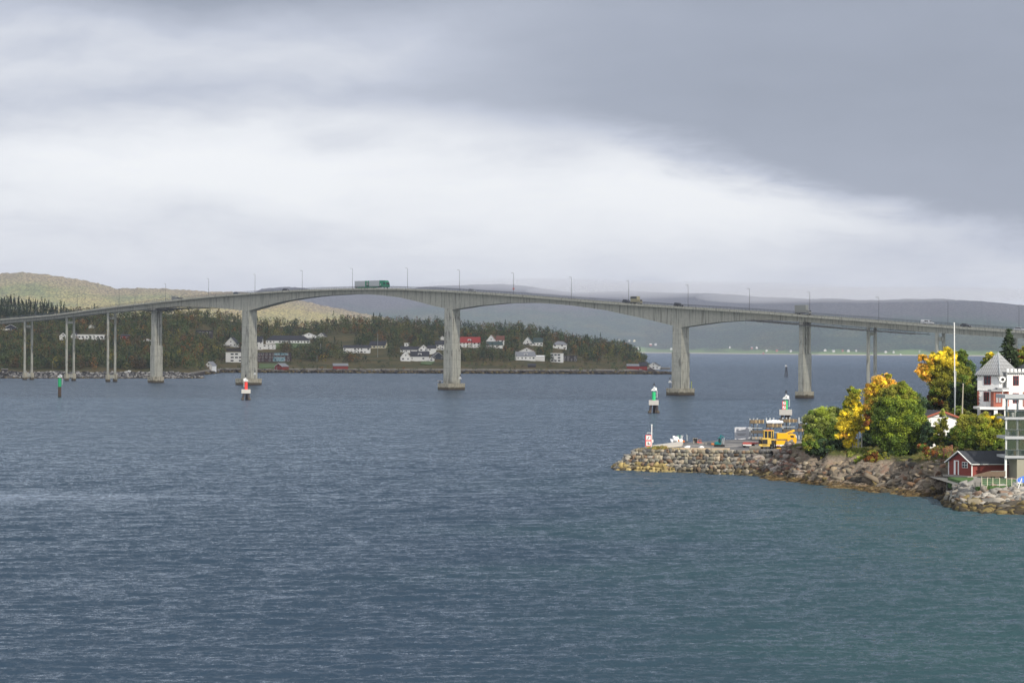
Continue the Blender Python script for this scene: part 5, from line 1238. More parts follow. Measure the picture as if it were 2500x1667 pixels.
def crane_truck():
    q = Q(1918, 1095); k = q[1] / F; r = thing('crane_truck', 'bright yellow crane truck with folded telescopic boom seen from behind', 'crane truck', (q[0], q[1], QZ), 0)
    X = lambda c: (1740 + c / 9.046 - 1918) * k
    Z = lambda c: (1095 - (1000 + c / 9.046)) * k + .1
    b = MB(); b.box(X(1420), X(1655), -.3, 1.4, Z(662), Z(530)); b.build('counterweight', 'crane_yellow', r, bevel=.05)
    b = MB(); b.box(X(1425), X(1650), -.34, -.302, Z(672), Z(664)); b.build('warning_strip', 'black', r)
    b = MB(); b.prism([(X(1400), Z(780)), (X(1400), Z(700)), (X(1500), Z(690)), (X(1690), Z(700)), (X(1700), Z(780))], -.2, 6.0); b.build('carrier_body', 'crane_yellow', r, bevel=.05)
    b = MB(); b.box(X(1600), X(1660), -.23, -.2, Z(775), Z(700)); b.build('hose_locker', 'steel_dark', r)
    b = MB(); b.box(X(1395), X(1708), -.5, .3, Z(812), Z(782)); b.build('bumper', 'white_paint', r, bevel=.04)
    for x0, x1 in ((1500, 1600),): b = MB(); b.box(X(x0), X(x1), -.53, -.5, Z(850), Z(815)); b.build('tow_plate', 'black', r)
    for x0 in (1415, 1450, 1650): b = MB(); b.box(X(x0), X(x0 + 22), -.53, -.502, Z(806), Z(790)); b.build('tail_light', 'red_paint', r)
    b = MB(); b.box(X(1405), X(1705), -.45, .2, Z(868), Z(850)); b.build('lower_bar', 'crane_yellow', r)
    def boom(p, qq, hh, w, m, nm):
        b = MB(); p = Vector(p); qq = Vector(qq); d = (qq - p).normalized(); u_ = Vector((-d.z, 0, d.x)); V = []
        for P in (p, qq):
            for a, c_ in ((-1, -1), (1, -1), (1, 1), (-1, 1)): V.append(P + Vector((0, w * a, 0)) + u_ * hh * c_)
        b.add(V, [(0, 1, 2, 3), (7, 6, 5, 4), (0, 4, 5, 1), (1, 5, 6, 2), (2, 6, 7, 3), (3, 7, 4, 0)]); return b.build(nm, m, r, bevel=.03)
    boom((X(1590), .6, Z(560)), (X(1845), 2.6, Z(478)), .24, .3, 'crane_yellow', 'boom')
    boom((X(1640), .55, Z(600)), (X(1800), 2.0, Z(545)), .12, .22, 'crane_yellow', 'lower_boom')
    boom((X(1650), .25, Z(532)), (X(1760), 1.1, Z(497)), .04, .06, 'red_wood', 'boom_lettering')
    b = MB(); b.prism([(X(1715), Z(775)), (X(1715), Z(600)), (X(1760), Z(572)), (X(1885), Z(570)), (X(1912), Z(620)), (X(1905), Z(760)), (X(1880), Z(778))], 3.2, 5.4); cab = b.build('cab', 'crane_yellow', r, bevel=.08)
    b = MB(); b.quad((X(1765), 3.15, Z(640)), (X(1848), 3.15, Z(640)), (X(1840), 3.15, Z(595)), (X(1768), 3.15, Z(598))); b.build('window', 'glass_dark', cab)
    b = MB(); b.quad((X(1890), 3.16, Z(640)), (X(1908), 3.16, Z(650)), (X(1902), 3.16, Z(600)), (X(1882), 3.16, Z(590))); b.build('mirror', 'white_paint', cab)
    b = MB(); b.box(X(1660), X(1740), .8, 3.2, Z(760), Z(620)); b.build('turret', 'crane_yellow', r, bevel=.05)
    for x, y in ((1440, 0), (1660, 0), (1440, 1.4), (1690, 1.4), (1690, 4.2), (1860, 4.2)):
        b = MB(); b.tube((X(x) - .2, y + .5, .5), (X(x) + .2, y + .5, .5), .5, n=18); w = b.build('wheel', 'rubber', r)
        b = MB(); b.tube((X(x) - .22, y + .5, .5), (X(x) + .22, y + .5, .5), .26, n=12); b.build('rim', 'galvanised', w)
crane_truck()
# red flatbed
r = qthing('flatbed_trailer', 'low red flatbed trailer left of the wheel loader', 'trailer', 1833, 1092, 0)
k = r.location[1] / F; X = lambda c: (1740 + c / 9.046 - 1833) * k
b = MB(); mat('trailer_red', (.38, .06, .045), .6, .15, 2)
b.add([(X(650), -.6, .62), (X(940), -.9, .62), (X(1045), 1.6, .62), (X(730), 3.2, .62), (X(650), -.6, .85), (X(940), -.9, .85), (X(1045), 1.6, .85), (X(730), 3.2, .85)], [(0, 1, 2, 3), (7, 6, 5, 4), (0, 4, 5, 1), (1, 5, 6, 2), (2, 6, 7, 3), (3, 7, 4, 0)]); b.build('bed', 'trailer_red', r)
b = MB(); b.box(X(660), X(840), -.85, -.72, .4, .58); b.build('light_bar', 'white_paint', r)
for x in (X(700), X(900)):
    b = MB(); b.tube((x, .2, .3), (x, .5, .3), .3, n=12); b.build('wheel', 'rubber', r)
# grey plough blade and trestle at the edge
r = qthing('plough_blade', 'grey steel plough blade standing on the quay edge in front of the loader', 'plough blade', 1843, 1101)
b = MB(); V = []
for i in range(7):
    a = R(-50 + i * 17); V += [(-1.0, -.35 * math.cos(a), .55 + .5 * math.sin(a)), (.95, -.35 * math.cos(a), .55 + .5 * math.sin(a))]
V += [(x, y + .07, z) for x, y, z in V]
b.add(V, [(2 * i, 2 * i + 1, 2 * i + 3, 2 * i + 2) for i in range(6)] + [(14 + 2 * i, 16 + 2 * i, 17 + 2 * i, 15 + 2 * i) for i in range(6)]); b.build('blade', mat('blade_grey', (.16, .15, .13), .7, .3, 2), r)
b = MB(); b.box(-.9, .9, .1, .22, .3, .42); b.box(-.6, -.45, .1, .6, .1, .9); b.box(.45, .6, .1, .6, .1, .9); b.build('mount', 'steel_dark', r)
r = qthing('trestle', 'dark folded steel frame on the quay edge right of the plough blade', 'steel frame', 1872, 1102)
b = MB()
for x in (-.9, -.2, .5): b.tube((x, 0, 0), (x + .45, 0, .85), .05, n=4); b.tube((x + .9, 0, 0), (x + .45, 0, .85), .05, n=4)
b.tube((-1, 0, .85), (1.1, 0, .85), .05, n=4); b.build('frame', 'steel_dark', r); b = MB(); b.box(-1.0, 1.1, -.1, .1, -.0, .08); b.build('foot', 'steel_dark', r)
# mini excavator
mat('teal', (.0, .16, .17), .45, .1, 3)
r = qthing('mini_excavator', 'teal mini excavator with upright boom near the middle of the quay', 'excavator', 1756, 1090.5)
k = r.location[1] / F; X = lambda c: (1740 + c / 9.046 - 1756) * k; Z = lambda c: (1090.5 - (1000 + c / 9.046)) * k
for y in (-.5, .5):
    b = MB(); b.prism([(X(40), .0), (X(250), .0), (X(262), .18), (X(240), .4), (X(50), .4), (X(32), .2)], y - .15, y + .15); b.build('track', 'rubber', r)
b = MB(); b.prism([(X(35), .42), (X(125), .42), (X(125), Z(700)), (X(60), Z(700)), (X(35), Z(735))], -.55, .55); b.build('engine_cover', 'teal', r, bevel=.06)
b = MB(); b.box(X(120), X(175), -.5, .5, .42, Z(610)); b.build('cab', 'teal', r, bevel=.04)
b = MB(); b.box(X(125), X(170), -.52, -.505, Z(730), Z(625)); b.build('window', 'glass_dark', r)
b = MB(); b.tube((X(180), 0, .6), (X(170), 0, Z(560)), .13, .1, 6); b.tube((X(170), 0, Z(560)), (X(250), -.2, Z(610)), .1, .09, 6); b.build('boom', 'teal', r)
b = MB(); b.tube((X(250), -.2, Z(610)), (X(235), -.2, .35), .08, n=6); b.tube((X(215), -.25, Z(640)), (X(200), -.25, Z(740)), .05, n=6); b.build('stick', 'galvanised', r)
b = MB(); b.prism([(X(205), .1), (X(262), .1), (X(262), .45), (X(225), .5)], -.5, .1); b.build('bucket', 'steel_dark', r)
# rubbish heap of white bags, poles
r0 = np.random.default_rng(9)
r = qthing('debris_heap', 'heap of crumpled white sheets with orange scraps and upright green slats', 'debris heap', 1654, 1082)
k = r.location[1] / F
for i, (x, z_, s, m) in enumerate(((-.7, .35, .55, 'tarp_white'), (-.2, .7, .5, 'tarp_white'), (.5, .35, .5, 'tarp_white'), (-.6, .95, .35, 'tarp_white'), (.15, .3, .4, 'tarp_white'), (.85, .3, .32, 'orange_plastic'), (.2, .45, .25, 'orange_plastic'))):
    mat('orange_plastic', (.55, .17, .04), .6, .2, 4)
    C = np.array([(x, -.2 * i * .5, z_)]); o = rocks('sheet' if m == 'tarp_white' else 'orange_scrap', C * (1.15, 1, 1.2), np.array([(s * 1.2, s * .8, s * .9)]), np.array([(.8, .8, .8)]), MATS[m], 60 + i, r, rough=.4)
for i, (x, a) in enumerate(((.1, .25), (.35, .45), (.55, .6), (.0, .1), (.7, .8))):
    b = MB(); b.tube((x, 0, .5), (x + a * .45, 0, 1.55), .045, n=5); b.build('slat', 'slat_green' if i % 2 else 'white_paint', r) if 'slat_green' in MATS else (mat('slat_green', (.25, .45, .35), .6), b.build('slat', 'slat_green', r))
r = qthing('drill_rig', 'thin upright dark tool stand right of the white debris heap', 'tool stand', 1677, 1079)
b = MB(); b.tube((0, 0, 0), (-.06, 0, 1.5), .06, n=6); b.tube((.12, 0, 0), (.1, 0, 1.35), .045, n=6); b.build('mast', 'galvanised', r); b = MB(); b.box(-.3, .3, -.2, .2, 0, .25); b.build('base', 'steel_dark', r)
r = qthing('site_box', 'open grey metal box with an orange frame beside it', 'metal box', 1697, 1083)
b = MB(); b.box(-.42, .42, .3, .36, .1, 1.0); b.box(-.42, -.36, -.35, .3, .1, 1.0); b.box(.36, .42, -.35, .3, .1, 1.0); b.box(-.42, .42, -.35, .36, 1.0, 1.08); b.box(-.42, .42, -.35, .36, .02, .1); b.build('shell', 'grey_wood', r)
b = MB(); b.tube((.6, 0, 0), (.6, 0, .75), .05, n=4); b.tube((.6, 0, .75), (1.1, 0, .75), .05, n=4); b.tube((1.1, 0, .75), (1.1, 0, 0), .05, n=4); b.build('frame', 'orange_plastic', r)
r = qthing('compressor', 'small orange and black machine left of the teal excavator', 'machine', 1737, 1087)
b = MB(); b.box(-.8, -.1, -.3, .3, .15, .55); b.build('engine', 'steel_dark', r, bevel=.04); b = MB(); b.box(-.05, .6, -.28, .28, .1, .42); b.build('tank', 'orange_plastic', r, bevel=.06)
r = qthing('pallet_stack', 'low pallets with red straps in the middle of the quay', 'pallets', 1717, 1084.5)
for x in (-.9, .3): b = MB(); b.box(x, x + 1.0, -.4, .4, 0, .16); b.box(x + .05, x + .95, -.35, .35, .2, .3); b.box(x + .3, x + .7, -.3, .3, .15, .21); b.build('pallet', 'grey_wood', r)
b = MB(); b.box(-1.2, -.1, -.2, .2, .31, .42, tilt=R(12)); b.build('strap', 'red_paint', r)
# long concrete beams along the front edge
for i, (x0, x1, y0, lab) in enumerate(((1640, 1684, 1097.5, 'left weathered timber beam lying along the quay edge'), (1686, 1735, 1098, 'middle pale timber beam lying along the quay edge below the white scraps'), (1737, 1782, 1098.3, 'right timber beam lying along the quay edge below the excavator'))):
    q0 = Q(x0, y0); q1 = Q(x1, y0 + .3); r = thing('edge_beam', lab, 'beam', (q0[0], q0[1], QZ), 0, 'beams along the quay edge')
    L = q1[0] - q0[0]; b = MB(); b.box(0, L, -.15, .2, 0, .35); b.build('beam', 'pale_timber' if 'pale_timber' in MATS else mat('pale_timber', (.45, .36, .25), .85, .3, 3), r)
    for s in (0.2, .6, .85): b = MB(); b.box(L * s, L * s + .1, -.4, .3, .05, .12, tilt=R(-40)); b.build('stake', 'timber', r)
for i, (x, lab) in enumerate(((1677, 'left crumpled white sheet lying by the beams on the quay edge'), (1712, 'right crumpled white sheet lying by the beams on the quay edge'))):
    q = Q(x, 1095.5); o = rocks('white_sheet', np.array([(q[0], q[1], QZ + .25)]), np.array([(.55, .4, .28)]), np.array([(.8, .8, .8)]), MATS['tarp_white'], 80 + i, rough=.4); tag(o, lab, 'sheet')
mat('grit_pale', (.50, .47, .42), .9, .2, 2)
b = MB(); V = [Q(1574, 1093.6), Q(1663, 1081.6), Q(1668, 1084.6), Q(1664, 1089), Q(1600, 1095)]
V = [(v[0], v[1], QZ + .004) for v in V]; b.add(V + [(x, y, z + .35) for x, y, z in V], [(4, 3, 2, 1, 0), (5, 6, 7, 8, 9)] + [(i, (i + 1) % 5, 5 + (i + 1) % 5, 5 + i) for i in range(5)]); o = b.build('kerb_slab', 'grit_pale'); tag(o, kind='structure')
r_ = np.random.default_rng(4); C = []
for i in range(900):
    px = r_.normal(1606, 9) if i < 520 else r_.uniform(1558, 1660); q = Q(px, 1097.5 + r_.uniform(-2, 1.5)); C.append((q[0], q[1], QZ + r_.uniform(0, .5 if i < 520 else .18)))
C = np.array(C); o = leafmesh('dry_grass', C, np.full(len(C), .22), np.array([(.30, .26, .07), (.14, .17, .04), (.36, .25, .09)])[r_.integers(0, 3, len(C))], LEAF, seed=6, up=-.2, elong=1.3); tag(o, 'tufts of yellowing grass on the quay corner by the warning signs', 'grass', kind='stuff')
# ------------------------------------------------------------------ near trees
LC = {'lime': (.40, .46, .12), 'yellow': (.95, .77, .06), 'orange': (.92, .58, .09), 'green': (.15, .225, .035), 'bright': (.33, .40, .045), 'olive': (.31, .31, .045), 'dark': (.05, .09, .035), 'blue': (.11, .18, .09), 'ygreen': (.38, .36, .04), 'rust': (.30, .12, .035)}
mat('birch_bark', (.55, .53, .48), .8, .3, 4); mat('bark', (.06, .05, .04), .9)
def tree(name, label, base, Y, blobs, dens=1.0, leaf=.118, trunks=None, bark='bark', cat='tree', seed=0, grp=None, depth=1.0, trunk_r=.16):
    """blobs: (px, py, rx, ry, colour[, colour2])  -- ellipsoids of foliage at real depth Y"""
    r_ = np.random.default_rng(seed + 100); k = Y / F
    b0 = AY(base[0], base[1], Y); root = thing(name, label, cat, b0, 0, grp)
    C = []; K = []
    for bl in blobs:
        px, py, rx, ry, c1 = bl[:5]; c2 = bl[5] if len(bl) > 5 else c1
        rx *= 1.14; ry *= 1.12; c = AY(px, py, Y) - b0; R3 = np.array([rx * k, (rx + ry) / 2 * k * depth, ry * k])
        c[1] += r_.uniform(-.3, .3) * R3[1]
        nc = max(14, int(rx * ry / 7)); d = r_.normal(0, 1, (nc, 3)); d /= np.linalg.norm(d, axis=1)[:, None]
        d *= r_.uniform(.2, 1.22, (nc, 1)) ** .7; cc = c + d * R3
        cr = min(rx, ry) * k * r_.uniform(.24, .50, nc)
        nl = int(230 * dens)
        tone = r_.uniform(.5, 1.4, nc); pick = r_.random(nc)
        for j in range(nc):
            m_ = int(nl * r_.uniform(.5, 1.3)); g = r_.normal(0, 1, (m_, 3)); g /= np.maximum(np.linalg.norm(g, axis=1)[:, None], .3); g *= r_.uniform(.2, 1.15, (m_, 1))
            P = cc[j] + g * cr[j] * (1, 1, .8); C.append(P)
            col = np.array(LC[c1] if pick[j] < .68 else LC[c2]) * tone[j]
            K.append(col[None] * r_.uniform(.7, 1.35, (m_, 1)))
    leafmesh('crown', np.concatenate(C), np.full(sum(map(len, C)), leaf), np.concatenate(K), LEAF, root, seed)
    tr = trunks or [(base[0], base[1], blobs[0][0], blobs[0][1])]
    for t_ in tr:
        p0 = AY(t_[0], t_[1], Y) - b0; p1 = AY(t_[2], t_[3], Y) - b0; b = MB(); mid = (p0 + p1) / 2 + np.array([.1, 0, 0])
        b.tube(p0 - np.array([0, 0, .3]), mid, trunk_r, trunk_r * .75, 7); b.tube(mid, p1, trunk_r * .75, trunk_r * .4, 7)
        for bl in blobs[:6]:
            c = AY(bl[0], bl[1], Y) - b0; b.tube(mid, c, trunk_r * .4, trunk_r * .12, 5)
        b.build('trunk', bark, root)
    return root
tree('willow', 'light green willow bush beside the storage racks, leftmost of the near trees', (2012, 1090), 342, [(1986, 1030, 18, 24, 'lime', 'green'), (2012, 1022, 22, 22, 'lime', 'bright'), (2040, 1020, 18, 24, 'lime', 'green'), (2030, 1050, 24, 24, 'green', 'lime'), (2003, 1055, 22, 20, 'lime', 'green'), (1981, 1055, 12, 18, 'green', 'olive'), (2018, 1082, 26, 16, 'green', 'blue'), (2045, 1075, 20, 18, 'dark', 'green')], seed=1, cat='tree')
tree('birch', 'bright yellow birch with slim white stems beside the willow', (2092, 1099), 326, [(2084, 958, 12, 14, 'ygreen', 'bright'), (2080, 978, 16, 14, 'ygreen', 'yellow'), (2092, 994, 15, 15, 'yellow', 'ygreen'), (2066, 988, 10, 12, 'bright', 'ygreen'), (2076, 1012, 20, 15, 'yellow', 'ygreen'), (2061, 1034, 16, 17, 'yellow'), (2084, 1032, 17, 17, 'yellow', 'ygreen'), (2074, 1056, 14, 12, 'yellow', 'orange'), (2050, 1064, 10, 7, 'yellow', 'orange'), (2076, 1078, 14, 11, 'yellow'), (2100, 1046, 10, 9, 'yellow', 'orange')],
     dens=.75, trunks=[(2088, 1102, 2086, 1000), (2095, 1100, 2093, 985), (2104, 1094, 2100, 1000), (2082, 1098, 2078, 1045)], bark='birch_bark', seed=2, trunk_r=.10)
tree('maple', 'orange-topped tree between the yellow birch and the big green tree', (2140, 1105), 336, [(2149, 938, 22, 17, 'orange', 'yellow'), (2165, 922, 10, 10, 'ygreen', 'orange'), (2130, 952, 17, 16, 'orange', 'yellow'), (2175, 938, 12, 12, 'orange', 'olive'), (2128, 976, 14, 16, 'orange', 'olive'), (2152, 965, 22, 18, 'olive', 'orange'), (2117, 998, 12, 16, 'orange', 'yellow'), (2135, 1005, 16, 20, 'olive', 'green'), (2190, 945, 12, 10, 'olive', 'orange'), (2116, 1030, 10, 14, 'rust', 'yellow')], seed=3)
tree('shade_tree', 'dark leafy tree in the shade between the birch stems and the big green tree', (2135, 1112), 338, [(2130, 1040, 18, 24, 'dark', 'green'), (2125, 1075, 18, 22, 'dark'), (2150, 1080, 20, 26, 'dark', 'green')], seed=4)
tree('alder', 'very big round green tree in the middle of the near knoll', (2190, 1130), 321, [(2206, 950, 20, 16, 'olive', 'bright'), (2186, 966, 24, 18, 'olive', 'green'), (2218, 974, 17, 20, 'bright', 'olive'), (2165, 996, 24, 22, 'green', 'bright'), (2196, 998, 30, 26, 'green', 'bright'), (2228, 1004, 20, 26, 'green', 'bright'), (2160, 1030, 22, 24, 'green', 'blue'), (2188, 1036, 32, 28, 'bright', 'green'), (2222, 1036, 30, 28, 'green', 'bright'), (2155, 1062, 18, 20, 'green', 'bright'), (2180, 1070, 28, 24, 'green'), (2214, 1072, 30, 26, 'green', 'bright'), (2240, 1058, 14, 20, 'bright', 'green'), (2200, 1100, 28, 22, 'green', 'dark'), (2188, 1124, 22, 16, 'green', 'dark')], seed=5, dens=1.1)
tree('tree', 'bluish green tree behind the right shoulder of the big green tree', (2250, 1060), 350, [(2240, 985, 18, 20, 'blue', 'green'), (2256, 995, 16, 18, 'blue', 'green'), (2246, 1015, 20, 20, 'blue', 'dark'), (2262, 1022, 14, 16, 'blue', 'dark')], seed=6)
tree('autumn_tree', 'tall tree with golden left crown and lime green right crown behind the garage', (2310, 1020), 352, [(2254, 876, 11, 9, 'orange', 'yellow'), (2272, 880, 12, 10, 'orange', 'yellow'), (2256, 902, 15, 12, 'orange'), (2290, 876, 16, 14, 'yellow', 'ygreen'), (2314, 866, 16, 13, 'yellow', 'ygreen'), (2304, 888, 24, 18, 'yellow', 'ygreen'), (2280, 900, 18, 16, 'yellow', 'olive'), (2266, 918, 14, 12, 'orange', 'yellow'), (2324, 890, 12, 20, 'yellow', 'bright'), (2322, 914, 22, 18, 'olive', 'ygreen'), (2298, 926, 24, 20, 'olive', 'ygreen'), (2345, 910, 18, 18, 'bright', 'olive'), (2338, 936, 26, 22, 'olive', 'green'), (2290, 950, 18, 22, 'olive', 'green'), (2316, 958, 26, 24, 'olive', 'dark'), (2284, 975, 14, 20, 'olive', 'rust'), (2302, 985, 20, 16, 'dark', 'rust')], seed=7, dens=1.0)
tree('tree', 'green tree behind the flagpole, right of the golden crown', (2360, 1000), 368, [(2348, 868, 12, 12, 'green', 'bright'), (2352, 886, 14, 16, 'green', 'olive'), (2364, 900, 14, 18, 'blue', 'green'), (2371, 920, 10, 18, 'blue', 'green'), (2362, 925, 12, 18, 'green', 'blue')], seed=8)
tree('tree', 'dark green bushy tree directly left of the white house', (2362, 1010), 345, [(2350, 955, 22, 18, 'dark', 'green'), (2372, 965, 22, 18, 'dark', 'green'), (2345, 980, 20, 22, 'dark'), (2368, 988, 26, 22, 'dark', 'green'), (2388, 985, 12, 18, 'green', 'olive'), (2385, 925, 8, 12, 'dark', 'green')], seed=9)
tree('tree', 'yellow-green shrub peeping over the left slope of the pyramid roof', (2420, 930), 352, [(2418, 874, 12, 11, 'olive', 'yellow'), (2410, 890, 11, 14, 'green', 'olive'), (2404, 908, 9, 14, 'dark', 'green')], seed=10)
tree('tree', 'dark red-berried tree at the right edge behind the roof', (2500, 930), 352, [(2488, 872, 14, 12, 'green', 'rust'), (2500, 862, 12, 12, 'olive', 'orange'), (2496, 886, 16, 14, 'green', 'olive')], seed=11)
tree('shrub', 'wide sunlit green and yellow bush above the red boathouse', (2395, 1095), 311, [(2345, 1055, 18, 20, 'green', 'olive'), (2362, 1036, 20, 18, 'olive', 'green'), (2388, 1036, 24, 18, 'olive', 'bright'), (2414, 1028, 20, 16, 'yellow', 'olive'), (2436, 1040, 14, 22, 'olive', 'green'), (2372, 1062, 26, 20, 'green', 'bright'), (2402, 1062, 28, 24, 'bright', 'olive'), (2432, 1070, 18, 22, 'green'), (2352, 1080, 18, 16, 'green', 'olive'), (2385, 1086, 28, 14, 'green', 'dark'), (2425, 1092, 22, 10, 'dark', 'green')], seed=12)
tree('shrub', 'grey-green shrub in front of the left corner of the white garage', (2268, 1090), 317, [(2262, 1045, 10, 14, 'blue', 'dark'), (2270, 1062, 14, 16, 'blue', 'green'), (2262, 1080, 14, 12, 'blue', 'dark')], seed=13, dens=.8)
tree('shrub', 'thin olive sapling in front of the garage gable', (2298, 1092), 316, [(2302, 1018, 9, 14, 'olive', 'lime'), (2298, 1042, 12, 14, 'olive', 'green'), (2292, 1066, 14, 14, 'olive', 'green'), (2304, 1076, 16, 12, 'green', 'olive')], seed=14, dens=.5)
tree('shrub', 'small green bush under the right eave of the garage', (2328, 1092), 315, [(2322, 1062, 10, 12, 'olive', 'blue'), (2318, 1082, 14, 10, 'dark', 'green')], seed=15, dens=.7)
tree('shrub', 'pale green bush at the foot of the two lamp poles', (2340, 1014), 332, [(2338, 1004, 12, 10, 'green', 'lime'), (2356, 1012, 12, 10, 'olive', 'lime')], seed=16, dens=.8)
tree('shrub', 'dark undergrowth at the foot of the big green tree', (2150, 1132), 319, [(2150, 1120, 20, 12, 'dark', 'olive'), (2125, 1118, 16, 10, 'olive', 'rust'), (2170, 1130, 18, 10, 'dark', 'green'), (2140, 1134, 24, 10, 'olive', 'rust'), (2195, 1140, 20, 10, 'olive', 'green'), (2108, 1124, 16, 12, 'bright', 'lime')], seed=17, dens=.9)
tree('shrub', 'low dark bushes on the rubble slope under the willow', (1990, 1110), 336, [(1985, 1085, 18, 12, 'green', 'dark'), (2008, 1102, 20, 10, 'dark', 'green'), (2040, 1100, 20, 12, 'dark'), (1972, 1070, 10, 10, 'olive', 'green')], seed=18, dens=.7)
tree('shrub', 'dark bushes covering the slope below the willow and the birch stems', (2030, 1125), 328, [(1988, 1092, 20, 14, 'dark', 'green'), (2012, 1095, 22, 16, 'dark', 'blue'), (2040, 1095, 22, 16, 'dark', 'green'), (2062, 1100, 16, 16, 'dark', 'olive'), (2025, 1116, 22, 10, 'dark', 'olive'), (1975, 1080, 14, 14, 'olive', 'green'), (2060, 1125, 12, 9, 'olive', 'dark')], seed=19, dens=.7)
tree('shrub', 'olive brown bushes hanging over the rock ledge under the big green tree', (2160, 1145), 317, [(2150, 1128, 20, 14, 'olive', 'rust'), (2178, 1138, 20, 12, 'dark', 'olive'), (2205, 1132, 22, 14, 'green', 'dark'), (2130, 1118, 14, 14, 'rust', 'olive')], seed=20, dens=.7)
tree('shrub', 'autumn-coloured heather bushes on the bank left of the boathouse roof', (2290, 1128), 305, [(2270, 1105, 16, 8, 'rust', 'olive'), (2300, 1118, 18, 8, 'olive', 'green'), (2318, 1128, 12, 9, 'olive', 'rust'), (2255, 1092, 10, 10, 'rust', 'green')], seed=21, dens=.5)
def conifer(name, label, base, Y, top, w, colr, n=9000, leaf=.16, seed=0, grp=None):
    r_ = np.random.default_rng(seed + 300); b0 = AY(base[0], base[1], Y); k = Y / F; h = AY(base[0], top, Y)[2] - b0[2]; root = thing(name, label, 'conifer', b0, 0, grp); C = []; K = []
    nl = int(h / .42)
    for i in range(nl):
        q = (i + .3) / nl; z = h * q; L = w * k * (1.02 - q) ** .62 * r_.uniform(.8, 1.12); nb = 9
        for j in range(nb):
            a = r_.uniform(0, 6.28); LL = L * r_.uniform(.65, 1.15); m_ = max(6, int(n / nl / nb * (1.2 - q)))
            t = r_.uniform(.05, 1, m_) ** .7; P = np.stack([np.cos(a) * LL * t, np.sin(a) * LL * t, z - .35 * LL * t ** 1.5 + .15 * LL * t ** 3], 1) + r_.normal(0, .09, (m_, 3)) * (1, 1, .7)
            C.append(P); K.append(np.array(LC[colr])[None] * r_.uniform(.6, 1.25) * r_.uniform(.7, 1.3, (m_, 1)))
    leafmesh('crown', np.concatenate(C), np.full(sum(map(len, C)), leaf), np.concatenate(K), LEAF, root, seed, elong=1.5)
    b = MB(); b.tube((0, 0, -.4), (0, 0, h * .96), .2, .03, 8); b.build('trunk', 'bark', root)
LC['spruce'] = (.065, .10, .04)
conifer('spruce', 'tall dark spruce rising behind the pyramid-roofed house', (2464, 955), 350, 801, 40, 'spruce', 22000, .17, 1)
LC['young'] = (.22, .22, .04)
conifer('young_conifer', 'small yellow-green conifer behind the ridge of the white garage', (2309, 1022), 330, 977, 11, 'young', 3500, .12, 2)
# sunlit grass on the knoll
r_ = np.random.default_rng(14); C = []
for i in range(2600):
    px = r_.uniform(2070, 2130); py = r_.uniform(1098, 1134); Y = 326 - (py - 1098) * .19; q = AY(px, py, Y); q[2] = float(gh(q[0], q[1])) + r_.uniform(0, .35); C.append(q)
C = np.array(C); o = leafmesh('tall_grass', C, np.full(len(C), .26), np.array([(.25, .30, .05), (.14, .19, .03), (.34, .33, .08)])[r_.integers(0, 3, len(C))], LEAF, seed=16, up=-.3, elong=1.5); tag(o, 'sunlit yellow-green grass on the knoll below the birch stems', 'grass', kind='stuff')
C = []
for i in range(2600):
    px = r_.uniform(2248, 2335); py = r_.uniform(1078, 1130); Y = 322 - (py - 1078) * .42; q = AY(px, py, Y); q[2] = float(gh(q[0], q[1])) + r_.uniform(0, .25); C.append(q)
C = np.array(C); o = leafmesh('heath', C, np.full(len(C), .2), np.array([(.12, .15, .03), (.30, .16, .05), (.26, .20, .05), (.08, .13, .02)])[r_.integers(0, 4, len(C))], LEAF, seed=17, up=.2, elong=1.2); tag(o, 'low autumn-coloured heath on the bank left of the red boathouse', 'ground cover', kind='stuff')

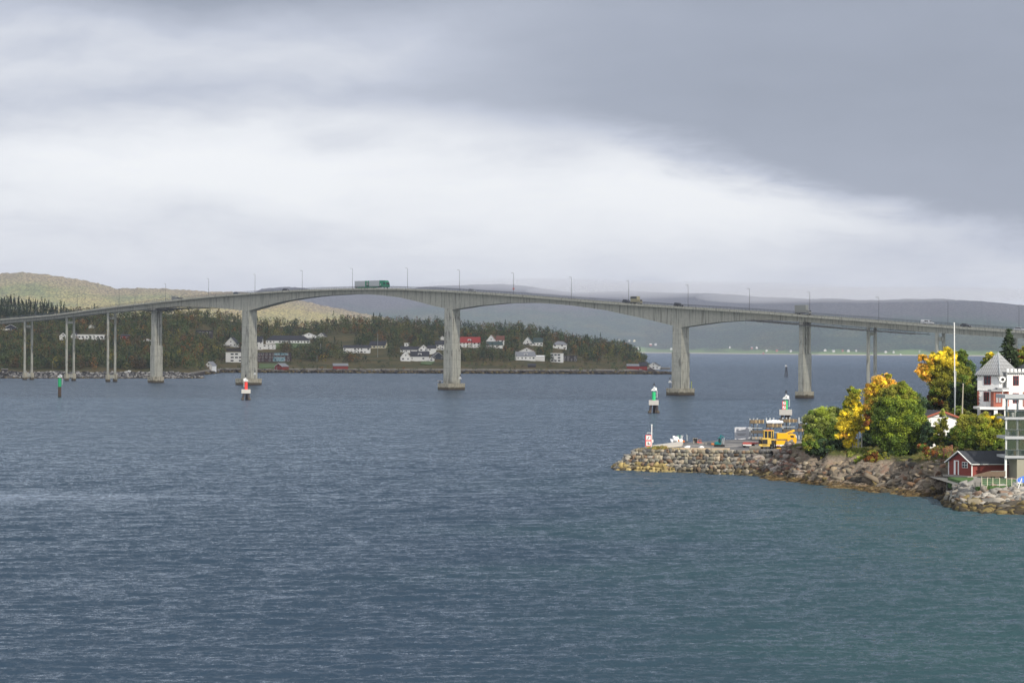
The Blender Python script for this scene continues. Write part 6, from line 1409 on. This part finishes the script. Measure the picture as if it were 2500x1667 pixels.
# ------------------------------------------------------------------ white house with the pyramid roof
def castle():
    Y0 = 334.0; k = Y0 / F
    o = AY(2438, 1000, Y0); z0 = o[2]; H = thing('villa', 'white villa with pewter pyramid roof, small battlements and a red-brown bay window', 'villa', (o[0], o[1], z0))
    X = lambda px: (px - 2438) * k
    Z = lambda py: (1000 - py) * k
    A = (X(2395), 2.6); Bc = (X(2440), 0.0); Cc = (X(2497), 3.2); Dd = (X(2452), 6.0)
    mat('villa_white', (.88, .87, .85), .7, .05, 1); mat('brick_red', (.36, .11, .07), .8, .2, 3); mat('villa_trim', (.22, .02, .02), .6, .1, 3); mat('tile_grey', (.30, .31, .32), .6, .12, 3)
    b = MB(); b.vprism([A, Bc, Cc, Dd], -3, Z(914)); b.build('tower_wall', 'villa_white', H)
    ap = (X(2447), 3.0, Z(860)); e = 1.14; cen = np.mean([A, Bc, Cc, Dd], axis=0)
    E = [tuple(cen + (np.array(p) - cen) * e) + (Z(914.4),) for p in (A, Bc, Cc, Dd)]
    E2 = [(x, y, z - .18) for x, y, z in E]
    # tile rows: stepped bands up each face
    b = MB(); n_ = 16
    for i in range(n_):
        t0, t1 = i / n_, (i + 1) / n_; lo = [tuple(np.array(p) * (1 - t0) + np.array(ap) * t0) for p in E]; hi = [tuple(np.array(p) * (1 - t1) + np.array(ap) * t1) for p in E]
        lo = [(x + (x - ap[0]) * .012, y + (y - ap[1]) * .012, z + .05) for x, y, z in lo]
        b.add(lo + hi, [(j, (j + 1) % 4, 4 + (j + 1) % 4, 4 + j) for j in range(4)])
    b.add(E + E2, [(4 + j, 4 + (j + 1) % 4, (j + 1) % 4, j) for j in range(4)] + [(7, 6, 5, 4)])
    rf = b.build('roof', 'tile_pattern', H)
    for p in (E[1],): b = MB(); b.tube((p[0], p[1] - .03, p[2] + .1), ap, .09, .07, 5); b.build('ridge', 'galvanised', rf)
    # eaves blocks along both visible eaves
    def along(p, q, n): return [(p[0] + (q[0] - p[0]) * (i + .5) / n, p[1] + (q[1] - p[1]) * (i + .5) / n) for i in range(n)]
    for x, y in along(A, Bc, 12): b = MB(); b.box(x - .06, x + .06, y - .22, y + .1, Z(918.5), Z(915)); b.build('eaves_block', 'black', rf)
    u_ = np.array(Bc) - np.array(A); u_ /= np.linalg.norm(u_); n0 = np.array([u_[1], -u_[0]])
    if n0[1] > 0: n0 = -n0
    def wall_box(px0, px1, py0, py1, off, th, m, nm, par):
        # on the tower's left face
        def pt(px):
            t = (px - 2395) / (2440 - 2395); return np.array(A) + (np.array(Bc) - np.array(A)) * t
        p, q = pt(px0), pt(px1); a0 = p + n0 * off; a1 = q + n0 * off; c1 = q + n0 * (off + th); c0 = p + n0 * (off + th)
        b = MB(); b.vprism([tuple(c0), tuple(c1), tuple(a1), tuple(a0)], Z(py1), Z(py0)); return b.build(nm, m, par)
    def window(px0, px1, py0, py1, par=H):
        w = wall_box(px0, px1, py0, py1, .01, .06, 'villa_trim', 'window', par)
        mx_ = (px0 + px1) / 2; my = py0 + (py1 - py0) * .36
        for a, c in ((px0 + 1.2, mx_ - .7), (mx_ + .7, px1 - 1.2)):
            wall_box(a, c, py0 + 1.5, my - .6, .075, .02, 'glass_dark', 'pane', w); wall_box(a, c, my + .6, py1 - 1.5, .075, .02, 'glass_dark', 'pane', w)
    window(2408.5, 2422.5, 915.5, 939); window(2408, 2419, 957, 980.5)
    wall_box(2395, 2440, 952, 953.4, .012, .1, 'villa_white', 'string_course', H)
    for i in range(9): wall_box(2395, 2399.5 if i % 2 else 2398, 955 + i * 4, 958.6 + i * 4, .012, .05, 'brick_red', 'quoin', H)
    # round ornament at the corner
    b = MB(); b.tube((X(2446), -.32, Z(926)), (X(2446), .1, Z(926)), .52, n=20); orn = b.build('ornament', 'villa_white', H)
    b = MB(); b.tube((X(2446.8), -.36, Z(926)), (X(2446.8), -.325, Z(926)), .26, n=16); b.build('round_window', 'black', orn)
    for sg in (-1, 1): b = MB(); b.prism([(X(2446) + sg * .5, Z(920)), (X(2446) + sg * .85, Z(918)), (X(2446) + sg * .5, Z(928))], -.25, .1); b.build('bracket', 'tile_grey', orn)
    # main block with battlements on the right
    b = MB(); b.box(X(2457), X(2620), -.35, 8, -3, Z(908.5)); b.build('main_wall', 'villa_white', H)
    b = MB(); b.box(X(2455), X(2622), -.55, -.352, Z(911), Z(908.7)); b.box(X(2455), X(2622), -.352, 8.1, Z(908.6), Z(908)); b.build('cornice', 'tile_grey', H)
    px = 2456
    while px < 2610: b = MB(); b.box(X(px), X(px + 5.6), -.5, -.1, Z(908), Z(900)); b.build('battlement', 'villa_white', H); px += 9.4
    px = 2459
    while px < 2520: b = MB(); b.box(X(px), X(px + 1.8), -.47, -.353, Z(914), Z(911.1)); b.build('cornice_block', 'black', H); px += 4.7
    def fwin(px0, px1, py0, py1, y=-.36):
        b = MB(); b.box(X(px0), X(px1), y - .05, y, Z(py1), Z(py0)); w = b.build('window', 'villa_trim', H); mx_ = (px0 + px1) / 2; my = py0 + (py1 - py0) * .36
        for a, c in ((px0 + 1.3, mx_ - .7), (mx_ + .7, px1 - 1.3)):
            for d0, d1 in ((py0 + 1.5, my - .7), (my + .7, py1 - 1.5)): b = MB(); b.box(X(a), X(c), y - .075, y - .052, Z(d1), Z(d0)); b.build('pane', 'glass_dark', w)
    fwin(2471.5, 2486, 917, 941); fwin(2471, 2486, 959, 984)
    b = MB(); b.box(X(2457), X(2600), -.42, -.353, Z(956), Z(954.4)); b.build('string_course', 'villa_white', H)
    for x in (2457, 2496):
        for i in range(9): b = MB(); b.box(X(x), X(x + (5 if i % 2 else 3)), -.44, -.353, Z(960 + i * 4.2), Z(956.6 + i * 4.2)); b.build('quoin', 'brick_red', H)
    # bay window and porch
    b = MB(); b.box(X(2420), X(2441), -1.7, .5, Z(992), Z(955)); bay = b.build('bay_window', 'brick_red', H)
    b = MB(); b.box(X(2424.5), X(2438.5), -1.76, -1.702, Z(983), Z(959)); g = b.build('window', 'villa_trim', bay)
    for a, c in ((2425.5, 2430.5), (2432, 2437.5)):
        for d0, d1 in ((960, 967), (968.3, 982)): b = MB(); b.box(X(a), X(c), -1.78, -1.762, Z(d1), Z(d0)); b.build('pane', 'pane_light', g)
    b = MB(); b.box(X(2413), X(2441), -2.0, .6, Z(955), Z(950.5)); b.build('porch_roof', 'tile_grey', H)
    b = MB(); b.box(X(2431), X(2460), -1.2, .4, Z(949.5), Z(946)); b.build('porch_roof', 'tile_grey', H)
    b = MB(); b.box(X(2441.1), X(2462), -1.6, 0, Z(954.5), Z(949.8)); b.build('porch_beam', 'villa_white', H)
    b = MB(); b.box(X(2446), X(2457), -1.0, -.36, Z(992), Z(962)); b.build('porch_wall', 'villa_white', H)
    b = MB(); b.box(X(2441), X(2460), -.8, -.36, Z(992), Z(955)); b.build('porch_side', 'brick_red', H)
    b = MB(); b.box(X(2441.2), X(2442.4), -1.75, -1.65, Z(1018), Z(955)); b.build('downpipe', 'villa_white', H)
    # terrace
    b = MB(); b.box(X(2381), X(2620), -3.3, 1.5, Z(998), Z(992.6)); b.build('terrace', 'villa_white', H)
    b = MB(); b.box(X(2386), X(2620), -2.6, -2.3, -3, Z(998.1)); b.build('terrace_underside', 'dark_wood', H)
    for x0, x1, yb in ((2416, 2424.5, 1013), (2441, 2450, 1022), (2466, 2474, 1026)): b = MB(); b.box(X(x0), X(x1), -3.1, -2.7, Z(yb), Z(998.1)); b.build('terrace_pillar', 'villa_white', H)
    for x0, x1 in ((2398, 2420), (2463, 2500)):
        b = MB(); b.tube((X(x0), -3.1, Z(978)), (X(x1), -3.1, Z(978)), .03, n=4)
        for x in np.arange(x0, x1, 2.4): b.tube((X(x), -3.1, Z(993)), (X(x), -3.1, Z(978)), .018, n=4)
        b.build('railing', 'steel_dark', H)
mt_, tt_, nn, pp = base_mat('tile_pattern')
_p = nn.new('ShaderNodeNewGeometry').outputs['Position']; _x, _y, _z = nn.xyz(_p)
_w = nn.m('SINE', nn.mul(nn.add(nn.mul(_x, 1.0), nn.mul(_z, -.55)), 22)); _w2 = nn.m('SINE', nn.mul(_z, 27)); _s = nn.sstep(nn.add(nn.mul(_w, .5), nn.mul(_w2, .5)), -.2, .5)
nn.put(pp.inputs['Base Color'], nn.mix(_s, (.24, .245, .25), (.55, .56, .57))); pp.inputs['Roughness'].default_value = .6; MATS['tile_pattern'] = mt_
mat('pane_light', (.35, .34, .33), .2, .4, 3)
castle()
# red annexe behind the trees
q = AY(2382, 955, 352); r = thing('annexe', 'dark red low building between the trees and the white villa', 'building', q); k = 352 / F
b = MB(); b.box(-13 * k, 14 * k, 0, 3, -2, 3 * k * 5); b.build('wall', 'red_wood', r); b = MB(); b.box(-14 * k, 15 * k, -.2, 3.2, 15 * k + .004, 17 * k); b.build('roof', 'roof_dark', r)
# dark slate roof right of the pyramid
q = AY(2505, 905, 345); r = thing('chimney_roof', 'dark slate roof behind the battlements at the right edge', 'roof', q)
b = MB(); b.add([(-1.6, 0, 0), (4, 0, 0), (4, 3, 0), (-1.6, 3, 0), (.2, 1.5, 1.3), (4, 1.5, 1.3)], [(0, 1, 5, 4), (2, 3, 4, 5), (3, 0, 4), (1, 2, 5)]); b.build('slope', 'roof_dark', r); b = MB(); b.box(-1.4, 4, .2, 2.8, -3, -.01); b.build('wall', 'villa_white', r)

# ------------------------------------------------------------------ white garage with red barge boards
def garage():
    Y = 325.0; k = Y / F; o = AY(2299, 1050, Y); G = thing('garage', 'white rendered garage with dark roof and red-brown gable boards half hidden by shrubs', 'garage', o)
    X = lambda px: (px - 2299) * k
    Z = lambda py: (1050 - py) * k
    dv = np.array([-1.9, 7.5])          # ridge direction: back and to the left
    W_, E_ = X(2263), X(2336); ap = ((W_ + E_) / 2, Z(1004.5)); ez = Z(1018)
    Pf = [(W_, 0, -3), (E_, 0, -3), (E_, 0, ez), (ap[0], 0, ap[1]), (W_, 0, ez)]; Pb = [(x + dv[0], dv[1], z) for x, y, z in Pf]
    b = MB(); b.add(Pf + Pb, [(0, 1, 2, 3, 4), (9, 8, 7, 6, 5), (0, 4, 9, 5), (1, 6, 7, 2), (2, 7, 8, 3), (3, 8, 9, 4)]); b.build('wall', 'villa_white', G)
    th = .14
    b = MB()
    for xe, sg in ((W_ - .45, -1), (E_ + .45, 1)):
        ze = ez - .45 * (ap[1] - ez) / (ap[0] - W_) + .03
        V = [(xe, -.4, ze), (ap[0], -.4, ap[1] + .04), (ap[0] + dv[0], dv[1] + .3, ap[1] + .04), (xe + dv[0], dv[1] + .3, ze)]
        b.add(V + [(x, y, z + th) for x, y, z in V], [(0, 1, 2, 3), (7, 6, 5, 4), (0, 4, 5, 1), (1, 5, 6, 2), (2, 6, 7, 3), (3, 7, 4, 0)])
        q = MB(); q.add([(xe, -.45, ze - .12), (ap[0], -.45, ap[1] - .1), (ap[0], -.45, ap[1] + .22), (xe, -.45, ze + .2)] + [(xe, -.405, ze - .12), (ap[0], -.405, ap[1] - .1), (ap[0], -.405, ap[1] + .22), (xe, -.405, ze + .2)], [(0, 1, 2, 3), (7, 6, 5, 4), (0, 4, 5, 1), (1, 5, 6, 2), (2, 6, 7, 3), (3, 7, 4, 0)]); q.build('barge_board', 'brick_red', G)
    b.build('roof', 'roof_dark', G)
    b = MB(); b.box(W_, E_, -.03, -.004, ez - .03, ez + .03); b.build('gable_line', 'steel_dark', G)
garage()
# ------------------------------------------------------------------ red boathouse on piles
def boathouse():
    ang = R(30); Y = 291.0; k = Y / F; o = AY(2373, 1162, Y); Bt = thing('boathouse', 'red timber boathouse with dark roof, white trimmed door and small window on piles', 'boathouse', o, -ang * 0)
    mat('boathouse_red', (.25, .045, .035), .75, .18, 2.5)
    c, s = math.cos(R(28)), math.sin(R(28)); ux = np.array([c, s * .35]); ux /= np.linalg.norm(ux)    # along the long wall
    gw = 4.6; L = 9.5; gd = np.array([-(2373.5 - 2331.5) * k, 0]); gy = math.sqrt(max(gw ** 2 - gd[0] ** 2, 0)); gd = np.array([gd[0], gy]) # gable runs back-left
    ux = np.array([1.0, .0 + .12]); ux /= np.linalg.norm(ux)
    He = (1162 - 1129) * k; Hr = (1162 - 1103.5) * k
    f0 = np.array([0., 0.]); f1 = gd; b0 = ux * L; b1 = ux * L + gd; m0 = gd / 2; m1 = ux * L + gd / 2
    def P3(p, z): return (float(p[0]), float(p[1]), float(z))
    b = MB(); b.add([P3(f0, 0), P3(b0, 0), P3(b1, 0), P3(f1, 0), P3(f0, He), P3(b0, He), P3(b1, He), P3(f1, He), P3(m0, Hr - .1), P3(m1, Hr - .1)], [(0, 1, 5, 4), (1, 2, 6, 9, 5), (2, 3, 7, 6), (3, 0, 4, 8, 7), (3, 2, 1, 0)])
    b.build('wall', 'cladding', Bt)
    sl = (Hr - He) / (np.linalg.norm(gd) / 2); gu = gd / np.linalg.norm(gd); ov = .35; b = MB()
    for base, sg in ((f0, -1), (f1, 1)):
        e0 = base + gu * ov * sg - ux * .35; e1 = e0 + ux * (L + .7); r0 = m0 - ux * .35; r1 = r0 + ux * (L + .7); ze = He - ov * sl
        V = [P3(e0, ze), P3(e1, ze), P3(r1, Hr), P3(r0, Hr)]; b.add(V + [(x, y, z + .12) for x, y, z in V], [(0, 1, 2, 3), (7, 6, 5, 4), (0, 4, 5, 1), (1, 5, 6, 2), (2, 6, 7, 3), (3, 7, 4, 0)])
    rf = b.build('roof', 'roof_felt', Bt)
    for base, sg in ((f0, -1), (f1, 1)):
        e0 = base + gu * ov * sg - ux * .4; r0 = m0 - ux * .4; b = MB(); b.tube(P3(e0, He - ov * sl + .03), P3(r0, Hr + .04), .09, n=4); b.build('barge_board', 'white_wood', rf)
    b = MB(); e0 = f0 - gu * (ov + .05) - ux * .35; b.tube(P3(e0, He - ov * sl), P3(e0 + ux * (L + .7), He - ov * sl), .07, n=4); b.build('gutter', 'white_wood', rf)
    for p in (f0 - gu * .04 - ux * .04, f1 - ux * .05): b = MB(); b.tube(P3(p, 0), P3(p, He), .09, n=4); b.build('corner_board', 'white_wood', Bt)
    G = np.linalg.norm(gd); gn = -ux
    def gable(t0, t1, z0, z1, off, m, nm, par):
        a = gd * t0 + gn * off; c_ = gd * t1 + gn * off; a2 = a + gn * .04; c2 = c_ + gn * .04; b = MB(); b.vprism([tuple(a), tuple(c_), tuple(c2), tuple(a2)], z0, z1); return b.build(nm, m, par)
    px2t = lambda px: (2373.5 - px) / 42.0
    fr = gable(px2t(2350), px2t(2341), 0.05, (1162 - 1126) * k, .01, 'white_wood', 'door_frame', Bt); gable(px2t(2348.3), px2t(2345), .05, (1162 - 1128) * k, .055, 'cladding', 'door', fr)
    w = gable(px2t(2366), px2t(2356), (1162 - 1143) * k, (1162 - 1128.5) * k, .01, 'white_wood', 'window', Bt)
    for a, c_ in ((2365, 2361.7), (2360.4, 2357)):
        for z0, z1 in ((1142, 1136.4), (1135, 1129.8)): gable(px2t(a), px2t(c_), (1162 - z0) * k, (1162 - z1) * k, .055, 'glass_dark', 'pane', w)
    # deck and piles
    b = MB(); q = [f0 - ux * .9 - gu * .3, f0 + ux * 2 - gu * .3, f1 + ux * 2, f1 - ux * .9]; b.vprism([tuple(p) for p in q], -.25, -.005); b.build('deck', 'grey_wood', Bt)
    for t in (.05, .45, .9):
        for dd in (-.6, 1.2): p = gd * t + ux * dd; b = MB(); b.tube(P3(p, -4), P3(p, -.25), .12, n=8); b.build('pile', 'grey_wood', Bt)
mt_, tt_, nn, pp = base_mat('cladding')
_p = nn.new('ShaderNodeNewGeometry').outputs['Position']; _z = nn.xyz(_p)[2]; _nz = nn.noise(nn.scalev(_p, (.4, .4, 6)), 1.0, 3, .6); _ln = nn.sstep(nn.m('SINE', nn.mul(_z, 2 * math.pi / .19)), .6, .95)
_c = nn.mix(_nz, (.19, .032, .024), (.31, .058, .045)); nn.put(pp.inputs['Base Color'], nn.mix(nn.mul(_ln, .55), _c, (.07, .012, .01))); pp.inputs['Roughness'].default_value = .75; MATS['cladding'] = mt_
mat('roof_felt', (.045, .05, .06), .85, .3, .8)
boathouse()
# ------------------------------------------------------------------ glass balcony tower at the right edge
def balconies():
    Y = 287.0; k = Y / F; o = AY(2455, 1166, Y); T = thing('balcony_tower', 'grey steel framed stack of glazed balconies at the right edge', 'balcony tower', o)
    X = lambda px: (px - 2455) * k
    Z = lambda py: (1166 - py) * k
    mat('frame_grey', (.10, .12, .14), .5, .1, 2); mat('slab_light', (.42, .43, .44), .7, .1, 2)
    mg, tg, n, p = base_mat('balcony_glass'); p.inputs['Base Color'].default_value = (.05, .075, .06, 1); p.inputs['Roughness'].default_value = .08; p.inputs['Specular IOR Level'].default_value = .6
    tr = n.new('ShaderNodeBsdfTransparent'); mxs = n.new('ShaderNodeMixShader'); mxs.inputs[0].default_value = .45; tg.links.new(tr.outputs[0], mxs.inputs[1]); tg.links.new(p.outputs[0], mxs.inputs[2]); tg.links.new(mxs.outputs[0], tg.nodes['Material Output'].inputs[0]); MATS['balcony_glass'] = mg
    R_ = X(2640)
    b = MB(); b.box(X(2451), R_, -.5, 5.0, Z(972.5), Z(963.5)); b.build('roof', 'slab_light', T)
    b = MB(); b.box(X(2452.5), R_, -.45, -.2, Z(976), Z(972.6)); b.build('roof_beam', 'frame_grey', T)
    for y0, y1 in ((1023, 1018), (1071, 1064.5), (1117.5, 1112)):
        b = MB(); b.box(X(2451.5), R_, -.4, 4.5, Z(y1), Z(y0)) if False else b.box(X(2451.5), R_, -.4, 4.5, Z(y0), Z(y1)); b.build('floor_slab', 'slab_light', T)
        b = MB(); b.box(X(2451), R_, -.47, -.41, Z(y0 + 1.6), Z(y0 + .2)); b.build('edge_rail', 'frame_grey', T)
    for y0, y1 in ((1017, 1002.5), (1063.5, 1048), (1111, 1097)):
        for px in np.arange(2453, 2600, 16): b = MB(); b.box(X(px), X(px + 15.4), -.36, -.33, Z(y0), Z(y1 + 1)); b.build('glass_panel', 'balcony_glass', T)
        b = MB(); b.box(X(2452), R_, -.4, -.3, Z(y1 + 1), Z(y1 - .4)); b.build('handrail', 'frame_grey', T)
    for y0, y1 in ((1047, 1024), (1096, 1073)):
        for px in np.arange(2457, 2600, 25): b = MB(); b.box(X(px), X(px + 24), -.30, -.28, Z(y0), Z(y1)); b.build('glazing', 'balcony_glass', T)
    for px in (2456.5, 2483.5, 2510, 2537):
        b = MB(); b.box(X(px - 2.0), X(px + 2.0), -.2, .1, Z(1017.5), Z(976.1)); b.build('column', 'frame_grey', T)
        for y0, y1 in ((1064, 1024.7), (1111.8, 1072.7)): b = MB(); b.box(X(px - 2.1), X(px + 2.1), -.22, .12, Z(y0), Z(y1)); b.build('column', 'white_wood', T)
    b = MB(); b.box(X(2452.5), X(2457), -.22, .12, 0, Z(1119)); b.build('column', 'white_wood', T)
    b = MB(); b.box(X(2481.5), R_, -.3, 5, -.3, Z(1119.2)); b.build('ground_floor_wall', mat('wall_beige', (.33, .31, .25), .8, .05, 1), T)
    for fl, yb in enumerate((1017.5, 1064, 1111.5)):
        for j in range(3):
            px = 2462 + j * 12 + fl * 3; b = MB(); b.box(X(px), X(px + 6), 1.0, 1.6, Z(yb), Z(yb - 10)); b.build('chair', ('timber', 'white_wood', 'steel_dark')[(j + fl) % 3], T)
balconies()
# ------------------------------------------------------------------ fences, poles, boats
F_ = thing('wire_fence', 'low fence of white posts with grey wires along the top of the right-hand breakwater', 'fence', AY(2397, 1186, 271)); k = 271 / F
for i, px in enumerate((2397, 2410.5, 2424, 2440.5, 2457.5, 2470, 2483, 2494.5, 2508, 2521)):
    b = MB(); x = (px - 2397) * k; b.box(x - .035, x + .035, -.035, .035, 0, 1.12); b.build('post', 'cream_wood', F_)
for z_ in (.25, .5, .75, 1.0): b = MB(); b.tube((0, .0, z_), (124 * k, .0, z_ - .05), .015, n=4); b.build('wire', 'galvanised', F_)
b = MB(); b.tube((86 * k, -.4, -.4), (97 * k, 0, 1.0), .045, n=6); b.build('brace', 'white_wood', F_)
F2 = thing('board_fence', 'short weathered grey board fence at the left end of the lawn', 'fence', AY(2386, 1185, 272)); b = MB()
for i in range(14): b.box(-9.5 * k + i * 1.37 * k, -9.5 * k + i * 1.37 * k + .065, -.02, .02, -.1, 1.15 - .01 * i)
b.box(-9.5 * k, 9.5 * k, .02, .05, .3, .38); b.box(-9.5 * k, 9.5 * k, .02, .05, .8, .88); b.build('boards', 'grey_wood', F2); b = MB(); b.box(9.5 * k, 9.5 * k + .1, -.06, .06, -.1, 1.25); b.build('post', 'grey_wood', F2)
F3 = thing('ramp_fence', 'brown slatted fence rising to the right in front of the boathouse wall', 'fence', AY(2378, 1162.5, 284)); k3 = 284 / F
b = MB()
for i in range(70): x = i * 1.1 * k3; t = min(1, i / 38.); b.box(x, x + .05, -.02, .02, 0, .12 + .58 * t + .05)
b.tube((0, 0, .16), (42 * k3, 0, .78), .03, n=4); b.box(0, 77 * k3, .02, .04, 0.05, .12); b.build('slats', mat('fence_brown', (.20, .14, .10), .85, .3, 3), F3); b = MB(); b.box(41 * k3, 77 * k3, -.04, .03, .72, .79); b.build('top_rail', 'grey_wood', F3)
F4 = thing('stair_rail', 'faded red wooden handrail leading down to the boathouse', 'handrail', AY(2287, 1109, 303)); k4 = 303 / F
b = MB()
for i in range(4): z_ = .12 + i * .22; b.tube((0, 0, z_ + .05), (18 * k4, 0, z_ + .05), .035, n=4); b.tube((18 * k4, 0, z_ + .05), (56 * k4, -1.5, z_ - .75), .035, n=4); b.tube((20 * k4, 1, z_ + .0), (44 * k4, 1.8, z_ + .55), .035, n=4)
b.build('rails', mat('rail_red', (.30, .12, .08), .85, .2, 3), F4)
for x, y, z_ in ((0, 0, 0), (18 * k4, 0, 0), (36 * k4, -.7, -.4), (55 * k4, -1.5, -.85), (20 * k4, 1, -.1), (44 * k4, 1.8, .4)): b = MB(); b.box(x - .05, x + .05, y - .05, y + .05, z_ - .4, z_ + .95); b.build('post', 'rail_red', F4)
def npole(label, px0, pyb, px1, pyt, Y, r0, m, name, cat, arm=False, ball=False):
    p = AY(px0, pyb, Y); q = AY(px1, pyt, Y) - p; r = thing(name, label, cat, p); b = MB(); b.tube((0, 0, -.5), q, r0, r0 * .7, 8); b.build('shaft', m, r)
    if arm: b = MB(); b.box(q[0] - .42, q[0] + .06, -.06, .06, q[2] - .06, q[2] + .04); b.build('lamp_head', 'galvanised', r)
    else: b = MB(); b.tube(q, (q[0], q[1], q[2] + .12), r0 * 1.3, r0 * .5, 8); b.build('finial', m, r)
npole('tall white flagpole without a flag left of the white villa', 2331.5, 1005, 2329.6, 789, 343, .12, 'white_paint', 'flagpole', 'flagpole')
npole('thin grey lamp pole in front of the flagpole', 2330.5, 1010, 2334, 907, 331, .075, 'galvanised', 'lamp_pole', 'lamp pole', True)
npole('pale wooden pole right of the grey lamp pole', 2348.5, 1020, 2351.3, 938, 330, .12, mat('pole_wood', (.42, .38, .30), .85, .1, 3), 'wooden_pole', 'pole')
q = AY(2492, 1178, 273); r = thing('covered_boat', 'bright blue covered boat on the lawn at the right edge', 'boat', q, R(20)); mat('blue_cover', (.01, .12, .55), .5, .15, 2)
b = MB(); V = []
for i in range(9):
    x = -.7 + i * .35; w = .5 * math.sin(math.pi * (i + .7) / 9.4); V += [(x, -w, .05), (x, 0, .35 + .55 * math.sin(math.pi * (i + .5) / 9)), (x, w, .05)]
b.add(V, [(3 * i, 3 * i + 3, 3 * i + 4, 3 * i + 1) for i in range(8)] + [(3 * i + 1, 3 * i + 4, 3 * i + 5, 3 * i + 2) for i in range(8)]); b.build('cover', 'blue_cover', r)
b = MB(); b.box(-.6, 1.9, -.25, .25, -.1, .12); b.build('keel', 'white_paint', r)
# ------------------------------------------------------------------ unseen cloud slab added to shade the bridge and the peninsula, and the air
def shade_cloud(name, label, x0, x1, y0, y1, z, th, seed):
    """an unseen lumpy closed slab added for its shadow, high up, behind and right of the camera"""
    nx, ny = 60, 60; u = np.linspace(-1, 1, nx); v = np.linspace(-1, 1, ny); U, Vv = np.meshgrid(u, v)
    X = (x0 + x1) / 2 + U * (x1 - x0) / 2; Y = (y0 + y1) / 2 + Vv * (y1 - y0) / 2
    e = np.clip(1 - np.maximum(np.abs(U), np.abs(Vv)) ** 6, 0, 1) ** .5
    T = z + e * th * (.5 + fbm(X / 160, Y / 160, seed)); Bm = z - e * th * .35 * (.4 + fbm(X / 120, Y / 120, seed + 5))
    n1 = np.stack([X, Y, T], -1).reshape(-1, 3); n2 = np.stack([X, Y, Bm], -1).reshape(-1, 3); g = grid_faces(ny, nx)
    m = mat('shade_cloud', (.8, .8, .82), 1, .05, .01); 
    o = npmesh(name, np.concatenate([n1, n2]), np.concatenate([g, g[:, ::-1] + nx * ny]), SHADE_CLOUD, smooth=True); tag(o, kind='structure'); return o
SHADE_CLOUD, _t, _nn, _pp = base_mat('shade_cloud_skin')
_d = _nn.new('ShaderNodeBsdfDiffuse'); _d.inputs[0].default_value = (.55, .56, .6, 1); _tr = _nn.new('ShaderNodeBsdfTranslucent'); _tr.inputs[0].default_value = (.6, .61, .65, 1)
_m = _nn.new('ShaderNodeMixShader'); _m.inputs[0].default_value = .5; _t.links.new(_d.outputs[0], _m.inputs[1]); _t.links.new(_tr.outputs[0], _m.inputs[2]); _tp = _nn.new('ShaderNodeBsdfTransparent'); _m2 = _nn.new('ShaderNodeMixShader'); _m2.inputs[0].default_value = .52; _t.links.new(_m.outputs[0], _m2.inputs[1]); _t.links.new(_tp.outputs[0], _m2.inputs[2]); _t.links.new(_m2.outputs[0], _t.nodes['Material Output'].inputs[0])
# its shadow falls SHIFT away from it along the sun's direction
CZ = 900.0; sh = np.array([SUN_V.x, SUN_V.y]) / SUN_V.z * CZ
gx0, gx1, gy0, gy1 = -900, 620, 838, 2500
shade_cloud('shade_cloud', '', gx0 + sh[0], gx1 + sh[0], gy0 + sh[1], gy1 + sh[1], CZ, 120, 3)
# low cloud resting on the far ridge
lc = bpy.data.materials.new('ridge_mist'); lc.use_nodes = True; t = lc.node_tree; t.nodes.clear(); ou = t.nodes.new('ShaderNodeOutputMaterial'); pv = t.nodes.new('ShaderNodeVolumePrincipled')
pv.inputs['Color'].default_value = (.93, .94, .98, 1); pv.inputs['Density'].default_value = 6.5e-4; t.links.new(pv.outputs[0], ou.inputs['Volume'])
import bmesh
def mist(px, py, rx, rz):
    Yf = float(lerp(px, FAR_Y)) + 2300; c = AY(px, py, Yf); k = Yf / F
    bm = bmesh.new(); bmesh.ops.create_icosphere(bm, subdivisions=4, radius=1)
    for v in bm.verts: v.co = Vector((v.co.x * rx * k, v.co.y * 1500, v.co.z * rz * k))
    me = bpy.data.meshes.new('low_cloud'); bm.to_mesh(me); bm.free(); me.materials.append(lc)
    o = bpy.data.objects.new('low_cloud', me); COL.objects.link(o); o.location = tuple(c); tag(o, kind='structure')
for q in ((1330, 703, 330, 13), (1700, 712, 420, 14), (2120, 725, 420, 14)): mist(*q)
HZ = MB(); HZ.box(-9500, 9500, -900, 15500, -6, 480); hz = HZ.build('haze', MATS['black']); tag(hz, kind='stuff')
hm = bpy.data.materials.new('haze_air'); hm.use_nodes = True; t = hm.node_tree; t.nodes.clear(); ou = t.nodes.new('ShaderNodeOutputMaterial'); pv = t.nodes.new('ShaderNodeVolumePrincipled')
pv.inputs['Color'].default_value = (.72, .79, .98, 1); pv.inputs['Density'].default_value = HAZE; pv.inputs['Anisotropy'].default_value = .0
t.links.new(pv.outputs[0], ou.inputs['Volume']); hz.data.materials.clear(); hz.data.materials.append(hm)
